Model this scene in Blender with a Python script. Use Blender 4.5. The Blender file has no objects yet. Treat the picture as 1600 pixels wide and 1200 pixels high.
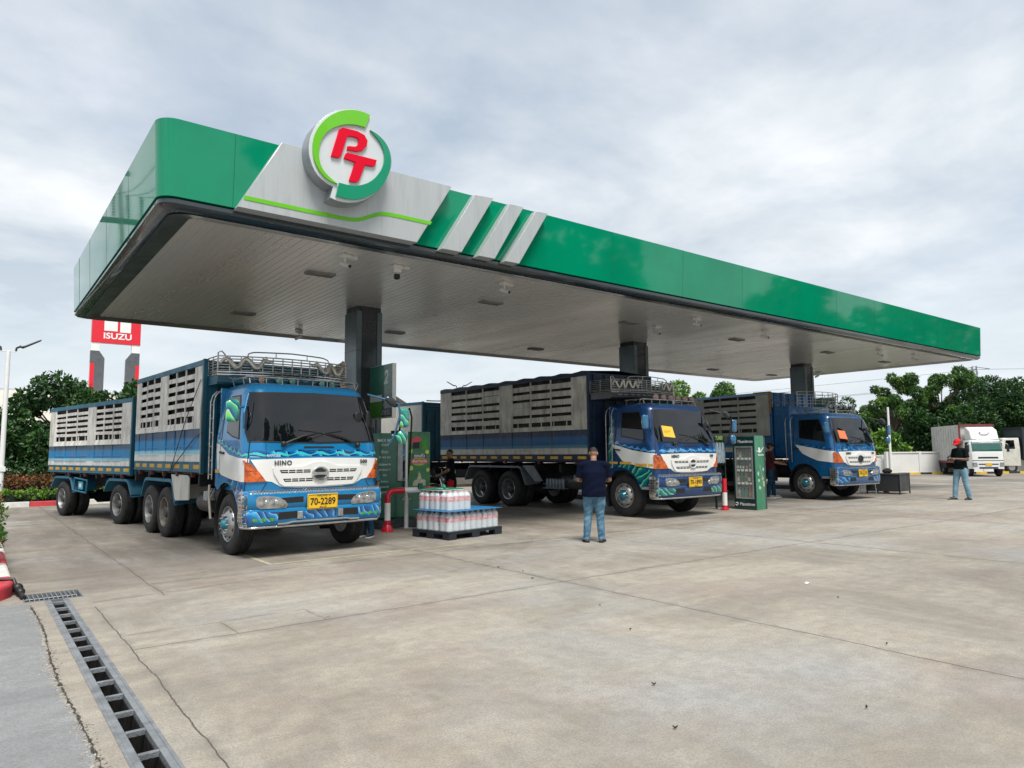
import bpy, bmesh, math, random
import numpy as np
from mathutils import Vector, Matrix, geometry
R_ = math.radians
PI = math.pi
S = bpy.context.scene
COL = S.collection

# ---------------------------------------------------------------- camera
cam_d = bpy.data.cameras.new("camera"); cam = bpy.data.objects.new("camera", cam_d); COL.objects.link(cam)
rr = Vector((0.79235, -0.61001, -0.00844)); uu = Vector((-0.05192, -0.08121, 0.99534)); bb = Vector((-0.60785, -0.78822, -0.09602))
mw = Matrix((rr, uu, bb)).transposed().to_4x4(); mw.translation = (0, 0, 1.65)
cam.matrix_world = mw
cam_d.sensor_width = 36; cam_d.lens = 1093.56 / 1600 * 36
cam_d.clip_start = 0.05; cam_d.clip_end = 3000
S.camera = cam
# ---------------------------------------------------------------- world / sky
SUN_EL, SUN_AZ = R_(64), R_(200)          # sun high behind the photographer
w = bpy.data.worlds.new("World"); S.world = w; w.use_nodes = True
nt = w.node_tree; N = nt.nodes; Lk = nt.links; N.clear()
out = N.new('ShaderNodeOutputWorld'); bg = N.new('ShaderNodeBackground'); bg.inputs[1].default_value = 0.10
sky = N.new('ShaderNodeTexSky'); sky.sky_type = 'NISHITA'; sky.sun_disc = False
sky.sun_elevation = SUN_EL; sky.sun_rotation = SUN_AZ; sky.air_density = 1.2; sky.dust_density = 2.0
tc = N.new('ShaderNodeTexCoord')
sep = N.new('ShaderNodeSeparateXYZ'); Lk.new(tc.outputs['Generated'], sep.inputs[0])
# project direction on a cloud plane: (x,y)/(z+.12)
ad = N.new('ShaderNodeMath'); ad.operation = 'MAXIMUM'; Lk.new(sep.outputs[2], ad.inputs[0]); ad.inputs[1].default_value = 0.0
ad2 = N.new('ShaderNodeMath'); ad2.operation = 'ADD'; Lk.new(ad.outputs[0], ad2.inputs[0]); ad2.inputs[1].default_value = 0.16
dv = N.new('ShaderNodeVectorMath'); dv.operation = 'DIVIDE'; Lk.new(tc.outputs['Generated'], dv.inputs[0])
cb = N.new('ShaderNodeCombineXYZ'); 
for i in range(3): Lk.new(ad2.outputs[0], cb.inputs[i])
Lk.new(cb.outputs[0], dv.inputs[1])
def wnoise(scale, detail, rough, loc, dist=0.0, sc=(1, 1, 0.3)):
    mp = N.new('ShaderNodeMapping'); mp.inputs['Location'].default_value = loc; mp.inputs['Scale'].default_value = sc
    Lk.new(dv.outputs[0], mp.inputs[0])
    n = N.new('ShaderNodeTexNoise'); n.inputs['Scale'].default_value = scale; n.inputs['Detail'].default_value = detail
    n.inputs['Roughness'].default_value = rough; n.inputs['Distortion'].default_value = dist
    Lk.new(mp.outputs[0], n.inputs[0]); return n
def wramp(src, stops):
    r = N.new('ShaderNodeValToRGB'); Lk.new(src, r.inputs[0]); e = r.color_ramp.elements
    e[0].position, e[0].color = stops[0][0], (*stops[0][1], 1); e[1].position, e[1].color = stops[-1][0], (*stops[-1][1], 1)
    for p_, c_ in stops[1:-1]:
        k = e.new(p_); k.color = (*c_, 1)
    return r
n1 = wnoise(0.8, 10, 0.54, (3.1, 1.7, 0.4), 0.25)
n2 = wnoise(1.5, 10, 0.56, (8.3, 4.1, 2.0), 0.25)
cloudc = wramp(n2.outputs[0], [(0.33, (3.8, 4.4, 5.05)), (0.44, (4.9, 5.35, 5.8)), (0.55, (5.8, 6.15, 6.45)), (0.68, (7.0, 7.2, 7.4))])
cover = wramp(n1.outputs[0], [(0.38, (0.60,) * 3), (0.54, (0.98,) * 3)])
mx = N.new('ShaderNodeMixRGB'); Lk.new(cover.outputs[0], mx.inputs[0]); Lk.new(sky.outputs[0], mx.inputs[1]); Lk.new(cloudc.outputs[0], mx.inputs[2])
# pale band towards the horizon (real aerial haze in the sky itself)
hz = N.new('ShaderNodeMapRange'); Lk.new(sep.outputs[2], hz.inputs[0]); hz.inputs[1].default_value = 0.0; hz.inputs[2].default_value = 0.30
hz.inputs[3].default_value = 0.75; hz.inputs[4].default_value = 0.0; hz.interpolation_type = 'SMOOTHSTEP'
mh = N.new('ShaderNodeMixRGB'); Lk.new(hz.outputs[0], mh.inputs[0]); Lk.new(mx.outputs[0], mh.inputs[1]); mh.inputs[2].default_value = (5.9, 6.4, 6.8, 1)
Lk.new(mh.outputs[0], bg.inputs[0]); Lk.new(bg.outputs[0], out.inputs[0])
# ---------------------------------------------------------------- sun (thin overcast: weak and soft)
sd = bpy.data.lights.new("sun", 'SUN'); sd.energy = 3.4; sd.angle = R_(22); sd.color = (1.0, 0.96, 0.9)
sun = bpy.data.objects.new("sun", sd); COL.objects.link(sun)
sdir = Vector((math.sin(SUN_AZ) * math.cos(SUN_EL), math.cos(SUN_AZ) * math.cos(SUN_EL), math.sin(SUN_EL)))
sun.rotation_euler = sdir.to_track_quat('Z', 'Y').to_euler(); sun.location = sdir * 60
S.view_settings.view_transform = 'Standard'; S.view_settings.look = 'None'; S.view_settings.exposure = 0.56; S.view_settings.gamma = 1.0

# ================================================================= helpers
def link(o, parent=None):
    COL.objects.link(o)
    if parent is not None: o.parent = parent
    return o
def tag(o, label=None, cat=None, group=None, kind=None):
    if label: o['label'] = label
    if cat: o['category'] = cat
    if group: o['group'] = group
    if kind: o['kind'] = kind
    return o
def thing(name, label, cat, loc=(0, 0, 0), rz=0.0, group=None, scale=1.0):
    o = bpy.data.objects.new(name, None); COL.objects.link(o); o.empty_display_size = 0.2
    o.location = loc; o.rotation_euler = (0, 0, rz); o.scale = (scale,) * 3
    return tag(o, label, cat, group)
CH = {}
def kids(o):
    return [c for c in bpy.data.objects if c.parent == o]
def copy_tree(o, parent=None):
    c = o.copy(); COL.objects.link(c)
    if parent is not None: c.parent = parent
    for k in kids(o): copy_tree(k, c)
    return c
class MB:
    def __init__(s): s.v = []; s.f = []; s.m = []; s.M = Matrix(); s.mi = 0; s.uv = None
    def add(s, vs, fs):
        b = len(s.v); M = s.M
        s.v += [tuple(M @ Vector(p)) for p in vs]
        s.f += [tuple(b + i for i in f) for f in fs]; s.m += [s.mi] * len(fs)
        return s
    def box(s, x0, x1, y0, y1, z0, z1):
        return s.add([(x0, y0, z0), (x1, y0, z0), (x1, y1, z0), (x0, y1, z0), (x0, y0, z1), (x1, y0, z1), (x1, y1, z1), (x0, y1, z1)],
                     [(0, 3, 2, 1), (4, 5, 6, 7), (0, 1, 5, 4), (1, 2, 6, 5), (2, 3, 7, 6), (3, 0, 4, 7)])
    def tube(s, pts, r, n=8, cap=True, closed=False):
        pts = [Vector(p) for p in pts]; rs = r if isinstance(r, (list, tuple)) else [r] * len(pts)
        vs = []; fs = []; k = len(pts); prev = None
        for i, p in enumerate(pts):
            a = pts[i - 1] if (i > 0 or closed) else pts[0]; b = pts[(i + 1) % k] if (i < k - 1 or closed) else pts[-1]
            t = (b - a)
            if t.length < 1e-9: t = Vector((0, 0, 1))
            t.normalize()
            if prev is None:
                u = t.orthogonal().normalized()
            else:
                u = prev - t * prev.dot(t)
                u = u.normalized() if u.length > 1e-6 else t.orthogonal().normalized()
            prev = u; v = t.cross(u)
            for j in range(n):
                a_ = 2 * PI * j / n; vs.append(p + (u * math.cos(a_) + v * math.sin(a_)) * rs[i])
        for i in range(k if closed else k - 1):
            for j in range(n):
                i2 = (i + 1) % k
                fs.append((i * n + j, i * n + (j + 1) % n, i2 * n + (j + 1) % n, i2 * n + j))
        if cap and not closed:
            fs.append(tuple(range(n))[::-1]); fs.append(tuple((k - 1) * n + j for j in range(n)))
        return s.add(vs, fs)
    def lathe(s, prof, axis='z', c=(0, 0, 0), n=24, cap=True):
        vs = []; fs = []
        for (r, h) in prof:
            for j in range(n):
                a = 2 * PI * j / n; ca, sa = r * math.cos(a), r * math.sin(a)
                p = {'z': (ca, sa, h), 'x': (h, ca, sa), 'y': (sa, h, ca)}[axis]
                vs.append((p[0] + c[0], p[1] + c[1], p[2] + c[2]))
        for i in range(len(prof) - 1):
            for j in range(n): fs.append((i * n + j, i * n + (j + 1) % n, (i + 1) * n + (j + 1) % n, (i + 1) * n + j))
        if cap:
            if prof[0][0] > 1e-4: fs.append(tuple(range(n))[::-1])
            if prof[-1][0] > 1e-4: fs.append(tuple((len(prof) - 1) * n + j for j in range(n)))
        return s.add(vs, fs)
    def prism(s, poly, d0, d1, plane='xz'):
        """polygon (a,b) extruded along the third axis from d0 to d1"""
        def P(a, b, d): return {'xz': (a, d, b), 'yz': (d, a, b), 'xy': (a, b, d)}[plane]
        n = len(poly); tris = geometry.tessellate_polygon([[Vector((a, b, 0)) for a, b in poly]])
        vs = [P(a, b, d0) for a, b in poly] + [P(a, b, d1) for a, b in poly]
        fs = [tuple(t) for t in tris] + [tuple(n + i for i in t)[::-1] for t in tris]
        fs += [(i, (i + 1) % n, n + (i + 1) % n, n + i) for i in range(n)]
        return s.add(vs, fs)
    def ell(s, c, r, n=12, m=8):
        prof = [(max(1e-5, math.sin(PI * i / m)), -math.cos(PI * i / m)) for i in range(m + 1)]
        vs = []; fs = []
        for (q, h) in prof:
            for j in range(n):
                a = 2 * PI * j / n; vs.append((c[0] + r[0] * q * math.cos(a), c[1] + r[1] * q * math.sin(a), c[2] + r[2] * h))
        for i in range(m):
            for j in range(n): fs.append((i * n + j, i * n + (j + 1) % n, (i + 1) * n + (j + 1) % n, (i + 1) * n + j))
        return s.add(vs, fs)
    def build(s, name, mats, parent=None, bevel=0.0, smooth=True, angle=38, seg=2, fix=True):
        me = bpy.data.meshes.new(name); me.from_pydata(s.v, [], s.f)
        if not isinstance(mats, (list, tuple)): mats = [mats]
        for m in mats: me.materials.append(m)
        if len(mats) > 1: me.polygons.foreach_set('material_index', s.m)
        if fix:
            bm = bmesh.new(); bm.from_mesh(me); bmesh.ops.recalc_face_normals(bm, faces=bm.faces); bm.to_mesh(me); bm.free()
        if smooth:
            me.polygons.foreach_set('use_smooth', [True] * len(me.polygons)); me.set_sharp_from_angle(angle=R_(angle))
        me.update()
        o = bpy.data.objects.new(name, me); link(o, parent)
        if bevel:
            b = o.modifiers.new('bevel', 'BEVEL'); b.width = bevel; b.segments = seg; b.limit_method = 'ANGLE'; b.angle_limit = R_(40)
        return o
def text(name, s, size, mat, parent, M, ext=0.003, bold=0.0, align='CENTER', space=1.0, shear=0.0, xs=1.0):
    cu = bpy.data.curves.new(name, 'FONT'); cu.body = s; cu.size = size; cu.extrude = ext; cu.offset = bold; cu.align_x = align
    cu.align_y = 'CENTER'; cu.space_character = space; cu.shear = shear; cu.resolution_u = 3
    t = bpy.data.objects.new('tmp', cu); COL.objects.link(t)
    dg = bpy.context.evaluated_depsgraph_get(); me = bpy.data.meshes.new_from_object(t.evaluated_get(dg))
    bpy.data.objects.remove(t); bpy.data.curves.remove(cu)
    me.transform(Matrix.Diagonal((xs, 1, 1, 1))); me.transform(M); me.materials.clear(); me.materials.append(mat); me.name = name
    o = bpy.data.objects.new(name, me); return link(o, parent)
FRONT = Matrix.Rotation(R_(90), 4, 'X')                 # text readable from -Y
def tfront(x, y, z): return Matrix.Translation((x, y, z)) @ FRONT
def tleft(x, y, z):                                     # text readable from -X side
    return Matrix.Translation((x, y, z)) @ Matrix.Rotation(R_(-90), 4, 'Z') @ FRONT
# ---------------------------------------------------------------- materials
MATS = {}
def M(name, col, rough=0.5, metal=0.0, var=0.15, vscale=3.0, bump=0.0, bscale=40.0, coat=0.0, spec=0.5, col2=None, vdetail=5, trans=0.0, alpha=1.0, stretch=(1, 1, 1), rvar=0.1):
    if name in MATS: return MATS[name]
    m = bpy.data.materials.new(name); m.use_nodes = True; t = m.node_tree; b = t.nodes['Principled BSDF']
    b.inputs['Roughness'].default_value = rough; b.inputs['Metallic'].default_value = metal
    b.inputs['Coat Weight'].default_value = coat; b.inputs['Coat Roughness'].default_value = 0.05
    b.inputs['Specular IOR Level'].default_value = spec; b.inputs['Transmission Weight'].default_value = trans; b.inputs['Alpha'].default_value = alpha
    tcn = t.nodes.new('ShaderNodeTexCoord'); mp = t.nodes.new('ShaderNodeMapping'); mp.inputs['Scale'].default_value = stretch
    t.links.new(tcn.outputs['Object'], mp.inputs[0])
    n = t.nodes.new('ShaderNodeTexNoise'); n.inputs['Scale'].default_value = vscale; n.inputs['Detail'].default_value = vdetail; n.inputs['Roughness'].default_value = 0.6
    t.links.new(mp.outputs[0], n.inputs[0])
    r = t.nodes.new('ShaderNodeValToRGB'); e = r.color_ramp.elements
    c2 = col2 if col2 else tuple(c * (1 - var * 1.6) for c in col)
    e[0].position = 0.32; e[0].color = (*c2, 1); e[1].position = 0.62; e[1].color = (*col, 1)
    t.links.new(n.outputs[0], r.inputs[0]); t.links.new(r.outputs[0], b.inputs['Base Color'])
    if rvar:
        mr = t.nodes.new('ShaderNodeMapRange'); t.links.new(n.outputs[0], mr.inputs[0]); mr.inputs[1].default_value = .3; mr.inputs[2].default_value = .7
        mr.inputs[3].default_value = min(1, rough + rvar); mr.inputs[4].default_value = max(0.02, rough - rvar * .4); t.links.new(mr.outputs[0], b.inputs['Roughness'])
    if bump:
        n2_ = t.nodes.new('ShaderNodeTexNoise'); n2_.inputs['Scale'].default_value = bscale; n2_.inputs['Detail'].default_value = 4
        t.links.new(mp.outputs[0], n2_.inputs[0]); bp = t.nodes.new('ShaderNodeBump'); bp.inputs['Strength'].default_value = bump; bp.inputs['Distance'].default_value = 0.02
        t.links.new(n2_.outputs[0], bp.inputs['Height']); t.links.new(bp.outputs[0], b.inputs['Normal'])
    MATS[name] = m; return m
def grime(m, col=(0.10, 0.085, 0.07), amount=0.5, scale=1.2, stretch=(1, 1, 0.25), lo=0.5, hi=0.75, zfade=None):
    """adds streaky dirt over an existing material's base colour"""
    t = m.node_tree; b = t.nodes['Principled BSDF']; src = b.inputs['Base Color'].links[0].from_socket
    tcn = t.nodes.new('ShaderNodeTexCoord'); mp = t.nodes.new('ShaderNodeMapping'); mp.inputs['Scale'].default_value = stretch; mp.inputs['Location'].default_value = (3.3, 1.1, 7.7)
    t.links.new(tcn.outputs['Object'], mp.inputs[0]); n = t.nodes.new('ShaderNodeTexNoise'); n.inputs['Scale'].default_value = scale * 3; n.inputs['Detail'].default_value = 8; n.inputs['Roughness'].default_value = .7
    t.links.new(mp.outputs[0], n.inputs[0]); mr = t.nodes.new('ShaderNodeMapRange'); t.links.new(n.outputs[0], mr.inputs[0])
    mr.inputs[1].default_value = lo; mr.inputs[2].default_value = hi; mr.inputs[3].default_value = 0; mr.inputs[4].default_value = amount
    mx_ = t.nodes.new('ShaderNodeMixRGB'); t.links.new(mr.outputs[0], mx_.inputs[0]); t.links.new(src, mx_.inputs[1]); mx_.inputs[2].default_value = (*col, 1)
    t.links.new(mx_.outputs[0], b.inputs['Base Color']); return m
green = M('fascia_green', (0.0, 0.235, 0.12), 0.05, 0.0, var=0.10, vscale=0.9, coat=0.0, spec=.5, rvar=0.02, bump=.05, bscale=1.1)
silver = grime(M('silver_panel', (0.50, 0.53, 0.54), 0.36, 0.35, var=0.06, vscale=1.2, stretch=(3, 3, .3)), (0.25, 0.27, 0.28), 0.35, 1.5, (3, 3, .2))
darkgrey = M('dark_trim', (0.018, 0.03, 0.038), 0.22, 0.0, coat=0.6, var=0.05)
trimgrey = M('trim_band', (0.055, 0.068, 0.075), 0.32, 0.3, var=0.1, coat=0.3)
lime = M('lime_green', (0.13, 0.50, 0.01), 0.3, coat=0.5, var=0.04)
teal = M('logo_teal', (0.0, 0.25, 0.13), 0.3, coat=0.5, var=0.04)
white = M('white_paint', (0.78, 0.79, 0.78), 0.35, var=0.05, coat=0.3)
logowhite = M('logo_white', (0.60, 0.64, 0.66), 0.35, 0.1, var=0.05)
redl = M('letter_red', (0.66, 0.0, 0.022), 0.5, var=0.04, spec=.15)
red = M('red_paint', (0.60, 0.01, 0.03), 0.32, coat=0.5, var=0.08)
black = M('black_plastic', (0.012, 0.012, 0.013), 0.45, var=0.2)
blackm = M('chassis_black', (0.018, 0.019, 0.021), 0.6, 0.1, var=0.4, vscale=5, bump=.1)
chrome = M('chrome', (0.66, 0.66, 0.65), 0.18, 1.0, var=0.15, vscale=9)
steel = M('steel_tube', (0.48, 0.47, 0.44), 0.34, 0.9, var=0.3, vscale=14)
galv = M('galvanised', (0.42, 0.44, 0.45), 0.5, 0.6, var=0.2, vscale=10)
rubber = grime(M('tyre_rubber', (0.016, 0.016, 0.017), 0.75, var=0.25, vscale=9, bump=.15), (0.06, 0.052, 0.045), .6, 2, (1, 1, 1))
glass = M('tinted_glass', (0.003, 0.004, 0.006), 0.015, 0.0, var=0.0, coat=0.0, spec=.65, rvar=0)
amber = M('amber_lens', (0.72, 0.13, 0.01), 0.18, coat=1.0, var=0.45, vscale=14)
lens = M('clear_lens', (0.50, 0.53, 0.54), 0.12, 0.6, coat=1.0, var=0.5, vscale=12)
yellow = M('plate_yellow', (0.78, 0.47, 0.01), 0.4, coat=.3, var=0.1)
refly = grime(M('reflector_yellow', (0.72, 0.42, 0.05), 0.35, var=0.2, vscale=16), (0.35, .12, .03), .7, 3, (1, 1, 1))
# ================================================================= ground
def ground_mat(name, base, alt, kind='concrete'):
    m = bpy.data.materials.new(name); m.use_nodes = True; t = m.node_tree; b = t.nodes['Principled BSDF']; nd = t.nodes; lk = t.links
    tcn = nd.new('ShaderNodeTexCoord')
    def noise(sc, det=6, ro=.6, st=(1, 1, 1), loc=(0, 0, 0), rot=0.0, dist=0.0):
        mp = nd.new('ShaderNodeMapping'); mp.inputs['Scale'].default_value = st; mp.inputs['Location'].default_value = loc; mp.inputs['Rotation'].default_value = (0, 0, rot)
        lk.new(tcn.outputs['Object'], mp.inputs[0]); n = nd.new('ShaderNodeTexNoise'); n.inputs['Scale'].default_value = sc; n.inputs['Detail'].default_value = det; n.inputs['Roughness'].default_value = ro; n.inputs['Distortion'].default_value = dist
        lk.new(mp.outputs[0], n.inputs[0]); return n.outputs[0]
    def rng(s, a, b_, c=0., d=1.):
        r = nd.new('ShaderNodeMapRange'); lk.new(s, r.inputs[0]); r.inputs[1].default_value = a; r.inputs[2].default_value = b_; r.inputs[3].default_value = c; r.inputs[4].default_value = d; return r.outputs[0]
    def mix(f, a, c2, mode='MIX'):
        x = nd.new('ShaderNodeMixRGB'); x.blend_type = mode
        if isinstance(f, (int, float)): x.inputs[0].default_value = f
        else: lk.new(f, x.inputs[0])
        if isinstance(a, tuple): x.inputs[1].default_value = (*a, 1)
        else: lk.new(a, x.inputs[1])
        if isinstance(c2, tuple): x.inputs[2].default_value = (*c2, 1)
        else: lk.new(c2, x.inputs[2])
        return x.outputs[0]
    def math_(op, a, c2=None):
        x = nd.new('ShaderNodeMath'); x.operation = op
        for i, v in enumerate((a, c2)):
            if v is None: continue
            if isinstance(v, (int, float)): x.inputs[i].default_value = v
            else: lk.new(v, x.inputs[i])
        return x.outputs[0]
    c = mix(rng(noise(0.40, 10, .68, dist=.8), .40, .60), alt, base)
    sp = nd.new('ShaderNodeSeparateXYZ'); lk.new(tcn.outputs['Object'], sp.inputs[0]); X, Y = sp.outputs[0], sp.outputs[1]
    if kind == 'concrete':
        # brushed/streaky wear in two directions, reddish mud, cool patches
        c = mix(rng(noise(1.1, 9, .75, (0.35, 2.2, 1), rot=.12), .42, .64, 0, .46), c, (0.20, 0.185, 0.165))
        c = mix(rng(noise(1.0, 9, .75, (2.4, 0.3, 1), (4, 2, 0), rot=-.2), .48, .68, 0, .40), c, (0.43, 0.41, 0.37))
        c = mix(rng(noise(0.33, 6, .6, (1, 1, 1), (7, 3, 0)), .50, .68, 0, .5), c, (0.27, 0.205, 0.175))
        c = mix(rng(noise(0.26, 6, .6, (1, 1, 1), (1, 9, 0)), .50, .66, 0, .6), c, (0.37, 0.38, 0.385))
        # darker oily traffic lanes under the canopy, long in the driving direction
        lane = math_('MULTIPLY', rng(noise(0.55, 8, .68, (1.3, .28, 1), (2, 5, 0)), .40, .60), rng(Y, 9.6, 12.5))
        c = mix(math_('MULTIPLY', lane, .72), c, (0.085, 0.072, 0.056))
        tr_ = math_('MULTIPLY', rng(noise(1.3, 6, .7, (.5, 1.0, 1), (5, 5, 0)), .46, .62), math_('MULTIPLY', rng(Y, 8.2, 10.2), rng(Y, 13.5, 11.0))); c = mix(math_('MULTIPLY', tr_, .5), c, (0.12, 0.10, 0.08))
        gr = math_('MULTIPLY', rng(noise(.9, 8, .7, (.3, 1.8, 1), (12, 5, 0)), .42, .62), rng(X, 3.6, 1.2)); gr = math_('MULTIPLY', gr, rng(Y, 9, 12))
        c = mix(math_('MULTIPLY', gr, .55), c, (0.15, 0.12, 0.10))
        vd = nd.new('ShaderNodeTexVoronoi'); vd.inputs['Scale'].default_value = 2.3; lk.new(tcn.outputs['Object'], vd.inputs[0])
        drip = math_('MULTIPLY', rng(vd.outputs['Distance'], .04, .16, 1., 0.), math_('MULTIPLY', rng(Y, 9.8, 11.2), rng(noise(.7, 5, .6, (1, 1, 1), (9, 1, 0)), .47, .60)))
        c = mix(math_('MULTIPLY', drip, .75), c, (0.04, 0.035, 0.03))
        # joints
        wob = rng(noise(1.1, 3, .6), .3, .7, -.02, .02)
        fine = rng(noise(25, 3, .6), .3, .7, -.003, .003)
        wob = math_('ADD', wob, fine)
        def line(axis, c0, wd=.011, lim=None, slope=0.0):
            a = math_('ADD', X if axis == 'x' else Y, wob)
            if slope: a = math_('ADD', a, math_('MULTIPLY', Y if axis == 'x' else X, -slope))
            d = math_('ABSOLUTE', math_('SUBTRACT', a, c0)); r = rng(d, wd * .35, wd * .8, 1., 0.)
            r2 = math_('MULTIPLY', rng(d, wd, wd * 9, .30, 0.), rng(noise(3, 4, .6), .4, .6))
            r = math_('MAXIMUM', r, r2)
            if lim:
                o = Y if axis == 'x' else X
                r = math_('MULTIPLY', r, math_('MULTIPLY', math_('GREATER_THAN', o, lim[0]), math_('LESS_THAN', o, lim[1])))
            return r
        L = [line('x', 1.17, .009, (-8, 9.0)), line('x', 1.93, .010, (9.2, 60), -.003)] + [line('x', v, .015, None) for v in (6.05, 11.95, 17.9, 23.8, 29.7, 35.6, 41.5)]
        L += [line('y', 6.82, .014, (1.17, 80)), line('y', 9.15, .010, (1.17, 3.5), .12), line('y', 13.86, .007, (-3, 6)), line('y', 13.2, .016, (6, 80)), line('y', 20.5, .02), line('y', -1.6, .009, (1.17, 80)),
              line('y', 10.1, .013, (1.9, 80), 0.01)]
        # two little patched squares by the joint
        L += [line('y', 7.4, .006, (1.17, 2.9)), line('x', 2.05, .006, (6.82, 7.4)), line('x', 2.9, .006, (6.82, 7.4))]
        g = L[0]
        for q in L[1:]: g = math_('MAXIMUM', g, q)
        c = mix(math_('MULTIPLY', g, .95), c, (0.045, 0.04, 0.035))
        # little stains
        vo = nd.new('ShaderNodeTexVoronoi'); vo.inputs['Scale'].default_value = .9; lk.new(tcn.outputs['Object'], vo.inputs[0]); 
        sp2 = math_('MULTIPLY', rng(vo.outputs['Distance'], .018, .035, 1., 0.), rng(noise(6, 2), .45, .55)); c = mix(math_('MULTIPLY', sp2, .8), c, (0.06, 0.05, 0.04))
    else:
        c = mix(rng(noise(1.2, 8, .7, (.5, 2, 1), rot=.4), .42, .62, 0, .5), c, (0.20, 0.21, 0.22))
    c = mix(rng(noise(6, 10, .8, (1, 1, 1)), .42, .60, 0, .36), c, (0.16, 0.15, 0.135))
    c = mix(rng(noise(70, 3, .75), .42, .64, 0, .46), c, (0.10, 0.095, 0.085))
    lk.new(c, b.inputs['Base Color'])
    lk.new(rng(noise(1.5, 5), .3, .7, .62, .88), b.inputs['Roughness']); b.inputs['Specular IOR Level'].default_value = .35
    bp = nd.new('ShaderNodeBump'); bp.inputs['Strength'].default_value = .35; bp.inputs['Distance'].default_value = .012
    hgt = math_('ADD', noise(90, 4, .7), math_('MULTIPLY', noise(9, 4), 1.5))
    if kind == 'concrete': hgt = math_('SUBTRACT', hgt, math_('MULTIPLY', g, 3.0))
    lk.new(hgt, bp.inputs['Height']); lk.new(bp.outputs[0], b.inputs['Normal'])
    return m
conc = ground_mat('forecourt_concrete', (0.425, 0.385, 0.315), (0.275, 0.243, 0.195))
asph = ground_mat('worn_grey_paving', (0.30, 0.305, 0.31), (0.17, 0.18, 0.19), 'asph')
# channel hole x .79-.95, y -3..9.74 ; grate pit x .56-1.14, y 9.74-10.28
def rects(name, rs, mat, z=0.0):
    b = MB()
    for (x0, x1, y0, y1) in rs: b.add([(x0, y0, z), (x1, y0, z), (x1, y1, z), (x0, y1, z)], [(0, 1, 2, 3)])
    return tag(b.build(name, mat, smooth=False), kind='structure')
gx0, gx1 = 0.775, 0.965
rects('ground', [(gx1, 1500, -60, 9.74), (1.14, 1500, 9.74, 10.28), (-1200, 1500, 10.28, 1500), (-1200, 0.56, 9.74, 10.28), (-1200, gx0, -60, 9.74), (gx0, gx1, -60, -3)], conc)
# worn grey paving left of the channel, broken edge
random.seed(4)
b = MB(); edge = []
y = 9.62
while y > -3: edge.append((0.60 + 0.02 * math.sin(y * 1.7) + random.uniform(-.010, .010), y)); y -= random.uniform(.03, .08)
ex = [(-3.2, 9.2)] + [(0.1, 9.75)] + edge + [(0.6, -6), (-60, -6), (-60, 4.5)]
tris = geometry.tessellate_polygon([[Vector((a, c_, 0)) for a, c_ in ex]])
b.add([(a, c_, 0.004) for a, c_ in ex], [tuple(t) for t in tris]); tag(b.build('side_road', asph, smooth=False), kind='structure')
# pebbly broken joint along that edge
peb = M('gravel', (0.36, 0.33, 0.28), 0.9, var=.5, vscale=30)
b = MB(); random.seed(9)
for i in range(1500):
    y = random.uniform(1.5, 9.4); x = 0.60 + 0.02 * math.sin(y * 1.7) + random.gauss(0, .022 + .012 * math.sin(y * 3)); s_ = random.uniform(.003, .011)
    b.M = Matrix.Translation((x, y, .004)) @ Matrix.Rotation(random.uniform(0, 3), 4, 'Z') @ Matrix.Diagonal((s_, s_ * random.uniform(.6, 1.3), s_ * .6, 1))
    b.add([(1, 0, 0), (0, 1, 0), (-1, 0, 0), (0, -1, 0), (.2, .1, 1)], [(0, 1, 4), (1, 2, 4), (2, 3, 4), (3, 0, 4)])
b.M = Matrix(); tag(b.build('gravel', peb, smooth=False), kind='stuff', label='loose grit along the broken edge beside the drain channel', cat='gravel')
crackm = M('crack_dirt', (0.05, 0.044, 0.036), 0.95, var=.4, vscale=20)
b = MB(); random.seed(5); pts = []
y = 9.5
while y > 1.5: pts.append((0.615 + 0.02 * math.sin(y * 1.7) + random.uniform(-.007, .007), y, max(.0015, random.gauss(.006, .004)))); y -= random.uniform(.02, .05)
for (x, y, w1), (x2, y2, w2) in zip(pts, pts[1:]): b.add([(x - w1, y, .008), (x + w1, y, .008), (x2 + w2, y2, .008), (x2 - w2, y2, .008)], [(0, 1, 2, 3)])
tag(b.build('crack', crackm, smooth=False), kind='structure')
# drain channel
chm = M('channel_concrete', (0.19, 0.205, 0.22), 0.75, var=.25, vscale=8, bump=.4, bscale=80)
dch = thing('drain_channel', 'long slotted concrete drain channel running from the metal grating to the bottom edge', 'drain', (0.87, 3.4, 0))
b = MB(); yA, yB = -6.4, 6.32
b.box(-.095, -.055, yA, yB, -.3, 0.006); b.box(.055, .095, yA, yB, -.3, 0.006)
for s_ in (-1, 1):
    b.add([(s_ * .115, yA, .0045), (s_ * .095, yA, .0045), (s_ * .095, yB, .0045), (s_ * .115, yB, .0045)], [(0, 1, 2, 3)])
y = yA
while y < yB - .03:
    b.box(-.055, .055, y, y + .032, -.03, 0.005); y += .392
b.build('channel_frame', chm, dch, bevel=.004)
b = MB(); b.box(-.055, .055, yA, yB, -.34, -.30); b.box(-.0549, -.05, yA, yB, -.3, -.03); b.box(.05, .0549, yA, yB, -.3, -.03); b.build('channel_bed', M('channel_shade', (0.035, 0.032, 0.03), .5, var=.5, vscale=14), dch)  # dark bed and wall liners colour in the shade down the channel
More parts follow.
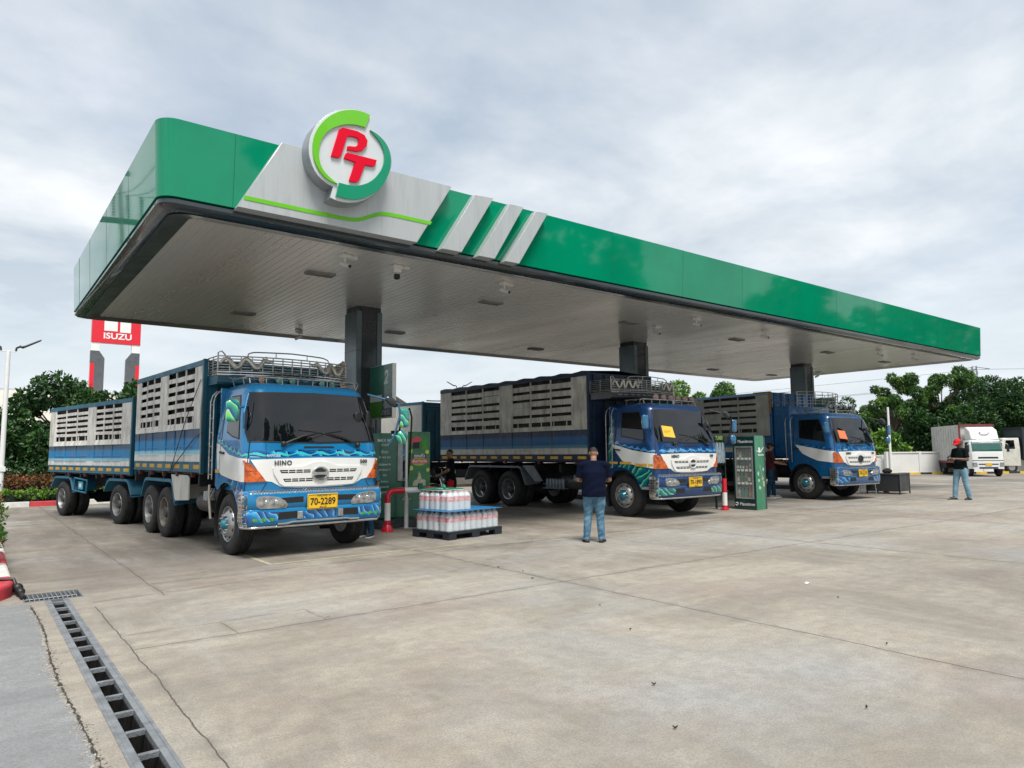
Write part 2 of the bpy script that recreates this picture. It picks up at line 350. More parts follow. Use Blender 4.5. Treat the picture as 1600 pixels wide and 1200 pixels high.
# cross grating
gt = thing('drain_grating', 'black steel bar grating lying across the far end of the drain channel', 'grating', (0.85, 10.01, 0))
b = MB(); b.box(-.29, .29, -.27, -.245, -.05, .006); b.box(-.29, .29, .245, .27, -.05, .006); b.box(-.29, -.275, -.245, .245, -.05, .006); b.box(.275, .29, -.245, .245, -.05, .006); b.build('grating_frame', M('old_steel', (.22, .23, .24), .6, .4), gt)
b = MB()
for i in range(1, 12): b.box(-.275 + i * .0458 - .0028, -.275 + i * .0458 + .0028, -.245, .245, -.012, .004)
b.build('cross_bar', galv, gt)
b = MB(); b.box(-.29, .29, -.27, .27, -.4, -.06); b.build('pit', M('pit_dark', (0.01, 0.01, 0.011), .6), gt)
# faint yellow bay markings under truck one
ym = M('faded_yellow', (0.42, 0.37, 0.22), .8, var=.4, vscale=6, col2=(0.27, 0.25, 0.20))
b = MB()
for (x0, x1, y0, y1) in [(3.6, 7.6, 10.62, 10.69), (3.6, 3.67, 10.69, 12.2)]: b.add([(x0, y0, .004), (x1, y0, .004), (x1, y1, .004), (x0, y1, .004)], [(0, 1, 2, 3)])
tag(b.build('bay_marking', ym, smooth=False), kind='structure')
# dried leaves
lf = M('dry_leaf', (0.09, 0.06, 0.03), .8, var=.4)
random.seed(12)
for i, (x, y) in enumerate([(6.05, 8.2), (5.86, 7.2), (5.4, 5.5), (4.9, 4.6), (3.9, 3.45), (3.4, 2.85), (6.1, 7.7), (4.6, 2.3), (6.2, 2.9), (7.7, 4.1)]):
    b = MB(); L_ = random.uniform(.022, .038); vs = []
    for k in range(7):
        u = k / 6; wd = math.sin(PI * u) * L_ * .35; zz = .004 + .012 * (u - .5) ** 2 * 4
        vs += [(-wd, (u - .5) * L_, zz + .008), (0, (u - .5) * L_, zz), (wd, (u - .5) * L_, zz + .010)]
    fs = []
    for k in range(6): fs += [(k * 3, k * 3 + 1, k * 3 + 4, k * 3 + 3), (k * 3 + 1, k * 3 + 2, k * 3 + 5, k * 3 + 4)]
    b.add(vs, fs); o = b.build('dry_leaf', lf, fix=False); o.location = (x, y, 0.002); o.rotation_euler = (0, 0, random.uniform(0, 6))
    tag(o, 'small dry brown leaf scattered on the open forecourt concrete', 'leaf', 'dry leaves scattered on the concrete')
pc = MB(); pc.add([(0, 0, .006), (.09, .02, .008), (.07, .05, .02), (.01, .04, .007)], [(0, 1, 2, 3)]); o = pc.build('paper_scrap', white, smooth=False, fix=False); o.location = (8.2, 4.75, 0)
tag(o, 'tiny white paper scrap lying on the open concrete to the right', 'litter')

# ================================================================= canopy
CX0, CX1, CY0, CY1, ZB, ZT = 1.9, 32.0, 10.53, 20.97, 5.30, 6.42
can = thing('station_canopy', 'huge flat petrol station canopy with a glossy green fascia on three grey columns', 'canopy', (17, 15.75, 0))
def L_(x, y, z): return (x - 17, y - 15.75, z)
def ringpts(inset, r, n=10):
    x0, x1, y0, y1 = CX0 + inset, CX1 - inset, CY0 + inset, CY1 - inset; P = []
    for (cx, cy, a0) in [(x0 + r, y0 + r, PI), (x1 - r, y0 + r, 1.5 * PI), (x1 - r, y1 - r, 0), (x0 + r, y1 - r, .5 * PI)]:
        for i in range(n + 1):
            a = a0 + i * PI / 2 / n; P.append((cx + r * math.cos(a), cy + r * math.sin(a)))
    return P
def ringwall(b, levels):
    """levels: list of (inset, radius, z)"""
    n = None; vs = []
    for (ins, r, z) in levels:
        P = ringpts(ins, r); n = len(P); vs += [L_(x, y, z) for x, y in P]
    fs = []
    for k in range(len(levels) - 1):
        for i in range(n): fs.append((k * n + i, k * n + (i + 1) % n, (k + 1) * n + (i + 1) % n, (k + 1) * n + i))
    b.add(vs, fs)
b = MB(); ringwall(b, [(0.12, .12, ZB), (0.0, .24, ZB), (-.05, .27, ZT), (.08, .18, ZT), (.14, .36, ZB)]); b.build('fascia', green, can, fix=False)
b = MB(); ringwall(b, [(0.10, .18, ZB - .002), (.02, .24, ZB - .03), (.015, .24, ZB - .09), (.08, .22, ZB - .14), (.20, .2, ZB - .155), (.50, .1, ZB - .10), (.50, .1, ZB + .05)]); b.build('gutter_lip', [darkgrey], can, fix=False)
b = MB(); ringwall(b, [(.205, .3, ZB - .162), (.53, .08, ZB - .112)]); b.build('soffit_border', trimgrey, can, fix=False)
# soffit planks run front to back
sof = M('soffit_metal', (0.66, 0.66, 0.64), 0.22, 0.25, var=0.10, vscale=.5, stretch=(2, .4, 1), rvar=.08)
b = MB(); zs = ZB - .105; x = CX0 + .5; pw = .15; random.seed(3)
while x < CX1 - .5:
    x2 = min(x + pw, CX1 - .5); dz = random.uniform(-.001, .001); t_ = random.uniform(-.0005, .0005)
    y0, y1 = CY0 + .5, CY1 - .5; ym_ = (y0 + y1) / 2
    b.add([L_(x, y0, zs + .02), L_(x + .008, y0, zs + dz), L_(x2 - .008, y0, zs + dz + t_), L_(x2, y0, zs + .02), L_(x, y1, zs + .02), L_(x + .008, y1, zs + dz), L_(x2 - .008, y1, zs + dz + t_), L_(x2, y1, zs + .02)],
          [(0, 1, 5, 4), (1, 2, 6, 5), (2, 3, 7, 6)]); x += pw
b.build('soffit', sof, can, fix=False, smooth=False)
b = MB(); b.box(*[v for v in (CX0 + .15 - 17, CX1 - .15 - 17, CY0 + .15 - 15.75, CY1 - .15 - 15.75, ZB + .1, ZB + .35)]); b.build('roof_deck', galv, can)
# louvred soffit vents
vent0 = None
for (x, y) in [(5.31, 13.08), (5.29, 17.98), (9.78, 18.34), (9.64, 13.3), (15.39, 18.59), (14.3, 13.2), (19.42, 13.28), (24.81, 13.13), (20.6, 18.6), (25.86, 18.95), (29.57, 13.26), (30.2, 18.8)]:
    b = MB(); b.box(-.28, .28, -.13, -.115, -.03, 0); b.box(-.28, .28, .115, .13, -.03, 0); b.box(-.28, -.265, -.115, .115, -.03, 0); b.box(.265, .28, -.115, .115, -.03, 0)
    for i in range(7): b.box(-.265, .265, -.1 + i * .031, -.09 + i * .031, -.025, -.004)
    b.mi = 1; b.box(-.265, .265, -.115, .115, -.003, -.001)
    if vent0 is None: vent0 = b.build('vent', [M('vent_grey', (.22, .22, .21), .5), black], can); o = vent0
    else: o = vent0.copy(); COL.objects.link(o)
    o.location = L_(x, y, zs - .003); 
# columns
colm = grime(M('column_cladding', (0.115, 0.15, 0.165), 0.30, 0.35, var=0.12, vscale=1.2), (.05, .06, .065), .5, 1)
cold = M('column_dark', (0.012, 0.016, 0.021), 0.25, 0.1, coat=.5)
for cx, cy in [(7.53, 15.75), (17.25, 15.75), (27.55, 15.75)]:
    c = bpy.data.objects.new('column', None); link(c, can); c.location = L_(cx, cy, 0)
    b = MB(); h = zs - .002
    for sx in (-1, 1):
        b.box(*sorted((sx * .34, sx * .20)), -.34, .34, .16, h - .12)
    b.build('cladding', colm, c, bevel=.012)
    b = MB(); b.box(-.2, .2, -.315, .315, .16, h); b.box(-.32, .32, -.3, .3, h - .13, h); b.build('core', cold, c)
    b = MB()
    for z in (1.5, 2.9, 4.1): b.box(-.343, -.197, -.343, .343, z, z + .008)
    b.build('panel_joint', black, c)
# silver slanted panels on the fascia (true coordinates on the plane just proud of it)
def fx(x, y_): return x * y_ / CY0
def fz(z, y_): return 1.65 + (z - 1.65) * y_ / CY0
def slant(name, poly, yf):
    b = MB(); b.prism([(fx(x, yf) - 17, fz(z, yf)) for x, z in poly], yf - 15.75, CY0 + .02 - 15.75); return b.build(name, silver, can, bevel=.006)
slant('silver_panel', [(2.97, 5.33), (3.61, 6.50), (6.76, 6.51), (6.04, 5.33)], CY0 - .20)
slant('silver_bar', [(6.56, 5.31), (7.28, 6.48), (7.71, 6.50), (6.97, 5.31)], CY0 - .20)
slant('silver_bar', [(7.36, 5.31), (8.11, 6.48), (8.45, 6.48), (7.73, 5.31)], CY0 - .20)
slant('silver_bar', [(7.99, 5.31), (8.78, 6.47), (9.08, 6.48), (8.32, 5.31)], CY0 - .20)
yf = CY0 - .204
P = [(3.06, 5.49), (4.55, 5.485), (4.72, 5.49), (4.86, 5.505), (4.98, 5.54), (5.10, 5.60), (5.22, 5.66), (5.34, 5.705), (5.48, 5.725), (5.7, 5.73), (6.30, 5.73)]
b = MB(); w2 = .032; poly = [(x, z - w2) for x, z in P] + [(x + (.04 if i == 0 else 0), z + w2) for i, (x, z) in enumerate(P[::-1])]
b.prism([(fx(x, yf) - 17, fz(z, yf)) for x, z in poly], yf - .004 - 15.75, yf + .002 - 15.75); b.build('green_stripe', lime, can)
# seams on the fascia
b = MB()
seamm = M('seam_green', (0, .10, .055), .3)
for x in (2.9, 10.9, 13.3, 15.7, 18.1, 20.5, 22.9, 25.3, 27.7, 30.1):
    b = MB(); b.prism([(CY0 - .0025 - 15.75, ZB + .004), (CY0 + .01 - 15.75, ZB + .004), (CY0 - .04 - 15.75, ZT - .002), (CY0 - .0525 - 15.75, ZT - .002)], x - 17 - .003, x - 17 + .003, 'yz'); b.build('fascia_seam', seamm, can)
for y in (12.9, 15.3, 17.7, 19.6):
    b = MB(); b.prism([(CX0 - .0025 - 17, ZB + .004), (CX0 + .01 - 17, ZB + .004), (CX0 - .04 - 17, ZT - .002), (CX0 - .0525 - 17, ZT - .002)], y - 15.75 - .003, y - 15.75 + .003, 'xz'); b.build('fascia_seam', seamm, can)

# ================================================================= round logo sign
lg = thing('logo_sign', 'round station emblem with red letters mounted on the grey canopy panel', 'sign', (4.58, 10.08, 6.37))
outer = [(4.919, 7.153), (4.82, 7.17), (4.72, 7.178), (4.62, 7.172), (4.535, 7.154), (4.46, 7.13), (4.391, 7.098), (4.32, 7.058), (4.249, 7.009), (4.178, 6.953), (4.11, 6.886), (4.048, 6.815), (3.992, 6.738), (3.945, 6.66), (3.909, 6.577), (3.88, 6.495), (3.865, 6.411), (3.857, 6.335), (3.861, 6.257), (3.871, 6.183), (3.893, 6.111), (3.92, 6.04), (3.96, 5.97), (4.01, 5.91), (4.075, 5.86), (4.17, 5.81), (4.27, 5.785), (4.221, 5.594), (4.29, 5.578), (4.36, 5.568), (4.44, 5.569), (4.523, 5.577), (4.61, 5.597), (4.704, 5.63), (4.80, 5.68), (4.889, 5.741), (4.98, 5.82), (5.058, 5.913), (5.13, 6.02), (5.191, 6.133), (5.235, 6.22), (5.267, 6.316), (5.285, 6.385), (5.29, 6.45), (5.284, 6.53), (5.265, 6.609), (5.236, 6.675), (5.195, 6.737), (5.145, 6.79), (5.087, 6.836), (5.03, 6.872), (4.97, 6.903), (4.865, 6.924)]
def rel(P): return [(x - 4.58, z - 6.37) for x, z in P]
def shrink(P, k): return [(x * k, z * k) for x, z in P]
b = MB(); b.prism(rel(outer), 0.0, .27); b.build('sign_box', M('sign_side', (.30, .33, .35), .3, .5), lg, bevel=.01)
b = MB(); b.prism(shrink(rel(outer), .985), -.012, .002); b.build('sign_face', logowhite, lg, bevel=.006)
def smooth_poly(P, it=1):
    for _ in range(it):
        Q = []
        for i in range(len(P)):
            a, c_ = Vector(P[i]), Vector(P[(i + 1) % len(P)]); Q += [tuple(a * .75 + c_ * .25), tuple(a * .25 + c_ * .75)]
        P = Q
    return P
cres1 = [(4.872, 7.12), (4.80, 7.135), (4.721, 7.139), (4.62, 7.132), (4.536, 7.113), (4.409, 7.066), (4.285, 6.99), (4.146, 6.87), (4.035, 6.725), (3.96, 6.583), (3.924, 6.444), (3.918, 6.29), (3.944, 6.144), (4.005, 6.022), (4.084, 5.93), (4.19, 5.86), (4.335, 5.838), (4.224, 5.9), (4.127, 5.968), (4.056, 6.06), (4.02, 6.179), (4.017, 6.332), (4.048, 6.478), (4.116, 6.601), (4.21, 6.705), (4.342, 6.796), (4.467, 6.855), (4.631, 6.893), (4.79, 6.893)]
cres2 = [(4.875, 6.872), (4.99, 6.845), (5.116, 6.771), (5.205, 6.666), (5.252, 6.533), (5.258, 6.406), (5.225, 6.233), (5.134, 6.029), (5.02, 5.886), (4.87, 5.763), (4.704, 5.674), (4.522, 5.634), (4.308, 5.645), (4.357, 5.866), (4.518, 5.860), (4.682, 5.889), (4.848, 5.972), (4.979, 6.092), (5.074, 6.232), (5.13, 6.373), (5.138, 6.521), (5.108, 6.640), (5.029, 6.747)]
def keepends(P, ends):
    Q = []
    for i, p_ in enumerate(P):
        if i in ends: Q += [p_, p_, p_]
        else: Q.append(p_)
    return smooth_poly(Q, 2)
def dedupe(P):
    Q = []
    for p_ in P:
        if not Q or (Vector(p_) - Vector(Q[-1])).length > 1e-4: Q.append(p_)
    return Q
b = MB(); b.prism(dedupe(rel(keepends(cres1, (0, 28, 16)))), -.045, -.010); b.build('light_green_crescent', lime, lg)
b = MB(); b.prism(dedupe(rel(keepends(cres2, (0, 12, 13)))), -.045, -.010); b.build('dark_green_crescent', teal, lg)
Pp = [(4.218, 6.261), (4.343, 6.726), (4.396, 6.776), (4.651, 6.786), (4.773, 6.757), (4.83, 6.674), (4.813, 6.58), (4.739, 6.488), (4.638, 6.448), (4.482, 6.438), (4.491, 6.497), (4.618, 6.519), (4.664, 6.566), (4.681, 6.643), (4.653, 6.679), (4.57, 6.678), (4.492, 6.662), (4.47, 6.629), (4.377, 6.297), (4.333, 6.263)]
Pt = [(4.431, 6.281), (4.46, 6.371), (4.492, 6.385), (4.995, 6.393), (4.967, 6.296), (4.93, 6.272), (4.789, 6.26), (4.685, 5.969), (4.645, 5.937), (4.535, 5.929), (4.526, 5.949), (4.622, 6.266)]
for P_ in (Pp, Pt):
    b = MB(); b.prism(rel(P_), -.05, -.010); o = b.build('letter', redl, lg, bevel=.002)

# ================================================================= cameras under the soffit
cctv_w = M('cctv_white', (.62, .62, .6), .45, var=.1)
def cctv(loc, rz, dome=False, label=''):
    t_ = thing('security_camera', label, 'camera', loc, rz, 'security cameras hanging under the canopy')
    b = MB(); b.box(-.10, .10, -.07, .07, -.07, 0); b.box(.11, .25, -.06, .06, -.06, 0); b.build('junction_box', cctv_w, t_, bevel=.01)
    if dome:
        b = MB(); b.lathe([(.085, -.07), (.085, -.12), (.07, -.15)], n=16); b.tube([(0, 0, -.15), (0, 0, -.18)], .03); b.build('bracket', cctv_w, t_)
        b = MB(); b.lathe([(.055, -.18), (.058, -.22), (.055, -.26), (.02, -.275)], n=16); b.build('lens_head', black, t_)
    else:
        b = MB(); b.tube([(0, 0, -.07), (0, 0, -.15), (0, -.03, -.18)], .018); b.build('bracket', cctv_w, t_)
        b = MB(); b.tube([(0, .09, -.15), (0, -.12, -.235)], .042, 12); b.mi = 1; b.tube([(0, -.121, -.2354), (0, -.128, -.2382)], .034, 12); b.build('camera_body', [cctv_w, black], t_)
cpos = [(5.14, 11.53, .3, False, 'white security camera under the canopy left of the dome camera'), (6.24, 11.64, 0, True, 'black-headed dome camera hanging under the canopy front edge'),
        (8.69, 11.5, .3, False, 'white security camera under the canopy right below the slanted grey bars'), (7.4, 19.7, -2.2, False, 'camera at the back edge of the canopy above the nearest truck rack'),
        (15.36, 13.15, .2, False, 'security camera right beside the middle canopy column'), (15.29, 11.68, .3, False, 'security camera under the front edge, right above the middle column'),
        (18.63, 11.78, .3, False, 'security camera midway between the middle and right columns'), (25.74, 11.72, .3, False, 'left camera of the pair near the right front canopy corner'),
        (28.09, 11.53, .3, False, 'right camera of the pair near the right front canopy corner'), (30.9, 16.9, -1.8, False, 'camera hanging at the right end edge of the canopy')]
for x, y, rz, dm, lb in cpos: cctv((x, y, zs - .002), rz, dm, lb)

# pale curved tyre scrubs left on the concrete: groups of thin tread lines
tmk = bpy.data.materials.new('tyre_scrub'); tmk.use_nodes = True; q_ = tmk.node_tree.nodes['Principled BSDF']; q_.inputs['Base Color'].default_value = (.50, .47, .42, 1); q_.inputs['Roughness'].default_value = .9
tn_ = tmk.node_tree.nodes.new('ShaderNodeTexNoise'); tn_.inputs['Scale'].default_value = 3.5; tn_.inputs['Detail'].default_value = 8; tr_ = tmk.node_tree.nodes.new('ShaderNodeMapRange'); tr_.inputs[1].default_value = .45; tr_.inputs[2].default_value = .7; tr_.inputs[3].default_value = 0; tr_.inputs[4].default_value = .38
tc_ = tmk.node_tree.nodes.new('ShaderNodeTexCoord'); tmk.node_tree.links.new(tc_.outputs['Object'], tn_.inputs[0]); tmk.node_tree.links.new(tn_.outputs[0], tr_.inputs[0]); tmk.node_tree.links.new(tr_.outputs[0], q_.inputs['Alpha'])
tmd = tmk.copy(); tmd.name = 'tyre_smear'; tmd.node_tree.nodes['Principled BSDF'].inputs['Base Color'].default_value = (.05, .045, .04, 1)
def arc_marks(cx, cy, R0, a0, a1, mat, n=6, gap=.045, wd=.012):
    b = MB(); A = np.linspace(R_(a0), R_(a1), 40)
    for k in range(n):
        r = R0 + k * gap
        vs = []; fs = []
        for i, a in enumerate(A): vs += [(cx + r * math.cos(a), cy + r * math.sin(a), .004), (cx + (r + wd) * math.cos(a), cy + (r + wd) * math.sin(a), .004)]
        for i in range(len(A) - 1): fs.append((2 * i, 2 * i + 1, 2 * i + 3, 2 * i + 2))
        b.add(vs, fs)
    tag(b.build('tyre_mark', mat, smooth=False), kind='structure')
arc_marks(-1.0, 8.2, 6.2, -38, 12, tmk); arc_marks(-1.6, 7.2, 5.7, -30, 18, tmk); arc_marks(9.5, 16.5, 7.8, 215, 262, tmk); arc_marks(14, 18, 9.6, 225, 280, tmk); arc_marks(3, 12, 9.5, -50, -12, tmk)
arc_marks(10, 18, 8.1, 205, 262, tmd, 7, .05, .02); arc_marks(18, 17, 7.2, 210, 265, tmd, 7, .05, .02); arc_marks(2, 16, 8.3, 285, 335, tmd, 6, .05, .02)
# ================================================================= trucks
class Surf:
    """rounded cab/bumper skin: front across x, corners, then sides running back; s = metres along it"""
    def __init__(s, lev, r, yR, bulge): s.lev = lev; s.r = r; s.yR = yR; s.bulge = bulge; s.W0 = max(l[1] for l in lev) - r; s.arc = r * PI / 2; s.SL = yR - r
    def wf(s, z):
        L = s.lev
        if z <= L[0][0]: return L[0][1:]
        for a, b in zip(L, L[1:]):
            if z <= b[0]:
                t = (z - a[0]) / (b[0] - a[0]); return a[1] + (b[1] - a[1]) * t, a[2] + (b[2] - a[2]) * t
        return L[-1][1:]
    def pos(s, q, z):
        w, f = s.wf(z); sg = 1 if q >= 0 else -1; u = abs(q); k = w - s.r
        if u <= s.W0: x = u / s.W0 * k; y = f + s.bulge * (x / w) ** 2
        elif u <= s.W0 + s.arc:
            ph = (u - s.W0) / s.r; x = k + s.r * math.sin(ph); y = f + s.bulge * (k / w) ** 2 + s.r * (1 - math.cos(ph))
        else:
            yb = f + s.bulge * (k / w) ** 2 + s.r; x = w; y = yb + (u - s.W0 - s.arc) / s.SL * (s.yR - yb)
        return Vector((sg * x, y, z))
    def P(s, q, z, off=0.0):
        p = s.pos(q, z)
        if off:
            e = 0.01; t = s.pos(q + e, z) - s.pos(q - e, z); v = s.pos(q, z + e) - s.pos(q, z - e); n = t.cross(v)
            if n.length > 1e-9: p = p + n.normalized() * off
        return p
    def F(s, x, z):
        w, f = s.wf(z); k = w - s.r; sg = 1 if x >= 0 else -1; x = abs(x)
        if x <= k: return (sg * x / k * s.W0, z)
        ph = math.asin(min(1, (x - k) / s.r)); return (sg * (s.W0 + ph * s.r), z)
    def Sd(s, sg, y, z):
        w, f = s.wf(z); k = w - s.r; yb = f + s.bulge * (k / w) ** 2
        if y < yb + s.r: ph = math.acos(max(-1, min(1, 1 - (y - yb) / s.r))); return (sg * (s.W0 + ph * s.r), z)
        return (sg * (s.W0 + s.arc + (y - yb - s.r) / (s.yR - yb - s.r) * s.SL), z)
    def patch(s, b, poly, off, thick=0.004, step=.09):
        """poly in (s,z); adds a conforming plate standing off the skin"""
        Q = []
        for i in range(len(poly)):
            a, c = Vector(poly[i]), Vector(poly[(i + 1) % len(poly)]); n = max(1, int((c - a).length / step))
            for j in range(n): Q.append(a + (c - a) * (j / n))
        area = sum(Q[i].x * Q[(i + 1) % len(Q)].y - Q[(i + 1) % len(Q)].x * Q[i].y for i in range(len(Q)))
        if area < 0: Q = Q[::-1]
        x0, x1 = min(p.x for p in Q), max(p.x for p in Q); z0, z1 = min(p.y for p in Q), max(p.y for p in Q)
        def inside(x, y):
            c = False; n = len(Q); mind = 9
            for i in range(n):
                a, d = Q[i], Q[(i + 1) % n]
                if (a.y > y) != (d.y > y) and x < (d.x - a.x) * (y - a.y) / (d.y - a.y) + a.x: c = not c
                mind = min(mind, (a - Vector((x, y))).length)
            return c and mind > step * .35
        pts = list(Q); x = x0 + step / 2
        while x < x1:
            z = z0 + step / 2
            while z < z1:
                if inside(x, z): pts.append(Vector((x, z)))
                z += step
            x += step
        r = geometry.delaunay_2d_cdt(pts, [], [list(range(len(Q)))], 1, 1e-6)
        vs, fs = r[0], r[2]; n = len(vs)
        V = [s.P(v.x, v.y, off + thick) for v in vs]; F_ = [tuple(f) for f in fs]
        if thick > 0:
            base = len(V); V += [s.P(p.x, p.y, off) for p in Q]; top = len(V); V += [s.P(p.x, p.y, off + thick) for p in Q]
            m = len(Q); F_ += [(base + i, base + (i + 1) % m, top + (i + 1) % m, top + i) for i in range(m)]
        b.add(V, F_); return b

def swirl_mat(name, dark, mid, light, scale=9.0):
    m = bpy.data.materials.new(name); m.use_nodes = True; t = m.node_tree; b = t.nodes['Principled BSDF']; b.inputs['Roughness'].default_value = .18; b.inputs['Coat Weight'].default_value = 1
    tcn = t.nodes.new('ShaderNodeTexCoord'); wv = t.nodes.new('ShaderNodeTexWave'); wv.wave_type = 'BANDS'; wv.bands_direction = 'DIAGONAL'; wv.wave_profile = 'SAW'
    wv.inputs['Scale'].default_value = scale * .28; wv.inputs['Distortion'].default_value = 7; wv.inputs['Detail'].default_value = 1.2; wv.inputs['Detail Scale'].default_value = 1.1
    t.links.new(tcn.outputs['Object'], wv.inputs[0]); r = t.nodes.new('ShaderNodeValToRGB'); e = r.color_ramp.elements
    e[0].position = 0; e[0].color = (*dark, 1); e[1].position = 1.0; e[1].color = (*dark, 1)
    for p_, c_ in [(.60, mid), (.84, light), (.885, (.4, .65, .7)), (.91, dark)]:
        k = e.new(p_); k.color = (*c_, 1)
    t.links.new(wv.outputs[0], r.inputs[0]); t.links.new(r.outputs[0], b.inputs['Base Color']); return m
sw_blue = swirl_mat('airbrush_blue', (.004, .02, .10), (.0, .12, .40), (.02, .42, .62))
sw_green = swirl_mat('airbrush_green', (.004, .03, .12), (.0, .20, .16), (.10, .55, .20), 11)

LEV = [(.70, 1.20, .10), (1.0, 1.215, .07), (1.55, 1.215, .06), (1.84, 1.205, .10), (2.25, 1.16, .22), (2.64, 1.09, .36), (2.74, 1.06, .42), (2.80, 1.01, .50), (2.835, .93, .62), (2.85, .80, .80)]
wheelproto = {}
def tyre(b, xo, xi, R=.50):
    W = xi - xo; k = R / .5
    prof = [(.285, .02), (.31, .0), (.40, -.004), (.455, .004), (.482, .02), (.492, .035)]
    tr = [(.5, .05), (.5, .085), (.488, .087), (.488, .097), (.5, .099), (.5, .132), (.488, .134), (.488, .144), (.5, .146), (.5, .18), (.488, .182), (.488, .192), (.5, .194), (.5, .23)]
    pr = [(r * k, xo + h * W / .28) for r, h in prof + tr] + [(r * k, xi - h * W / .28) for r, h in prof[::-1]]
    b.lathe(pr, 'x', n=40, cap=False)
rimw = M('rim_silver', (.46, .47, .47), .32, .7, var=.3, vscale=10)
rimd = grime(M('rim_dirty', (.30, .27, .23), .6, .3, var=.35, vscale=10), (.12, .09, .06), .6, 3, (1, 1, 1))
hubc = M('hub_cyan', (.012, .20, .27), .35, .2, coat=.5)
def make_wheel(kind):
    """outer face looks towards -x; origin at the hub on the outer plane"""
    t_ = bpy.data.objects.new('wheel', None); COL.objects.link(t_)
    b = MB(); tyre(b, 0, .28)
    if kind != 'front': tyre(b, .33, .61)
    b.build('tyre', rubber, t_, angle=50)
    b = MB(); mt = rimd if kind == 'dirty' else rimw
    if kind == 'front':
        b.lathe([(.29, .26), (.275, .05), (.292, .012), (.288, .0), (.272, .006), (.262, .035), (.235, .03), (.20, -.012), (.165, -.04), (.135, -.045), (.125, -.04), (.12, -.02)], 'x', n=40)
        b.mi = 1
        for i in range(8):
            a = 2 * PI * (i + .5) / 8; c_ = Vector((-.002, .225 * math.cos(a), .225 * math.sin(a))); b.lathe([(.026, .0), (.022, -.008)], 'x', c=c_ + Vector((.012, 0, 0)), n=10)
        b.build('rim', [mt, black], t_)
        b = MB(); b.lathe([(.115, -.02), (.085, -.06), (.065, -.10), (.04, -.11)], 'x', n=20); b.mi = 1
        for i in range(10):
            a = 2 * PI * i / 10; b.tube([(-.03, .145 * math.cos(a), .145 * math.sin(a)), (-.085, .145 * math.cos(a), .145 * math.sin(a))], .014, 6)
        b.build('hub', [hubc, galv], t_)
    else:
        b.lathe([(.29, .60), (.28, .33), (.285, .03), (.293, .008), (.288, .0), (.274, .006), (.265, .05), (.255, .16), (.20, .185), (.15, .17), (.13, .15)], 'x', n=40)
        b.mi = 1
        for i in range(8):
            a = 2 * PI * (i + .5) / 8; b.lathe([(.024, .172), (.022, .168)], 'x', c=(0, .215 * math.cos(a), .215 * math.sin(a)), n=10)
        b.build('rim', [mt, black], t_)
        b = MB(); b.lathe([(.13, .17), (.125, .06), (.10, .02), (.06, .01)], 'x', n=20)
        for i in range(10):
            a = 2 * PI * i / 10; b.tube([(.17, .165 * math.cos(a), .165 * math.sin(a)), (.12, .165 * math.cos(a), .165 * math.sin(a))], .012, 6)
        b.build('hub', [M('hub_dark', (.07, .07, .07), .5, .5)], t_)
    return t_
def wheel(kind, parent, side, x, y, R=.5):
    if kind not in wheelproto:
        wheelproto[kind] = o = make_wheel(kind); o.parent = parent
    else: o = copy_tree(wheelproto[kind], parent)
    o.location = (side * x, y, R); k = R / .5
    o.scale = (-k if side > 0 else k, k, k)
    if side > 0: o.scale = (k, k, k); o.rotation_euler = (0, 0, PI)
    else: o.rotation_euler = (0, 0, 0)
    return o

def stripe_mat(name, z0, zt, wht, blue, navy, hi):
    """real painted stripe by height: white, light blue, blue, navy, white above"""
    m = bpy.data.materials.new(name); m.use_nodes = True; t = m.node_tree; b = t.nodes['Principled BSDF']; b.inputs['Roughness'].default_value = .45
    tcn = t.nodes.new('ShaderNodeTexCoord'); sp = t.nodes.new('ShaderNodeSeparateXYZ'); t.links.new(tcn.outputs['Object'], sp.inputs[0])
    mr = t.nodes.new('ShaderNodeMapRange'); t.links.new(sp.outputs[2], mr.inputs[0]); mr.inputs[1].default_value = z0; mr.inputs[2].default_value = zt
    r = t.nodes.new('ShaderNodeValToRGB'); e = r.color_ramp.elements; e[0].color = (*wht, 1); e[0].position = 0; e[1].color = (*navy, 1); e[1].position = 1
    for p_, c_ in [(.40, wht), (.44, hi), (.50, hi), (.54, blue), (.76, blue), (.85, navy)]:
        k = e.new(p_); k.color = (*c_, 1)
    t.links.new(mr.outputs[0], r.inputs[0]); t.links.new(r.outputs[0], b.inputs['Base Color']); return m

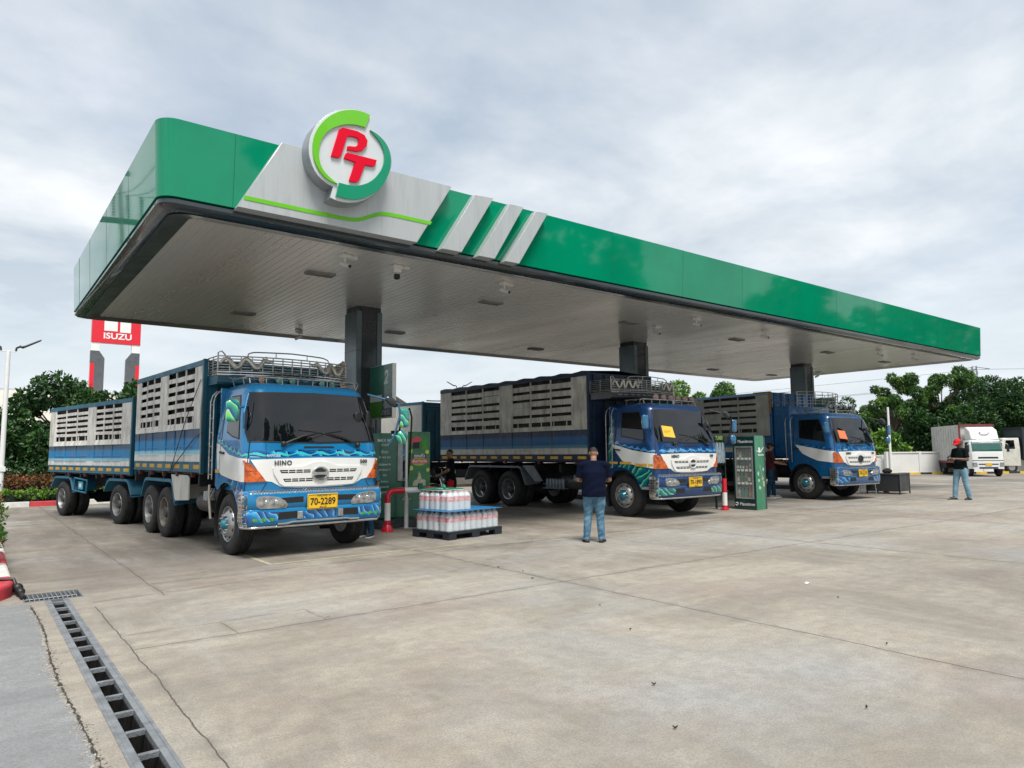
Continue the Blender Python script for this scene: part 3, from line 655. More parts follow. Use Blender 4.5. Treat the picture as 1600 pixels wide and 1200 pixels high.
def cargo(par, y0, y1, z0, z1, W, bays, zl, stripe, board, railm, topm, dirt=None, rows=5, gap=.40, shadem=None, front=None, refl=True, tarp=False, ncol=3, backrib=True):
    """high sided slatted tipper body. par: truck root"""
    zr = z0 + .19; fr = front or railm
    b = MB(); b.box(-W + .05, W - .05, y0 + .03, y1 - .03, z0 - .04, z0 + .05); b.build('bed_floor', blackm, par)
    b = MB(); b.box(-W + .03, W - .03, y0, y0 + .05, z0, z1 - .01)
    for i in range(6): x = -W + .2 + i * (2 * W - .4) / 5; b.box(x - .03, x + .03, y0 - .04, y0, z0 + .02, z1 - .05)
    for z in (z0 + .5, z0 + 1.1, z1 - .35): b.box(-W + .06, W - .06, y0 - .03, y0, z - .03, z + .03)
    b.build('front_bulkhead', fr, par, bevel=.004)
    b = MB(); b.box(-W + .03, W - .03, y1 - .05, y1, z0, z1 - .01); b.build('tailgate', board, par)
    b = MB()
    b.box(-W + .10, W - .10, y0 + .08, y1 - .08, z0 + .06, z1 - .06); b.build('shade_infill', shadem or M('interior_shade', (.022, .021, .02), .9, var=.4), par)  # dark infill block, colours in the unlit interior behind the slats
    for sg in (-1, 1):
        def bx(b, xi, xo, ya, yb, za, zb): b.box(*sorted((sg * (W - xi), sg * (W + xo))), ya, yb, za, zb)
        b = MB(); bx(b, .06, .0, y0, y1, z0, zr); bx(b, .0, .012, y0, y1, zr - .02, zr); bx(b, .0, .012, y0, y1, z0, z0 + .02); b.build('side_rail', railm, par, bevel=.004)
        if refl:
            rfl = None; n = max(4, int((y1 - y0) / .52)); dy = (y1 - y0) / n
            for i in range(n):
                if rfl is None:
                    b = MB(); bx(b, 0, .004, -dy * .29, dy * .29, -.038, .038); rfl = o = b.build('reflector', refly, par)
                else: o = rfl.copy(); COL.objects.link(o)
                o.location = (0, y0 + (i + .5) * dy, z0 + .10)
        # lower solid panel
        b = MB(); bx(b, .05, -.012, y0 + .01, y1 - .01, zr, zl)
        for (ya, yb) in bays:
            for i in range(ncol + 1): y = ya + (yb - ya) * i / ncol; bx(b, .012, .004, y - .022, y + .022, zr + .01, zl)
            bx(b, .012, .006, ya, yb, zr + .12, zr + .145); bx(b, .012, .0, ya, yb, (zr + zl) / 2 - .03, (zr + zl) / 2 - .005)
        edges = [y0] + [v for ba in bays for v in ba] + [y1]
        for i in range(0, len(edges), 2): bx(b, .02, .006, edges[i] + (.01 if i else .0), edges[i + 1] - .01, zr + .002, zl)
        b.build('lower_side_panel', stripe, par, bevel=.003)
        # sloped ledge + slatted upper side
        b = MB()
        for i in range(0, len(edges), 2): bx(b, .04, .004, edges[i] + (.0 if i else 0), edges[i + 1], zl + .002, z1 - .10)
        zt = z1 - .13; zs0 = zl + .255; pitch = (zt - zs0) / (rows + .0)
        for (ya, yb) in bays:
            ya += .004; yb -= .004
            # ledge
            x0_, x1_ = sg * (W - .03), sg * (W + .03)
            b.add([(sg * (W - .04), ya, zl + .13), (sg * (W - .01), ya, zl + .13), (sg * (W + .015), ya, zl + .003), (sg * (W - .04), ya, zl + .003),
                   (sg * (W - .04), yb, zl + .13), (sg * (W - .01), yb, zl + .13), (sg * (W + .015), yb, zl + .003), (sg * (W - .04), yb, zl + .003)],
                  [(0, 1, 2, 3), (4, 7, 6, 5), (0, 4, 5, 1), (1, 5, 6, 2), (2, 6, 7, 3), (3, 7, 4, 0)])
            for i in range(5): y = ya + (yb - ya) * (i + .5) / 5; bx(b, .04, -.02, y - .014, y + .014, zl + .13, zs0)
            for i in range(ncol + 1):
                y = ya + (yb - ya) * i / ncol; y = min(max(y, ya + .02), yb - .02); bx(b, .022, .0, y - .024, y + .024, zl + .13, zt + .04)
                bx(b, .0, .02, y - .012, y + .012, zl + .01, zl + .11)
            for r_ in range(rows):
                z = zs0 + r_ * pitch
                for c_ in range(ncol):
                    u0, u1 = ya + (yb - ya) * c_ / ncol, ya + (yb - ya) * (c_ + 1) / ncol; j0 = random.gauss(0, .004); j1 = j0 + random.gauss(0, .004); o_ = random.uniform(0, .008); hh = pitch * (1 - gap - .05 + random.uniform(-.03, .03))
                    if random.random() < .06: hh = pitch * .97
                    xa, xb_ = sg * (W - .024), sg * (W - .004 - o_)
                    b.add([(xa, u0, z + j0), (xb_, u0, z + j0), (xb_, u0, z + hh + j0), (xa, u0, z + hh + j0), (xa, u1, z + j1), (xb_, u1, z + j1), (xb_, u1, z + hh + j1), (xa, u1, z + hh + j1)], [(0, 1, 2, 3), (4, 7, 6, 5), (0, 4, 5, 1), (1, 5, 6, 2), (2, 6, 7, 3), (3, 7, 4, 0)])
        b.build('slatted_side', board, par, bevel=.003)
        b = MB(); bx(b, .06, .014, y0, y1, z1 - .10, z1); b.build('top_rail', topm, par, bevel=.004)
        for y in np.linspace(y0 + .5, y1 - .5, 5): b = MB(); bx(b, .05, .02, y - .03, y + .03, z0 - .09, z0 - .002); b.build('hinge', M('rusty_hinge', (.16, .05, .04), .7, .3, var=.4, vscale=20), par)
        b = MB(); bx(b, .05, .02, y0 - .02, y0 + .05, z0 - .02, z1 + .01); b.build('corner_post', fr, par, bevel=.004)
    if tarp:
        b = MB(); random.seed(7); n = 60; vs = []; fs = []
        for i in range(n + 1):
            y = y0 + (y1 - y0) * i / n; sag = .03 * math.sin(i * .9) + random.uniform(-.012, .012)
            vs += [(-W - .02, y, z1 - .06 + sag * .5), (-W - .005, y, z1 + .03 + sag * .6), (0, y, z1 + .10 + sag), (W + .005, y, z1 + .03 + sag * .6), (W + .02, y, z1 - .06 + sag * .5)]
        for i in range(n):
            for j in range(4): fs.append((i * 5 + j, i * 5 + j + 1, i * 5 + 6 + j, i * 5 + 5 + j))
        b.add(vs, fs); b.build('tarpaulin', M('tarp_navy', (.012, .03, .06), .6, var=.4, vscale=4, bump=.3, bscale=9), par)

def chassis(par, ya, yb, wheels, tank=None):
    b = MB()
    for s_ in (-1, 1): b.box(s_ * .42 - .05, s_ * .42 + .05, ya, yb, .80, 1.06)
    for y in np.arange(ya + .5, yb, 1.0): b.box(-.42, .42, y - .05, y + .05, .84, 1.0)
    for y in np.arange(ya + .9, yb, 1.1): b.box(-1.12, 1.12, y - .04, y + .04, 1.06, 1.28)
    b.build('chassis_frame', blackm, par, bevel=.006)
    for y in wheels:
        b = MB(); b.tube([(-.85, y, .5), (-.3, y, .5), (-.2, y, .5), (.2, y, .5), (.3, y, .5), (.85, y, .5)], [.09, .09, .19, .19, .09, .09], 12)
        for s_ in (-1, 1):
            for k in range(5): b.box(s_ * .5 - .04, s_ * .5 + .04, y - .5 + k * .06, y + .5 - k * .06, .60 + k * .035, .63 + k * .035)
        b.build('axle', blackm, par)

def make_truck(o):
    W = o['W']; root = thing('tipper_truck', o['label'], 'truck', o['loc'], o['rz'], 'blue and white slat sided trucks at the pumps')
    paint, paint2 = o['paint'], o['paint2']; lev = LEV; yR = o['yR']; AX = o['ax']
    sf = Surf([(z, w_ * W / 1.22, f) for z, w_, f in lev], .27, yR, .05)
    F, Sd = sf.F, sf.Sd
    # ---- skin polygon with the wheel arch
    def side_poly(sg):
        P = [Sd(sg, .30, .76), Sd(sg, AX - .60, .76)]
        P = [Sd(sg, .28, .78)] + [Sd(sg, AX - .60, .78)]
        for a in np.linspace(195, 20, 12): P.append(Sd(sg, AX + .60 * math.cos(R_(a)), .50 + .68 * math.sin(R_(a)))) if AX + .60 * math.cos(R_(a)) < yR - .02 else None
        P.append(Sd(sg, yR, 1.12)); return P
    def shell(zt_):
        Lp = side_poly(-1); Rp = side_poly(1)
        return [F(-1.0, 1.0)] + Lp + [Sd(-1, yR, zt_)] + [Sd(1, yR, zt_)] + Rp[::-1] + [F(1.0, 1.0)]
    b = MB(); sf.patch(b, shell(2.64), -.001, .001, .11)
    # crown of the roof
    q = np.concatenate([np.linspace(-(sf.W0 + sf.arc + sf.SL), -(sf.W0 + sf.arc), 8), np.linspace(-(sf.W0 + sf.arc), -sf.W0, 8)[1:], np.linspace(-sf.W0, sf.W0, 13)[1:], np.linspace(sf.W0, sf.W0 + sf.arc, 8)[1:], np.linspace(sf.W0 + sf.arc, sf.W0 + sf.arc + sf.SL, 8)[1:]])
    zz = [2.64, 2.69, 2.74, 2.77, 2.80, 2.82, 2.835, 2.85]; n = len(q); vs = []; fs = []
    for z in zz: vs += [sf.P(float(a), z) for a in q]
    for i in range(len(zz) - 1):
        for j in range(n - 1): fs.append((i * n + j, i * n + j + 1, (i + 1) * n + j + 1, (i + 1) * n + j))
    fs.append(tuple((len(zz) - 1) * n + j for j in range(n)))
    b.add(vs, fs)
    w_, f_ = sf.wf(2.0); b.box(-w_ + .03, w_ - .03, yR - .04, yR - .002, 1.1, 2.78)
    b.box(-1.1, 1.1, .35, yR - .04, 1.05, 1.12)
    b.build('cab', paint, root, angle=32)
    b = MB(); b.box(-W + .14, W - .14, .30, yR - .05, .98, 1.8); b.box(-.75, .75, .1, 1.6, .45, 1.04); b.build('engine_bay', blackm, root)
    # windshield
    gask = M('rubber_gasket', (.012, .012, .013), .5)
    def ws(k): return [F(-1.12 - k, 1.86 - k), F(0, 1.83 - k), F(1.12 + k, 1.86 - k), F(1.145 + k * .5, 2.0), F(1.075 + k * .5, 2.50), F(1.02 + k, 2.64 + k * .6), F(0, 2.665 + k * .6), F(-1.02 - k, 2.64 + k * .6), F(-1.075 - k * .5, 2.50), F(-1.145 - k * .5, 2.0)]
    b = MB(); sf.patch(b, ws(.022), .001, .006); b.build('windshield_gasket', gask, root)
    b = MB(); sf.patch(b, ws(0), .004, .008); wsg = b.build('windshield', glass, root)
    if o.get('sticker'):
        b = MB(); sf.patch(b, [F(-.93, 1.98), F(-.52, 1.95), F(-.54, 2.22), F(-.92, 2.25)], .0125, .002); b.build('window_sticker', o['sticker'], wsg)
        if o.get('stext'):
            p_ = sf.P(F(-.73, 2.1)[0], 2.1, .018); text('lettering', o['stext'], .075, M('sticker_ink', (.45, .03, .02), .5), wsg, Matrix.Translation(p_) @ Matrix.Rotation(R_(-16), 4, 'X') @ FRONT, .001)
    for (xx, zz_, rx_, rz_) in [(.80, 2.27, .075, .10), (1.0, 2.22, .05, .17)]:
        b = MB(); p_ = sf.P(F(xx, zz_)[0], zz_, .03); b.ell(p_, (rx_, .02, rz_), 14, 8); b.tube([p_, sf.P(F(1.08, 2.5)[0], 2.5, .01)], .008, 5); b.build('round_mirror', black, root)
    # wipers
    for (x0_, z0_, x1_, z1_) in [(-.62, 1.80, .02, 1.99), (.72, 1.78, .15, 1.98)]:
        b = MB(); pa = sf.P(F(x0_, z0_)[0], z0_, .035); pb = sf.P(F(x1_, z1_)[0], z1_, .035); pm = sf.P(F((x0_ + x1_) / 2, (z0_ + z1_) / 2 + .02)[0], (z0_ + z1_) / 2 + .02, .05)
        b.tube([pa, pm, pb], [.020, .014, .008], 6); b.ell(pa, (.045, .035, .045)); pl = sf.P(F(x1_ - .36 * (1 if x1_ < .1 else -.8), z1_ + .045)[0], z1_ + .04, .022); pr = sf.P(F(x1_ + .35 * (1 if x1_ < .1 else -.8), z1_ - .10)[0], z1_ - .10, .022)
        b.tube([pl, pb + Vector((0, .015, 0)), pr], .009, 5); b.build('wiper', black, root)
    # side windows
    for sg in (-1, 1):
        def win(k): return [Sd(sg, .50 - k * 1.2, 1.90 - k), Sd(sg, .80, 1.95 - k), Sd(sg, yR - .45 + k, 2.03 - k), Sd(sg, yR - .40 + k, 2.60 + k), Sd(sg, .74 - k, 2.60 + k), Sd(sg, .64 - k, 2.40)]
        b = MB(); sf.patch(b, win(.022), .001, .005); b.build('window_gasket', gask, root)
        b = MB(); sf.patch(b, win(0), .003, .007); b.build('side_window', glass, root)
        # white swoosh along the door
        b = MB(); wt = o['swoosh']
        if wt == 'full': P = [Sd(sg, .18, 1.57), Sd(sg, .45, 1.585), Sd(sg, .9, 1.64), Sd(sg, yR - .15, 1.82), Sd(sg, yR - .02, 1.83), Sd(sg, yR - .10, 1.40), Sd(sg, 1.2, 1.30), Sd(sg, .75, 1.24), Sd(sg, .30, 1.205), Sd(sg, .20, 1.205)]
        elif wt == 'slant': P = [Sd(sg, .18, 1.57), Sd(sg, .45, 1.60), Sd(sg, .9, 1.66), Sd(sg, yR - .10, 1.83), Sd(sg, yR - .28, 1.60), Sd(sg, yR - .48, 1.39), Sd(sg, .75, 1.27), Sd(sg, .30, 1.22), Sd(sg, .20, 1.215)]
        else: P = [Sd(sg, .18, 1.57), Sd(sg, .45, 1.60), Sd(sg, .9, 1.68), Sd(sg, yR - .28, 1.80), Sd(sg, yR - .36, 1.70), Sd(sg, yR - .55, 1.50), Sd(sg, yR - .8, 1.38), Sd(sg, .75, 1.27), Sd(sg, .30, 1.22), Sd(sg, .20, 1.215)]
        sf.patch(b, P, .0015, .003); b.build('door_white_band', o['white'], root)
        b = MB()
        for P in ([Sd(sg, .245, 1.05), Sd(sg, .255, 1.05), Sd(sg, .255, 2.0), Sd(sg, .245, 2.0)], [Sd(sg, yR - .20, 1.25), Sd(sg, yR - .19, 1.25), Sd(sg, yR - .19, 2.66), Sd(sg, yR - .20, 2.66)]): sf.patch(b, P, .003, .004)
        b.build('door_seam', black, root); b = MB(); sf.patch(b, [Sd(sg, yR - .42, 1.645), Sd(sg, yR - .24, 1.66), Sd(sg, yR - .24, 1.695), Sd(sg, yR - .42, 1.68)], .003, .03); b.build('door_handle', black, root)
        # wavy airbrushed borders
        b = MB(); nb = 26; top = []; bot = []
        for i in range(nb + 1):
            y = .20 + (yR - .26) * i / nb; zc = 1.585 + .26 * (i / nb) ** 1.35; top.append(Sd(sg, y, zc + .085 + .022 * math.sin(i * 1.55))); bot.append(Sd(sg, y, zc + .008))
        sf.patch(b, top + bot[::-1], .002, .002, .06); b.mi = 1
        t2 = []; b2 = []
        for i in range(nb + 1):
            y = .20 + (yR - .26) * i / nb; zc = 1.585 + .26 * (i / nb) ** 1.35; b2.append(Sd(sg, y, zc + .022 + .012 * math.sin(i * 1.55 + .9))); t2.append(Sd(sg, y, zc + .05 + .024 * math.sin(i * 1.55 + .4)))
        sf.patch(b, t2 + b2[::-1], .005, .002, .06); b.build('side_airbrush', [sw_blue, o['wave']], root)
        b = MB(); P = [Sd(sg, .26, .80), Sd(sg, AX - .62, .80)]
        for a in np.linspace(165, 95, 7): P.append(Sd(sg, AX + .62 * math.cos(R_(a)), .52 + .70 * math.sin(R_(a))))
        P += [Sd(sg, AX - .25, 1.27), Sd(sg, .3, 1.18)] if not o.get('fullart') else [Sd(sg, yR - .1, 1.28), Sd(sg, yR - .5, 1.32), Sd(sg, .3, 1.18)]
        sf.patch(b, P, .002, .002, .07); b.build('fender_airbrush', o['fart'], root)
        if o.get('fullart'):
            b = MB(); sf.patch(b, [Sd(sg, yR - .17, 1.2), Sd(sg, yR - .01, 1.2), Sd(sg, yR - .01, 2.55), Sd(sg, yR - .12, 2.5), Sd(sg, yR - .17, 2.0)], .002, .002, .07); b.build('rear_airbrush', sw_green, root)
        if o.get('doorrefl'):
            rf0 = None
            for (ya, yb, zc) in o['doorrefl']:
                b = MB(); sf.patch(b, [Sd(sg, ya, zc - .03 - .02 * (1.2 - ya)), Sd(sg, yb, zc - .03 - .02 * (1.2 - yb)), Sd(sg, yb, zc + .03), Sd(sg, ya, zc + .03)], .006, .002); b.build('reflector', refly, root)
        # corner turn lamp
        b = MB(); sf.patch(b, [F(sg * 1.195, 1.54), F(sg * 1.12, 1.50), F(sg * 1.02, 1.38), F(sg * .90, 1.215), F(sg * 1.1, 1.205), Sd(sg, .235, 1.205), Sd(sg, .235, 1.545)], .003, .022); tl = b.build('turn_lamp', amber, root, bevel=.006)
        b = MB()
        for k in range(5):
            z = 1.51 - k * .032; sf.patch(b, [F(sg * (1.12 - k * .022), z), Sd(sg, .235, z), Sd(sg, .235, z - .006), F(sg * (1.12 - k * .022), z - .006)], .0255, .003)
        b.build('lamp_rib', M('amber_dark', (.18, .03, .0), .3), tl)
        # mudguard flaps & steps
        b = MB(); X = W - .02
        b.box(*sorted((sg * (X - .30), sg * X)), .34, AX - .60, .70, .775)
        b.build('step', galv, root, bevel=.006)
        b = MB()
        arc = [(AX + .62 * math.cos(R_(a)), .52 + .66 * math.sin(R_(a))) for a in np.linspace(175, -25, 22)]
        vs = []; fs = []
        for i, (y, z) in enumerate(arc): vs += [(sg * (X - .03), y, z), (sg * (X - .42), y, z), (sg * (X - .42), y, z - .012), (sg * (X - .03), y, z - .03)]
        for i in range(len(arc) - 1):
            k = i * 4
            for j in range(4): fs.append((k + j, k + (j + 1) % 4, k + 4 + (j + 1) % 4, k + 4 + j))
        b.add(vs, fs); b.build('wheel_arch', blackm, root)
        # grab rails behind the door
        b = MB(); xr = W + .03
        for yy in ((yR + .06, yR + .22) if o['rail'] == 'ladder' else (yR - .17, yR + .03)):
            b.tube([(sg * xr, yy, 1.22), (sg * xr, yy, 2.55), (sg * (xr - .03), yy, 2.66), (sg * (xr - .10), yy, 2.74), (sg * (xr - .22), yy, 2.70)], .014, 8)
        if o['rail'] == 'ladder':
            for z in np.linspace(1.3, 2.5, 6): b.tube([(sg * xr, yR + .06, z), (sg * xr, yR + .22, z)], .010, 6)
        b.build('grab_rail', steel, root)
    # lower body plate round the front: white grille mask
    b = MB(); P = [F(-1.0, 1.54), F(-.6, 1.565), F(0, 1.575), F(.6, 1.565), F(1.0, 1.54)]
    P2 = [F(.93, 1.30), F(.80, 1.20), F(.66, 1.12), F(.4, 1.098), F(0, 1.09), F(-.4, 1.098), F(-.66, 1.12), F(-.80, 1.20), F(-.93, 1.30)]
    P = [F(-1.12, 1.555)] + P[1:-1] + [F(1.12, 1.555), F(1.02, 1.38), F(.90, 1.215)] + P2[1:-1] + [F(-.90, 1.215), F(-1.02, 1.38)]
    sf.patch(b, P, .001, .006); b.build('front_white_mask', o['white'], root)
    b = MB(); P = [F(-.80, 1.425), F(-.3, 1.44), F(-.13, 1.50), F(0, 1.515), F(.13, 1.50), F(.3, 1.44), F(.80, 1.425), F(.78, 1.33), F(.68, 1.17), F(.60, 1.125), F(0, 1.11), F(-.60, 1.125), F(-.68, 1.17), F(-.78, 1.33)]
    sf.patch(b, P, .006, .024); gr = b.build('grille', o['white'], root, bevel=.01)
    gs_ = []
    for (za, zb, xa, xb) in [(1.335, 1.385, .66, .17), (1.195, 1.245, .60, .13)]:
        for sg in (-1, 1): b = MB(); gs_.append(b); sf.patch(b, [F(sg * xa, za), F(sg * xb, za), F(sg * xb, zb), F(sg * (xa + .03), zb)], .030, .002)
    for (za, zb, xa, xb) in [(1.335, 1.385, .66, .17), (1.195, 1.245, .60, .13)]:
        for sg in (-1, 1):
            b = gs_.pop(0); b.mi = 1
            for k in range(1, 4): x = xb + (xa - xb) * k / 4; sf.patch(b, [F(sg * x, za), F(sg * (x + .014), za), F(sg * (x + .014), zb), F(sg * x, zb)], .032, .003)
            sf.patch(b, [F(sg * xa, (za + zb) / 2 - .004), F(sg * xb, (za + zb) / 2 - .004), F(sg * xb, (za + zb) / 2 + .004), F(sg * xa, (za + zb) / 2 + .004)], .032, .003)
            b.build('grille_slot', [black, o['white']], gr)
    # emblem: ring with a winged bar
    yf_ = sf.P(0, 1.33, .034).y; em = o.get('emb', chrome)
    b = MB(); ring = [(.135 * math.cos(a), yf_ - .012, 1.315 + .105 * math.sin(a)) for a in np.linspace(0, 2 * PI, 36)[:-1]]
    b.tube(ring, .016, 8, closed=True)
    b.prism([(-.12, 1.35), (-.05, 1.335), (.05, 1.335), (.12, 1.35), (.12, 1.28), (.05, 1.295), (-.05, 1.295), (-.12, 1.28)], yf_ - .022, yf_ - .004)
    b.mi = 1; b.prism([(.11 * math.cos(a), 1.315 + .085 * math.sin(a)) for a in np.linspace(0, 2 * PI, 28)[:-1]], yf_ - .004, yf_ + .01)
    b.build('emblem', [em, M('emblem_dark', (.03, .035, .04), .3)], gr)
    lt = M('badge_grey', (.10, .11, .11), .3, .6)
    text('lettering', 'HINO', .105, lt, gr, tfront(-.63, sf.P(F(-.63, 1.50)[0], 1.5, .016).y, 1.495), .004, .003, space=1.15, xs=1.0)
    m_ = text('lettering', '500', .085, lt, gr, tfront(.83, sf.P(F(.83, 1.50)[0], 1.5, .022).y, 1.50), .004, .003, space=1.1)
    # wave art across the front
    b = MB(); nb = 44; top = []; bot = []
    for i in range(nb + 1):
        x = -1.13 + 2.26 * i / nb; zc = 1.59 + .012 * math.cos(x * 1.4); top.append(F(x, zc + .095 + .020 * math.sin(i * .9))); bot.append(F(x, zc))
    sf.patch(b, top + bot[::-1], .0015, .002, .06); b.mi = 1; t2 = []; b2 = []
    for i in range(nb + 1):
        x = -1.13 + 2.26 * i / nb; zc = 1.59 + .012 * math.cos(x * 1.4); b2.append(F(x, zc + .025 + .016 * math.sin(i * .9 + 1.0))); t2.append(F(x, zc + .055 + .026 * math.sin(i * .9 + .3)))
    sf.patch(b, t2 + b2[::-1], .005, .002, .06); b.build('front_airbrush', [sw_blue, o['wave']], root)
    text('lettering', o.get('badge', 'RANGER'), .06, M('sticker_pale', (.55, .75, .8), .4), root, tfront(-.78, sf.P(F(-.78, 1.62)[0], 1.62, .012).y, 1.615), .001, 0.001)
    b = MB(); sf.patch(b, [F(-.28, 1.735), F(.28, 1.735), F(.26, 1.765), F(-.26, 1.765)], .001, .004); sf.patch(b, [F(-.22, 1.69), F(.22, 1.69), F(.22, 1.698), F(-.22, 1.698)], .001, .004)
    for sg in (-1, 1): sf.patch(b, [F(sg * .965, 1.05), F(sg * .972, 1.05), F(sg * .88, 1.20), F(sg * .873, 1.20)], .004, .004)
    sf.patch(b, [F(-.90, 1.56), F(-.895, 1.56), F(-.895, 1.82), F(-.90, 1.82)], .004, .003)
    b.build('panel_seam', black, root)
    # ---- bumper
    Wb = W + .012; bs = Surf([(.50, Wb - .03, .05), (.56, Wb, .01), (.74, Wb, .0), (.78, Wb - .008, .022), (.81, Wb, .0), (1.0, Wb, .0), (1.04, Wb - .01, .02), (1.06, Wb - .04, .06)], .13, .36, .05)
    G, Gs = bs.F, bs.Sd
    b = MB(); q = np.concatenate([np.linspace(-(bs.W0 + bs.arc + bs.SL), -(bs.W0 + bs.arc), 3), np.linspace(-(bs.W0 + bs.arc), -bs.W0, 7)[1:], np.linspace(-bs.W0, bs.W0, 15)[1:], np.linspace(bs.W0, bs.W0 + bs.arc, 7)[1:], np.linspace(bs.W0 + bs.arc, bs.W0 + bs.arc + bs.SL, 3)[1:]])
    zz = [.52, .56, .65, .74, .78, .81, .9, 1.0, 1.04, 1.06]; n = len(q); vs = []; fs = []
    for z in zz: vs += [bs.P(float(a), z) for a in q]
    for i in range(len(zz) - 1):
        for j in range(n - 1): fs.append((i * n + j, i * n + j + 1, (i + 1) * n + j + 1, (i + 1) * n + j))
    fs.append(tuple((len(zz) - 1) * n + j for j in range(n))); b.add(vs, fs); bm_ = b.build('bumper', paint2, root, fix=False)
    b = MB()
    for sg in (-1, 1):
        bs.patch(b, [G(sg * .30, .865), G(sg * .62, .855), G(sg * .66, .945), G(sg * .30, .955)], .002, .002)
        bs.patch(b, [G(sg * .36, .615), G(sg * .72, .60), G(sg * .74, .72), G(sg * .38, .725)], .002, .002)
    b.build('air_intake', black, bm_)
    for sg in (-1, 1):
        b = MB(); hl = [G(sg * .60, .80), G(sg * .66, .79), G(sg * .98, .80), G(sg * 1.04, .84), G(sg * 1.05, .92), G(sg * 1.02, .965), G(sg * .92, .975), G(sg * .74, .955), G(sg * .63, .90), G(sg * .585, .845)]
        bs.patch(b, hl, .002, .014); h_ = b.build('headlight', lens, bm_, bevel=.006)
        c_ = [sum(p[0] for p in hl) / len(hl), sum(p[1] for p in hl) / len(hl)]
        b = MB(); bs.patch(b, [(c_[0] + (p[0] - c_[0]) * 1.09, c_[1] + (p[1] - c_[1]) * 1.12) for p in hl], .001, .008); b.build('headlight_bezel', chrome, h_)
        b = MB()
        for xx in (.74, .90):
            p_ = bs.P(G(sg * xx, .88)[0], .88, .016); b.M = Matrix.Translation(p_); b.lathe([(.001, -.006), (.035, -.003), (.042, .004)], 'y', n=14); b.M = Matrix()
        b.build('reflector_bowl', chrome, h_)
        b = MB(); bs.patch(b, [G(sg * .72, .585), G(sg * 1.12, .565), Gs(sg, .14, .57), Gs(sg, .14, .74), G(sg * 1.1, .745), G(sg * .70, .725)], .002, .003, .06); b.build('bumper_airbrush', o['bart'], bm_)
        if o.get('drops'):
            b = MB()
            for k in range(3): xx = .80 + k * .13; bs.patch(b, [(G(sg * (xx + dx), .61)[0], .615 + dz) for dx, dz in ((-.045, -.005), (.0, -.03), (.05, -.015), (.06, .02), (.02, .025), (-.02, .015))], .0055, .003, .05)
            b.build('green_drop', M('drop_green', (.05, .42, .04), .2, coat=1, var=.4, vscale=25), bm_)
        # studded chrome side plate
        b = MB(); bs.patch(b, [Gs(sg, .13, .50), Gs(sg, .36, .50), Gs(sg, .36, 1.05), Gs(sg, .12, 1.05)], .001, .008)
        for i in range(9):
            for yy in (.17, .245, .32): p_ = bs.P(Gs(sg, yy, .53 + i * .06)[0], .53 + i * .06, .012); b.ell(p_, (.008, .018, .018), 6, 4)
        b.build('bumper_end_plate', chrome, bm_)
    if o.get('fog', 1):
        for xx in (-.36, .36):
            p_ = bs.P(G(xx, .65)[0], .65, .006); b = MB(); b.box(p_.x - .045, p_.x + .045, p_.y - .02, p_.y, .60, .72); b.mi = 1
            for i in range(3):
                for j in range(4): b.lathe([(.010, -.022), (.008, -.026)], 'y', c=(p_.x - .028 + i * .028, p_.y, .615 + j * .029), n=8)
            b.build('marker_lamp', [chrome, lens], bm_)
        b = MB(); bs.patch(b, [G(-.28, .60), G(.28, .60), G(.30, .70), G(.15, .745), G(0, .755), G(-.15, .745), G(-.30, .70)], .002, .003, .05); b.build('bumper_airbrush', o['bart'], bm_)
    # chrome tooth strip and bottom bar
    b = MB(); nt_ = 46
    for i in range(nt_):
        x = -Wb + .08 + (2 * Wb - .16) * (i + .5) / nt_; p_ = bs.P(G(x, 1.03)[0], 1.03, .006); b.box(p_.x - .014, p_.x + .014, p_.y - .008, p_.y + .03, 1.012, 1.052)
    q0 = [bs.P(G(x, 1.05)[0], 1.05, .004) + Vector((0, 0, .008)) for x in np.linspace(-Wb + .06, Wb - .06, 21)]; b.tube(q0, .009, 6); b.build('trim_strip', chrome, bm_)
    b = MB(); q0 = [bs.P(Gs(-1, .30, .5)[0], .5, .01)] + [bs.P(G(x, .51)[0], .51, .012) + Vector((0, 0, -.01)) for x in np.linspace(-Wb + .02, Wb - .02, 25)] + [bs.P(Gs(1, .30, .5)[0], .5, .01)]
    b.tube(q0, .022, 10)
    if o.get('bar2', 1):
        q0 = [bs.P(G(x, .55)[0], .55, .022) + Vector((0, 0, .02 - .02 * (abs(x) > .55))) for x in np.linspace(-.72, .72, 19)]; b.tube(q0, .018, 10)
    b.build('chrome_bar', chrome, bm_)
    # plate
    yp = bs.P(G(.04, .86)[0], .86, .012).y
    b = MB(); b.box(-.24, .30, yp - .018, yp - .004, .735, .985); pl = b.build('number_plate', yellow, bm_, bevel=.008); b = MB()
    fr_ = [(-.225, yp - .0195, .75), (.285, yp - .0195, .75), (.285, yp - .0195, .97), (-.225, yp - .0195, .97)]; b.tube(fr_, .004, 4, closed=True); b.build('plate_border', black, pl)
    text('lettering', o['plate'], .155, black, pl, tfront(.03, yp - .0195, .855), .002, .003, xs=.88)
    text('lettering', 'THAILAND 33', .042, black, pl, tfront(.04, yp - .0195, .952), .001, .0); text('lettering', 'สระบุรี', .05, black, pl, tfront(.03, yp - .0195, .768), .001, .0)
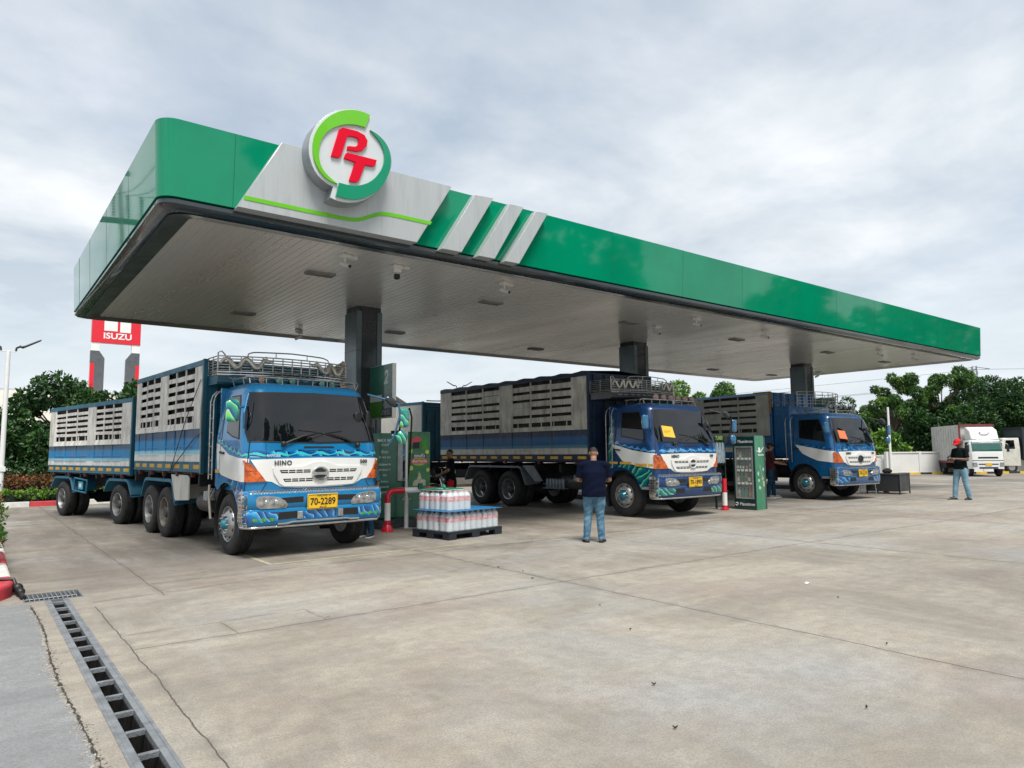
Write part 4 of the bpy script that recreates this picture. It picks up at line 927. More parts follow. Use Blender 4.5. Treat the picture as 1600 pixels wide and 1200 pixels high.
    # ---- mirrors
    for sg in (-1, 1):
        mir = bpy.data.objects.new('mirror', None); link(mir, root); x = W + (.17 if sg < 0 else .30)
        if sg < 0:
            yb_ = .30; zc = 2.33
            b = MB(); b.box(-x - .10, -x + .10, yb_ - .06, yb_ + .05, zc - .18, zc + .18); b.build('mirror_shell', o['mirm'], mir, bevel=.055, seg=4)
            b = MB(); b.ell((-x, yb_ + .045, zc), (.08, .02, .15), 14, 10); b.build('mirror_glass', chrome, mir)
            b = MB(); b.tube([(-W + .1, .42, 2.42), (-x + .04, yb_ + .01, 2.36)], .02); b.tube([(-W + .02, .3, 2.05), (-W - .02, .2, 2.3), (-W + .08, .3, 2.62)], .014); b.build('mirror_arm', paint, mir)
        else:
            b = MB(); b.tube([(W - .18, .30, 2.70), (W + .05, .02, 2.60), (x - .08, -.12, 2.52), (x - .06, -.12, 2.3), (x - .13, -.05, 1.95), (x - .18, .05, 1.80)], .018); b.tube([(x - .15, 0, 1.96), (x, -.10, 1.92)], .015); b.tube([(x - .06, -.12, 2.4), (x, -.12, 2.38)], .016); b.build('mirror_arm', o.get('armm', black), mir)
            b = MB(); b.box(x - .06, x + .13, -.16, -.05, 2.10, 2.44); b.build('mirror_shell', o['mirm'], mir, bevel=.05, seg=4); b = MB(); b.ell((x + .0, -.10, 1.92), (.11, .06, .13), 16, 10); b.build('mirror_shell', o['mirm'], mir)
            b = MB(); b.M = Matrix.Translation((W + .10, -.06, 2.56)) @ Matrix.Rotation(R_(35), 4, 'Y'); b.ell((0, 0, 0), (.15, .06, .07), 12, 8); b.M = Matrix(); b.build('mirror_shell', darkgrey, mir)
    # rails over the cab roof
    b = MB(); zr_ = 2.93
    arc = [(x, .62 + .10 * (x / W) ** 2, zr_) for x in np.linspace(-W + .18, W - .18, 17)]; b.tube(arc, .014, 8)
    for x in np.linspace(-W + .24, W - .24, 8): b.tube([(x, .64 + .10 * (x / W) ** 2, zr_), (x, .66, 2.82)], .010, 6)
    for sg in (-1, 1):
        for k in range(2): b.tube([(sg * (W - .18), .75 + .45 * k, 2.80), (sg * (W - .14), .72 + .45 * k, 2.90), (sg * (W - .26), .70 + .45 * k, zr_ + .01), (sg * (W - .5), .70 + .45 * k, zr_)], .012, 6)
        b.tube([(sg * (W - .2), .65, zr_), (sg * (W - .22), 1.3, zr_)], .012, 6)
    b.build('roof_rail', steel, root)
    return root, sf

def rack(root, y0, y1, W, zb, style, boxm):
    """carrier over the cab. front edge bowed"""
    rk = bpy.data.objects.new('roof_rack', None); link(rk, root); rk.location = (.09 if style == 'dragon' else 0, 0, 0)
    def fy(x, y): return y + .28 * (x / W) ** 2
    X = np.linspace(-W, W, 25)
    if style != 'plain':
        b = MB(); vs = []; fs = []
        for x in X:
            ins = 0.0; yy = fy(x, y0); vs += [(x, yy + .04, zb), (x, yy, zb + .03), (x, yy - .02, zb + .16), (x, y1, zb + .16), (x, y1, zb)]
        for i in range(len(X) - 1):
            for j in range(5): fs.append((i * 5 + j, i * 5 + (j + 1) % 5, i * 5 + 5 + (j + 1) % 5, i * 5 + 5 + j))
        fs += [(0, 1, 2, 3, 4), tuple((len(X) - 1) * 5 + j for j in range(5))[::-1]]
        b.add(vs, fs); b.build('rack_base', boxm, rk)
        b = MB()
        for z, e in ((zb + .165, .03), (zb + .21, .035)): b.tube([(-W, y1, z)] + [(x, fy(x, y0) - e, z) for x in X] + [(W, y1, z)], .017, 8)
        b.build('rack_trim', chrome if style == 'dragon' else steel, rk)
        b = MB(); cm = MB()
        random.seed(2)
        for xx in np.linspace(-.75 * W, .75 * W, 6):
            for k in (-1, 1):
                P_ = [(xx + k * (.03 + .022 * j), fy(xx + k * (.03 + .022 * j), y0) - .014, zb + .10 + .014 * math.sin(j * 1.9)) for j in range(6)]; b.tube(P_, .004, 5)
        b.build('scroll_art', M('scroll_pale', (.5, .62, .65), .4), rk)
    zt = zb + .245; H = .25
    b = MB(); lv = [zt + H * k / 5 for k in range(6)]
    if style == 'plain': zt = zb; lv = [zb + .1 * k for k in range(5)]
    for z in lv:
        b.tube([(-W, y1, z)] + [(x, fy(x, y0) - .01, z) for x in X] + [(W, y1, z)], .011 if style != 'plain' else .009, 8)
    for x in np.linspace(-W, W, 15 if style != 'plain' else 8): b.tube([(x, fy(x, y0) - .01, lv[0] - .06), (x, fy(x, y0) - .01, lv[-1])], .011, 6)
    for sg in (-1, 1):
        for y in np.linspace(fy(W, y0), y1, 3): b.tube([(sg * W, y, lv[0] - .08), (sg * W, y, lv[-1])], .011, 6)
        if style != 'plain': b.tube([(sg * W, fy(W, y0), lv[0]), (sg * W, fy(W, y0), lv[-1] + .06), (sg * (W - .06), fy(W, y0), lv[-1] + .09), (sg * (W - .12), fy(W, y0) - .02, lv[-1] + .02)], .013, 6)
    if style != 'plain':
        zt_ = lv[-1] + .085; c_ = .62 * W; P_ = [(-c_ - .02, fy(c_, y0) - .01, lv[-1]), (-c_, fy(c_, y0), zt_ - .03), (-c_ + .08, fy(c_, y0), zt_)] + [(x, fy(x, y0), zt_ + .02 * (1 - abs(x) / c_)) for x in np.linspace(-c_ + .15, c_ - .15, 7)] + [(c_ - .08, fy(c_, y0), zt_), (c_, fy(c_, y0), zt_ - .03), (c_ + .02, fy(c_, y0) - .01, lv[-1])]
        b.tube(P_, .012, 8)
        for x in (-.3, .3): b.tube([(x, fy(x, y0), lv[-1]), (x, fy(x, y0), zt_ + .01)], .009, 6)
    b.build('rack_railing', steel, rk)
    if style == 'dragon' or style == 'coil':
        for sg in (-1, 1):
            b = MB(); P_ = []; R0 = []
            for i in range(40):
                t_ = i / 39; x = sg * (.98 - .62 * t_) * W; z = zt + .12 + (.08 * math.sin(t_ * 15) if style == 'dragon' else .09 * math.sin(t_ * 26)); P_.append((x, fy(x, y0) - .06 + .03 * math.cos(t_ * 13), z)); R0.append((.030 if style == 'dragon' else .018) + .014 * math.sin(PI * t_))
            b.tube(P_, R0, 8); e = Vector(P_[-1]); b.ell(e, (.06, .04, .04), 8, 6)
            b.tube([e, e + Vector((-sg * .10, -.02, .01))], [.03, .008], 6); b.tube([e, e + Vector((sg * .05, 0, .10))], [.015, .004], 5); b.tube([e, e + Vector((sg * .10, 0, .05))], [.015, .004], 5)
            for i in range(2, 38, 3): p_ = Vector(P_[i]); b.tube([p_, p_ + Vector((0, 0, .055))], [.014, .002], 4)
            b.build('dragon_ornament', M('ornament_silver', (.62, .60, .52), .4, .7, var=.3, vscale=30), rk)
    return rk, fy
def lamps(root, rk, pts, axis, r, cols):
    for (p_, c_) in zip(pts, cols):
        p_ = Vector(p_); b = MB(); d = Vector(axis).normalized(); q = Vector((0, -1, 0)).rotation_difference(d).to_matrix().to_4x4(); b.M = Matrix.Translation(p_) @ q
        b.lathe([(.02, .12), (r * .7, .10), (r, .02), (r * 1.05, 0), (r * .95, -.006)], 'y', n=16, cap=True); b.mi = 1; b.lathe([(r * .86, -.008), (r * .5, -.016), (.001, -.02)], 'y', n=16, cap=False); b.M = Matrix()
        b.build('roof_lamp', [c_[0], c_[1]], rk)
# ---------------------------------------------------------------- truck materials
pb1 = grime(M('paint_bright_blue', (.004, .19, .43), .25, .12, coat=.5, var=.1, vscale=1.5, rvar=.03), (.05, .09, .12), .35, .8, (1, 1, .5), .55, .8)
pb2 = grime(M('paint_navy', (.003, .048, .165), .25, .15, coat=.5, var=.12, vscale=1.5, rvar=.03), (.03, .04, .06), .3, .8)
pb3 = grime(M('paint_mid_blue', (.006, .11, .30), .26, .2, coat=.8, var=.12, vscale=1.5, rvar=.03), (.04, .06, .08), .4, .8)
tealp = grime(M('paint_teal', (.004, .10, .16), .42, .0, var=.2, vscale=2), (.05, .06, .05), .5, 1.2)
railb = grime(M('rail_blue', (.02, .15, .24), .5, var=.2, vscale=3), (.10, .09, .07), .7, 1.5, (1, 1, 1))
navyr = grime(M('rail_navy', (.008, .028, .07), .5, var=.2, vscale=3), (.06, .055, .05), .6, 1.5, (1, 1, 1))
wcab = M('cab_white', (.74, .75, .73), .28, coat=.7, var=.04, rvar=.03)
wslat1 = grime(M('slat_white', (.78, .77, .72), .55, var=.14, vscale=2.5), (.24, .20, .15), .72, 1.6, (1, 1.2, .35), .44, .70)
wslat2 = grime(M('slat_weathered', (.63, .61, .54), .65, var=.18, vscale=2.5), (.15, .13, .10), .7, 1.3, (1, 1.2, .3), .44, .7)
for m_ in (wslat1, wslat2): grime(m_, (.30, .13, .04), .75, .9, (1, .9, .6), .62, .74)
wslat3 = grime(M('slat_grey', (.42, .43, .39), .6, var=.15, vscale=2.5), (.12, .11, .09), .5, 1.3, (1, 1.2, .3))
str1 = grime(stripe_mat('stripe_one', 1.32, 2.10, (.74, .74, .71), (.0, .22, .50), (.02, .07, .15), (.28, .62, .76)), (.22, .19, .15), .40, 1.8, (1, 1.2, .35), .48, .75)
str2 = grime(stripe_mat('stripe_two', 1.37, 2.22, (.60, .59, .53), (.004, .10, .27), (.012, .03, .07), (.05, .2, .3)), (.13, .11, .09), .6, 1.6, (1, 1.2, .35), .46, .74)
strt = grime(stripe_mat('stripe_trailer', 1.19, 1.92, (.72, .72, .69), (.0, .20, .46), (.04, .09, .15), (.25, .5, .62)), (.22, .18, .14), .6, 1.8, (1, 1.2, .35), .46, .74)
waveL = M('wave_light', (.04, .42, .62), .25, coat=1, var=.3, vscale=20, col2=(.02, .55, .35))
waveP = M('wave_pale', (.15, .45, .70), .25, coat=1, var=.3, vscale=20, col2=(.03, .15, .5))
mirg = swirl_mat('mirror_green', (.0, .06, .16), (.01, .38, .22), (.25, .75, .15), 12)
mirb = M('mirror_blue', (.01, .12, .25), .25, coat=1, var=.2)

sw_wave = swirl_mat('airbrush_wave', (.003, .03, .15), (.0, .16, .48), (.05, .40, .70), 14)
RZ1, RZ2, RZ3 = R_(4), R_(1), R_(-3)
def off(o, th, x, y=0):
    t_ = R_(th); return (o[0] + x * math.cos(t_) + y * math.sin(t_), o[1] - x * math.sin(t_) + y * math.cos(t_), 0)
# ---------------------------------------------------------------- truck one (nearest)
t1, sf1 = make_truck(dict(W=1.21, label='nearest truck on the left, bright blue cab reading 70-2289 with silver dragon roof rack', loc=off((4.666, 11.234), -4, -.03), rz=RZ1, paint=pb1, paint2=pb1, white=wcab, yR=1.50, ax=1.0,
    swoosh='full', wave=waveL, fart=sw_blue, bart=sw_wave, drops=1, armm=M('arm_blue', (.06, .17, .28), .4, .3), mirm=mirg, plate='70-2289', rail='ladder', doorrefl=[(1.30, 1.48, 1.36)]))
cargo(t1, 2.20, 6.76, 1.32, 3.36, 1.21, [(2.68, 4.44), (4.88, 6.47)], 2.11, str1, wslat1, railb, railb, front=tealp)
chassis(t1, .6, 7.1, (4.48, 5.58))
for sg in (-1, 1):
    wheel('front', t1, sg, 1.15, 1.0); wheel('dirty', t1, sg, 1.19, 4.45); wheel('rear', t1, sg, 1.19, 5.55)
rk, fy = rack(t1, 1.42, 2.18, 1.24, 2.88, 'dragon', tealp)
cg = (M('lamp_green', (.12, .45, .30), .2, coat=1, var=.4, vscale=40)); ca = M('lamp_orange', (.75, .38, .18), .2, coat=1, var=.4, vscale=40)
xs_ = (-.58, -.28, -.03, .58, .82, 1.12)
lamps(t1, rk, [(x, fy(x, 1.42) - .10, 2.955) for x in xs_], (0, -1, 0), .062, [(darkgrey, ca if i in (0, 5) else cg) for i in range(6)])
# white wheel shield, tanks, air lines on truck one
whs = grime(M('shield_white', (.58, .58, .53), .5, var=.12), (.16, .14, .11), .6, 1.4)
def shield(par, ya, yb, mt, W=1.21):
    for sg in (-1, 1):
        b = MB(); b.prism([(ya, .80), (yb - .06, .76), (yb, .80), (yb + .26, 1.26), (ya + .08, 1.26), (ya, 1.2)], sg * (W - .02), sg * (W - .05), 'yz')
        b.box(*sorted((sg * (W - .66), sg * (W - .05))), yb - .02, yb, .78, 1.25); b.build('wheel_shield', mt, par, bevel=.005)
shield(t1, 2.95, 3.78, whs)
def fender(par, ya, yb, mt, W=1.21, z=1.16):
    for sg in (-1, 1):
        b = MB(); P = [(ya - .12, .72), (ya + .10, z - .04), (ya + .20, z), (yb - .20, z), (yb - .08, z - .05), (yb + .14, .80)]
        vs = []; fs = []
        for (y, zz) in P: vs += [(sg * (W - .02), y, zz), (sg * (W - .62), y, zz), (sg * (W - .62), y, zz - .02), (sg * (W - .02), y, zz - .06)]
        for i in range(len(P) - 1):
            for j in range(4): fs.append((i * 4 + j, i * 4 + (j + 1) % 4, i * 4 + 4 + (j + 1) % 4, i * 4 + 4 + j))
        b.add(vs, fs); b.build('rear_fender', mt, par, bevel=.004)
fender(t1, 3.9, 6.05, railb)
def tanks(par, y0, W=1.2):
    b = MB(); 
    for sg in (-1, 1):
        b = MB(); b.tube([(sg * (W - .30), y0, .78), (sg * (W - .30), y0 + .75, .78)], .19, 18); b.tube([(sg * (W - .22), y0 - .35, .92), (sg * (W - .22), y0 - .1, .92)], .10, 12)
        b.box(*sorted((sg * (W - .40), sg * (W - .12))), y0 - .42, y0 - .38, .55, 1.1); b.build('air_tank', M('tank_grey', (.09, .09, .09), .5, .5, var=.3), par, bevel=.006)
    b = MB()
    for sg in (-1, 1):
        for k in range(3): b.tube([(sg * (W - .08), y0 - .3 + .12 * k, 1.05), (sg * (W - .05), y0 - .2 + .15 * k, .88), (sg * (W - .10), y0 + .1 + .1 * k, .80)], .012, 6)
        b.box(*sorted((sg * (W - .20), sg * (W - .02))), y0 - .12, y0 + .08, .84, 1.0)
    b.build('hose_cluster', galv, par)
tanks(t1, 2.05)
b = MB(); b.tube([(-1.22, 1.72, 1.12), (-1.24, 1.68, .95), (-1.22, 1.62, .55)], .02); b.tube([(-1.22, 2.23, 1.3), (-1.25, 2.2, 2.4), (-1.22, 2.22, 2.95)], .014)
b.build('side_pipe', M('pipe_pale', (.35, .33, .28), .5), t1)
b = MB(); b.tube([(-1.235, 3.95, 1.32), (-1.25, 3.1, 2.25), (-1.235, 2.3, 3.0)], .007, 6); b.tube([(-1.235, 3.95, 1.34), (-1.25, 2.5, 1.95), (-1.235, 2.1, 2.05)], .009, 6); b.build('tie_rope', black, t1)
b = MB(); b.box(-.07, .07, 1.56, 1.72, 1.0, 3.0); b.build('exhaust_stack', blackm, t1)

# ---------------------------------------------------------------- truck two
t2, sf2 = make_truck(dict(W=1.27, label='middle truck, navy blue cab reading 70-1890 with a yellow notice in its windscreen', loc=off((14.39, 11.146), -1, -.10), rz=RZ2, paint=pb2, paint2=pb2, white=wcab, yR=1.70, ax=1.24,
    swoosh='slant', wave=waveP, fart=sw_green, bart=sw_green, mirm=mirb, plate='70-1890', rail='bars', fullart=1, bar2=0, sticker=M('sticker_yellow', (.78, .50, .05), .5, var=.1), stext='3 2 4 7 0', emb=M('emblem_white', (.6, .6, .6), .4),
    doorrefl=[(1.38, 1.68, 1.34), (.92, 1.30, 1.34), (.42, .80, 1.30), (.26, .38, 1.30)], fog=0))
cargo(t2, 2.38, 9.62, 1.37, 3.76, 1.27, [(3.0, 5.67), (6.23, 9.0)], 2.22, str2, wslat2, navyr, navyr, tarp=True, front=navyr, gap=.30, shadem=M('interior_shade_brown', (.06, .056, .048), .9, var=.5, vscale=3))  # brown-grey infill colours the shaded slat gaps
chassis(t2, .6, 9.9, (5.9, 7.35))
for sg in (-1, 1):
    wheel('front', t2, sg, 1.20, 1.24, .53); wheel('rear', t2, sg, 1.25, 5.9, .53); wheel('rear', t2, sg, 1.25, 7.32, .53)
rk, fy = rack(t2, 1.30, 2.34, 1.24, 3.0, 'coil', M('rack_black', (.02, .025, .03), .4, coat=.4))
cb_ = M('lamp_brown', (.28, .16, .13), .2, coat=1, var=.4, vscale=40)
lamps(t2, rk, [(x, .72 + .06 * x, 3.00) for x in np.linspace(-.55, 1.05, 6)], (-.8, -.7, 0.05), .085, [(black, cb_)] * 6)
fender(t2, 5.2, 8.05, M('fender_grey', (.20, .23, .25), .45, .3), 1.27, 1.22); tanks(t2, 3.0)
b = MB(); b.prism([(4.3, .80), (4.62, .78), (5.2, 1.24), (4.7, 1.24)], -1.26, -1.22, 'yz'); b.prism([(4.3, .80), (4.62, .78), (5.2, 1.24), (4.7, 1.24)], 1.22, 1.26, 'yz'); b.build('wheel_shield', M('fender_grey', (.2, .2, .2)), t2)
b = MB()
for k in range(6): b.lathe([(.045, .62), (.05, .70), (.05, .84), (.025, .88)], 'z', c=(-1.15, 3.55 + k * .13, 0), n=10)
b.box(-1.24, -1.06, 3.45, 4.3, .60, .62); b.box(-1.24, -1.23, 3.45, 4.3, .72, .74); b.build('bottle_rack', M('canister_grey', (.16, .19, .22), .4, .3), t2)

# ---------------------------------------------------------------- truck three
t3, sf3 = make_truck(dict(W=1.26, label='farthest pump truck on the right, mid blue cab with an orange notice in its windscreen', loc=off((23.071, 11.247), 3, -.02), rz=RZ3, paint=pb3, paint2=pb3, white=wcab, yR=1.84, ax=1.26,
    swoosh='curve', wave=pb3, fart=pb3, bart=sw_blue, mirm=mirb, plate='70-2135', rail='bars', bar2=0, sticker=M('sticker_orange', (.75, .20, .08), .5, var=.1), stext='', fog=0, emb=black))
cargo(t3, 2.42, 8.6, 1.37, 3.64, 1.26, [(2.98, 5.4), (5.9, 8.1)], 2.12, str2, wslat3, pb3, pb3, front=pb3, refl=False, gap=.30, shadem=M('interior_shade_brown', (.06, .056, .048), .9))  # same brown infill for the shaded gaps
chassis(t3, .6, 8.8, (5.7, 7.05))
for sg in (-1, 1):
    wheel('front', t3, sg, 1.19, 1.26, .53); wheel('rear', t3, sg, 1.24, 5.7, .53); wheel('rear', t3, sg, 1.24, 7.05, .53)
rk, fy = rack(t3, 1.15, 2.38, 1.22, 3.18, 'plain', pb3)
b = MB(); b.box(-1.2, 1.2, 1.75, 2.38, 1.4, 3.12); b.build('cab_rear_box', pb3, t3, bevel=.02)
lamps(t3, rk, [(x, .68, 3.06) for x in (-.45, -.16, .13, .42, .85)], (0, -1, .1), .07, [(chrome, M('lamp_dark', (.05, .05, .055), .15, coat=1))] * 5)
fender(t3, 5.1, 7.7, M('fender_grey', (.2, .2, .2)), 1.26, 1.22); tanks(t3, 3.0)
b = MB(); b.box(-1.29, -1.268, 2.40, 2.48, 2.9, 3.66); b.box(-1.285, -1.27, 2.48, 3.1, 3.60, 3.66); b.build('rusty_corner', M('rust_yellow', (.35, .2, .05), .7, var=.4, vscale=12), t3)

# ---------------------------------------------------------------- trailers
def trailer(label, loc, th, y0, y1, z0, z1, W, bays, zl, stp, brd, whl, scale=1.0, sh=False):
    r = thing('cargo_trailer', label, 'trailer', loc, R_(th), 'slat sided cargo trailers')
    cargo(r, y0, y1, z0, z1, W, bays, zl, stp, brd, railb, railb, front=tealp)
    chassis(r, y0 + .2, y1 + .1, [w_[0] for w_ in whl])
    for y, k in whl:
        for sg in (-1, 1): wheel(k, r, sg, W - .03, y, .47)
    b = MB(); b.tube([(-.35, y0 + .3, .75), (0, y0 - 1.2, .8)], .05, 8); b.tube([(.35, y0 + .3, .75), (0, y0 - 1.2, .8)], .05, 8); b.build('drawbar', blackm, r)
    return r
tr1 = trailer('slatted trailer hitched behind the nearest truck, at the left edge by the hedge', (3.196 + .0, 22.94, 0), 12, -4.36, 1.40, 1.19, 2.99, 1.15, [(-3.75, -2.0), (-1.55, .95)], 1.90, strt, wslat1, [(.28, 'rear'), (-3.55, 'rear')])
fender(tr1, -4.25, -2.85, railb, 1.15, 1.08); fender(tr1, -.45, 1.0, railb, 1.15, 1.08)
b = MB()
for sg in (-1, 1): x = sg * 1.13; b.tube([(x, -.70, 1.05), (x, -.70, .72), (x, -1.55, .68), (x, -1.60, 1.0), (x, -.70, 1.05)], .022, 8)
b.build('side_guard', railb, tr1)
for sg in (-1, 1):
    b = MB(); b.box(*sorted((sg * 1.14, sg * 1.12)), -1.30, -1.0, .76, .96); b.mi = 1; b.box(*sorted((sg * 1.145, sg * 1.14)), -1.22, -1.08, .81, .91); b.build('side_emblem_plate', [M('plate_cyan', (.05, .35, .5), .4), white], tr1)
b = MB(); b.tube([(0, -.9, .95), (0, -2.0, .95)], .17, 14); b.build('air_tank', blackm, tr1)
tr2 = trailer('pale slatted trailer with teal front, standing behind the green fuel dispenser', (12.71 + 1.18, 22.11 - .2, 0), 10, 0, 6.2, 1.35, 3.45, 1.20, [(3.6, 5.6)], 2.2, strt, M('trailer_cream', (.62, .61, .55), .55, var=.1), [(1.2, 'rear'), (5.2, 'rear')])
b = MB()
for z in (3.5, 3.4, 3.3, 3.2): b.tube([(x, -.12 - .04 * math.sin(x * 5), z + .02 * math.cos(x * 3)) for x in np.linspace(-1.15, 1.15, 12)], .02, 6)
b.build('tarp_bow', M('teal_bow', (.02, .12, .16), .5), tr2)
# ================================================================= pump islands and their equipment
isl = M('island_concrete', (.09, .095, .10), .7, var=.3, vscale=3)
pgreen = M('pump_green', (.004, .14, .075), .35, coat=.4, var=.12, vscale=2)
pdark = M('pump_dark_green', (.004, .035, .03), .3, coat=.5, var=.1)
for i, (x0, nm) in enumerate([(7.53, 'nearest'), (17.25, 'middle'), (27.55, 'farthest')]):
    b = MB(); b.prism([(-.62, -1.6), (-.5, -1.85), (.5, -1.85), (.62, -1.6), (.62, 3.2), (-.62, 3.2)], 0, .16, 'xy'); o = b.build('pump_island', isl, bevel=.02); o.location = (x0 + .05, 15.75, 0)
    tag(o, f'low raised concrete island around the foot of the {nm} canopy column', 'island', 'raised pump islands')
def lane_sign(x, num, label, full=True):
    t_ = thing('lane_sign', label, 'sign', (x, 14.3, 2.45), 0, 'green numbered signs on the columns')
    b = MB(); b.box(-.05, .05, 0, 1.18, 0, 1.25); b.build('sign_frame', white, t_, bevel=.006)
    b = MB(); b.box(-.056, -.0502, .012, 1.17, .55, 1.24); b.build('number_panel', M('sign_green', (.006, .16, .10), .35, coat=.5), t_)
    b = MB(); b.box(-.0555, -.0502, .012, .50, .02, .548); b.build('fuel_panel', M('sign_slate', (.02, .05, .065), .35, coat=.5), t_)
    b = MB(); b.box(-.0558, -.0502, .502, 1.17, .02, .40); b.build('lime_panel', M('sign_lime', (.06, .30, .01), .35, coat=.5), t_)
    b = MB(); b.box(-.052, .052, 1.10, 1.2, -.25, .2); b.build('bracket', darkgrey, t_)
    text('lettering', num, .44, M('digit_bright', (.85, .88, .86), .4), t_, tleft(-.058, .30, .93), .003, .014, shear=.2, xs=.9)
    if full:
        text('lettering', 'DIESEL', .17, M('digit_white', (.6, .6, .6)), t_, tleft(-.058, .25, .12), .001, 0, xs=.85)
        text('lettering', 'B7', .08, M('digit_white', (.6, .6, .6)), t_, tleft(-.058, .38, .30), .001, 0); text('lettering', 'PREMIUM', .055, M('digit_white', (.6, .6, .6)), t_, tleft(-.058, .36, .42), .001, 0)
    return t_
lane_sign(7.62, '2', 'green lane sign 2 with the word DIESEL beside the nearest column')
lane_sign(17.45, '4', 'green lane sign above the middle truck cab, mostly hidden by its roof lamps')
lane_sign(27.45, '6', 'green lane sign 6 above the farthest pump truck cab')
# dispenser with two tall green boards
dp = thing('fuel_dispenser', 'tall green fuel dispenser with white price list behind the red and white barrier', 'fuel pump', (7.85, 14.7, .16))
b = MB(); b.box(-.80, .78, -.25, .30, .0, .84); b.build('lower_cabinet', pgreen, dp, bevel=.015)
b = MB(); b.box(-.80, -.12, -.36, .28, .02, 1.93); b.build('left_tower', pgreen, dp, bevel=.015)
b = MB(); b.box(-.08, .06, -.30, .20, .84, 1.90); b.build('grey_strip', galv, dp, bevel=.008)
wtx = M('print_white', (.65, .72, .70), .5)
b = MB(); b.box(-.78, -.14, -.366, -.3605, .1, 1.9); b.build('price_board', M('board_green', (.006, .13, .08), .35, coat=.4), dp)
for k, (s_, z, h) in enumerate([('MAX ME', 1.76, .10), ('CARD', 1.66, .07), ('ดีเซล', 1.50, .09), ('B7  B10  B20', 1.38, .055), ('แก๊สโซฮอล์ 95', 1.22, .055), ('แก๊สโซฮอล์ 91', 1.10, .055), ('E20', .98, .055), ('รับเงินสด', .84, .05), ('บัตรเครดิต', .72, .05), ('QR PAY', .60, .05)]):
    text('lettering', s_, h, wtx, dp, tfront(-.44, -.367, z), .001, .001)
b = MB(); b.box(.16, .76, -.34, -.30, .66, 1.97); pb_ = b.build('poster', M('poster_green', (.02, .20, .05), .4, coat=.3, var=.3, vscale=6, col2=(.01, .11, .05)), dp)
b = MB()
for (cx, cz, r, mi) in [(.24, 1.52, .05, 0), (.68, 1.50, .05, 0), (.25, 1.13, .055, 0), (.70, 1.08, .045, 0), (.46, 1.28, .19, 1)]:
    b.mi = mi; b.prism([(cx + r * math.cos(a), cz + r * math.sin(a) * (1 if mi == 0 else .55)) for a in np.linspace(0, 2 * PI, 18)[:-1]], -.3425 - .001 * mi, -.3401)
b.build('lime_slice', [M('lime_slice', (.6, .7, .12), .5), M('glow_yellow', (.42, .55, .06), .5, var=.3, vscale=20)], pb_)
b = MB(); b.prism([(.24, 1.72), (.27, 1.80), (.36, 1.86), (.46, 1.86), (.52, 1.80), (.50, 1.75), (.38, 1.73), (.25, 1.68)], -.344, -.3402); b.build('red_beret', red, pb_)
b = MB(); b.box(.30, .47, -.345, -.3403, 1.58, 1.725); b.mi = 1; b.box(.52, .68, -.345, -.3403, 1.55, 1.78); b.build('cup_print', [M('cup_dark', (.02, .01, .01), .5), M('cup_green', (.06, .3, .03), .5)], pb_)
b = MB(); b.box(.28, .66, -.3455, -.3445, 1.36, 1.45); b.mi = 1; b.box(.24, .70, -.3465, -.3445, 1.23, 1.33); b.build('text_band', [pdark, red], pb_)
text('lettering', 'ทุกแก้ว', .10, white, pb_, tfront(.47, -.348, 1.405), .001, .002); text('lettering', 'เข้มกว่าทุกวัน', .075, white, pb_, tfront(.47, -.348, 1.28), .001, .002)
b = MB(); b.prism([(.40, .86), (.47, 1.06), (.54, .86), (.50, .78), (.44, .78)], -.345, -.3403); b.prism([(.30, .72), (.64, .72), (.64, .84), (.58, .86), (.36, .86), (.30, .80)], -.3435, -.3402); b.build('bottle_print', M('print_cream', (.6, .6, .45), .5, var=.3, vscale=30), pb_)
b = MB()
for (x, e) in [(-.66, -.1), (.12, .08)]: b.tube([(x, .0, 1.95), (x, -.06, 2.15), (x + e, -.22, 2.45), (x + e * 1.4, -.28, 2.52), (x + e * 1.8, -.34, 2.3), (x + e, -.36, 1.2), (x, -.34, .6)], .022, 8)
b.build('hose', black, dp)
b = MB(); b.box(-.78, -.62, -.2, .1, 1.93, 2.06); b.box(-.05, .10, -.2, .1, 1.9, 2.0); b.build('nozzle_block', black, dp, bevel=.01)
dp2 = copy_tree(dp); dp2.location = (17.6, 14.8, .16); dp2['label'] = 'green fuel dispenser on the middle island, hidden behind the middle truck'
dp['group'] = dp2['group'] = 'green fuel dispensers on the islands'
# barrier
def banded(b, pts, r, bands, n=14):
    """pts polyline, bands=[(t0,t1,mat index)] by length"""
    pts = [Vector(p) for p in pts]; Ls = [0]
    for a, c in zip(pts, pts[1:]): Ls.append(Ls[-1] + (c - a).length)
    def at(d):
        for i in range(len(pts) - 1):
            if d <= Ls[i + 1] + 1e-9: return pts[i].lerp(pts[i + 1], (d - Ls[i]) / (Ls[i + 1] - Ls[i]))
        return pts[-1]
    for (t0, t1, mi) in bands:
        d0, d1 = t0 * Ls[-1], t1 * Ls[-1]; P = [at(d0)] + [p for p, l in zip(pts, Ls) if d0 + 1e-4 < l < d1 - 1e-4] + [at(d1)]; b.mi = mi; b.tube(P, r, n)
rw = [red, white]
def bend(p0, p1, p2, r=.16, n=6):
    p0, p1, p2 = Vector(p0), Vector(p1), Vector(p2); a = p1 + (p0 - p1).normalized() * r; c = p1 + (p2 - p1).normalized() * r
    return [a * (1 - t) ** 2 + p1 * 2 * t * (1 - t) + c * t * t for t in np.linspace(0, 1, n)]
br = thing('guard_barrier', 'red and white banded steel pipe guard rail in front of the green dispenser', 'barrier', (7.6, 13.4, 0))
h = .84; P = [(-.6, 0, .0)] + bend((-.6, 0, 0), (-.6, 0, h), (.6, 0, h)) + bend((-.6, 0, h), (.62, 0, h), (.62, 0, 0)) + [(.62, 0, 0)]
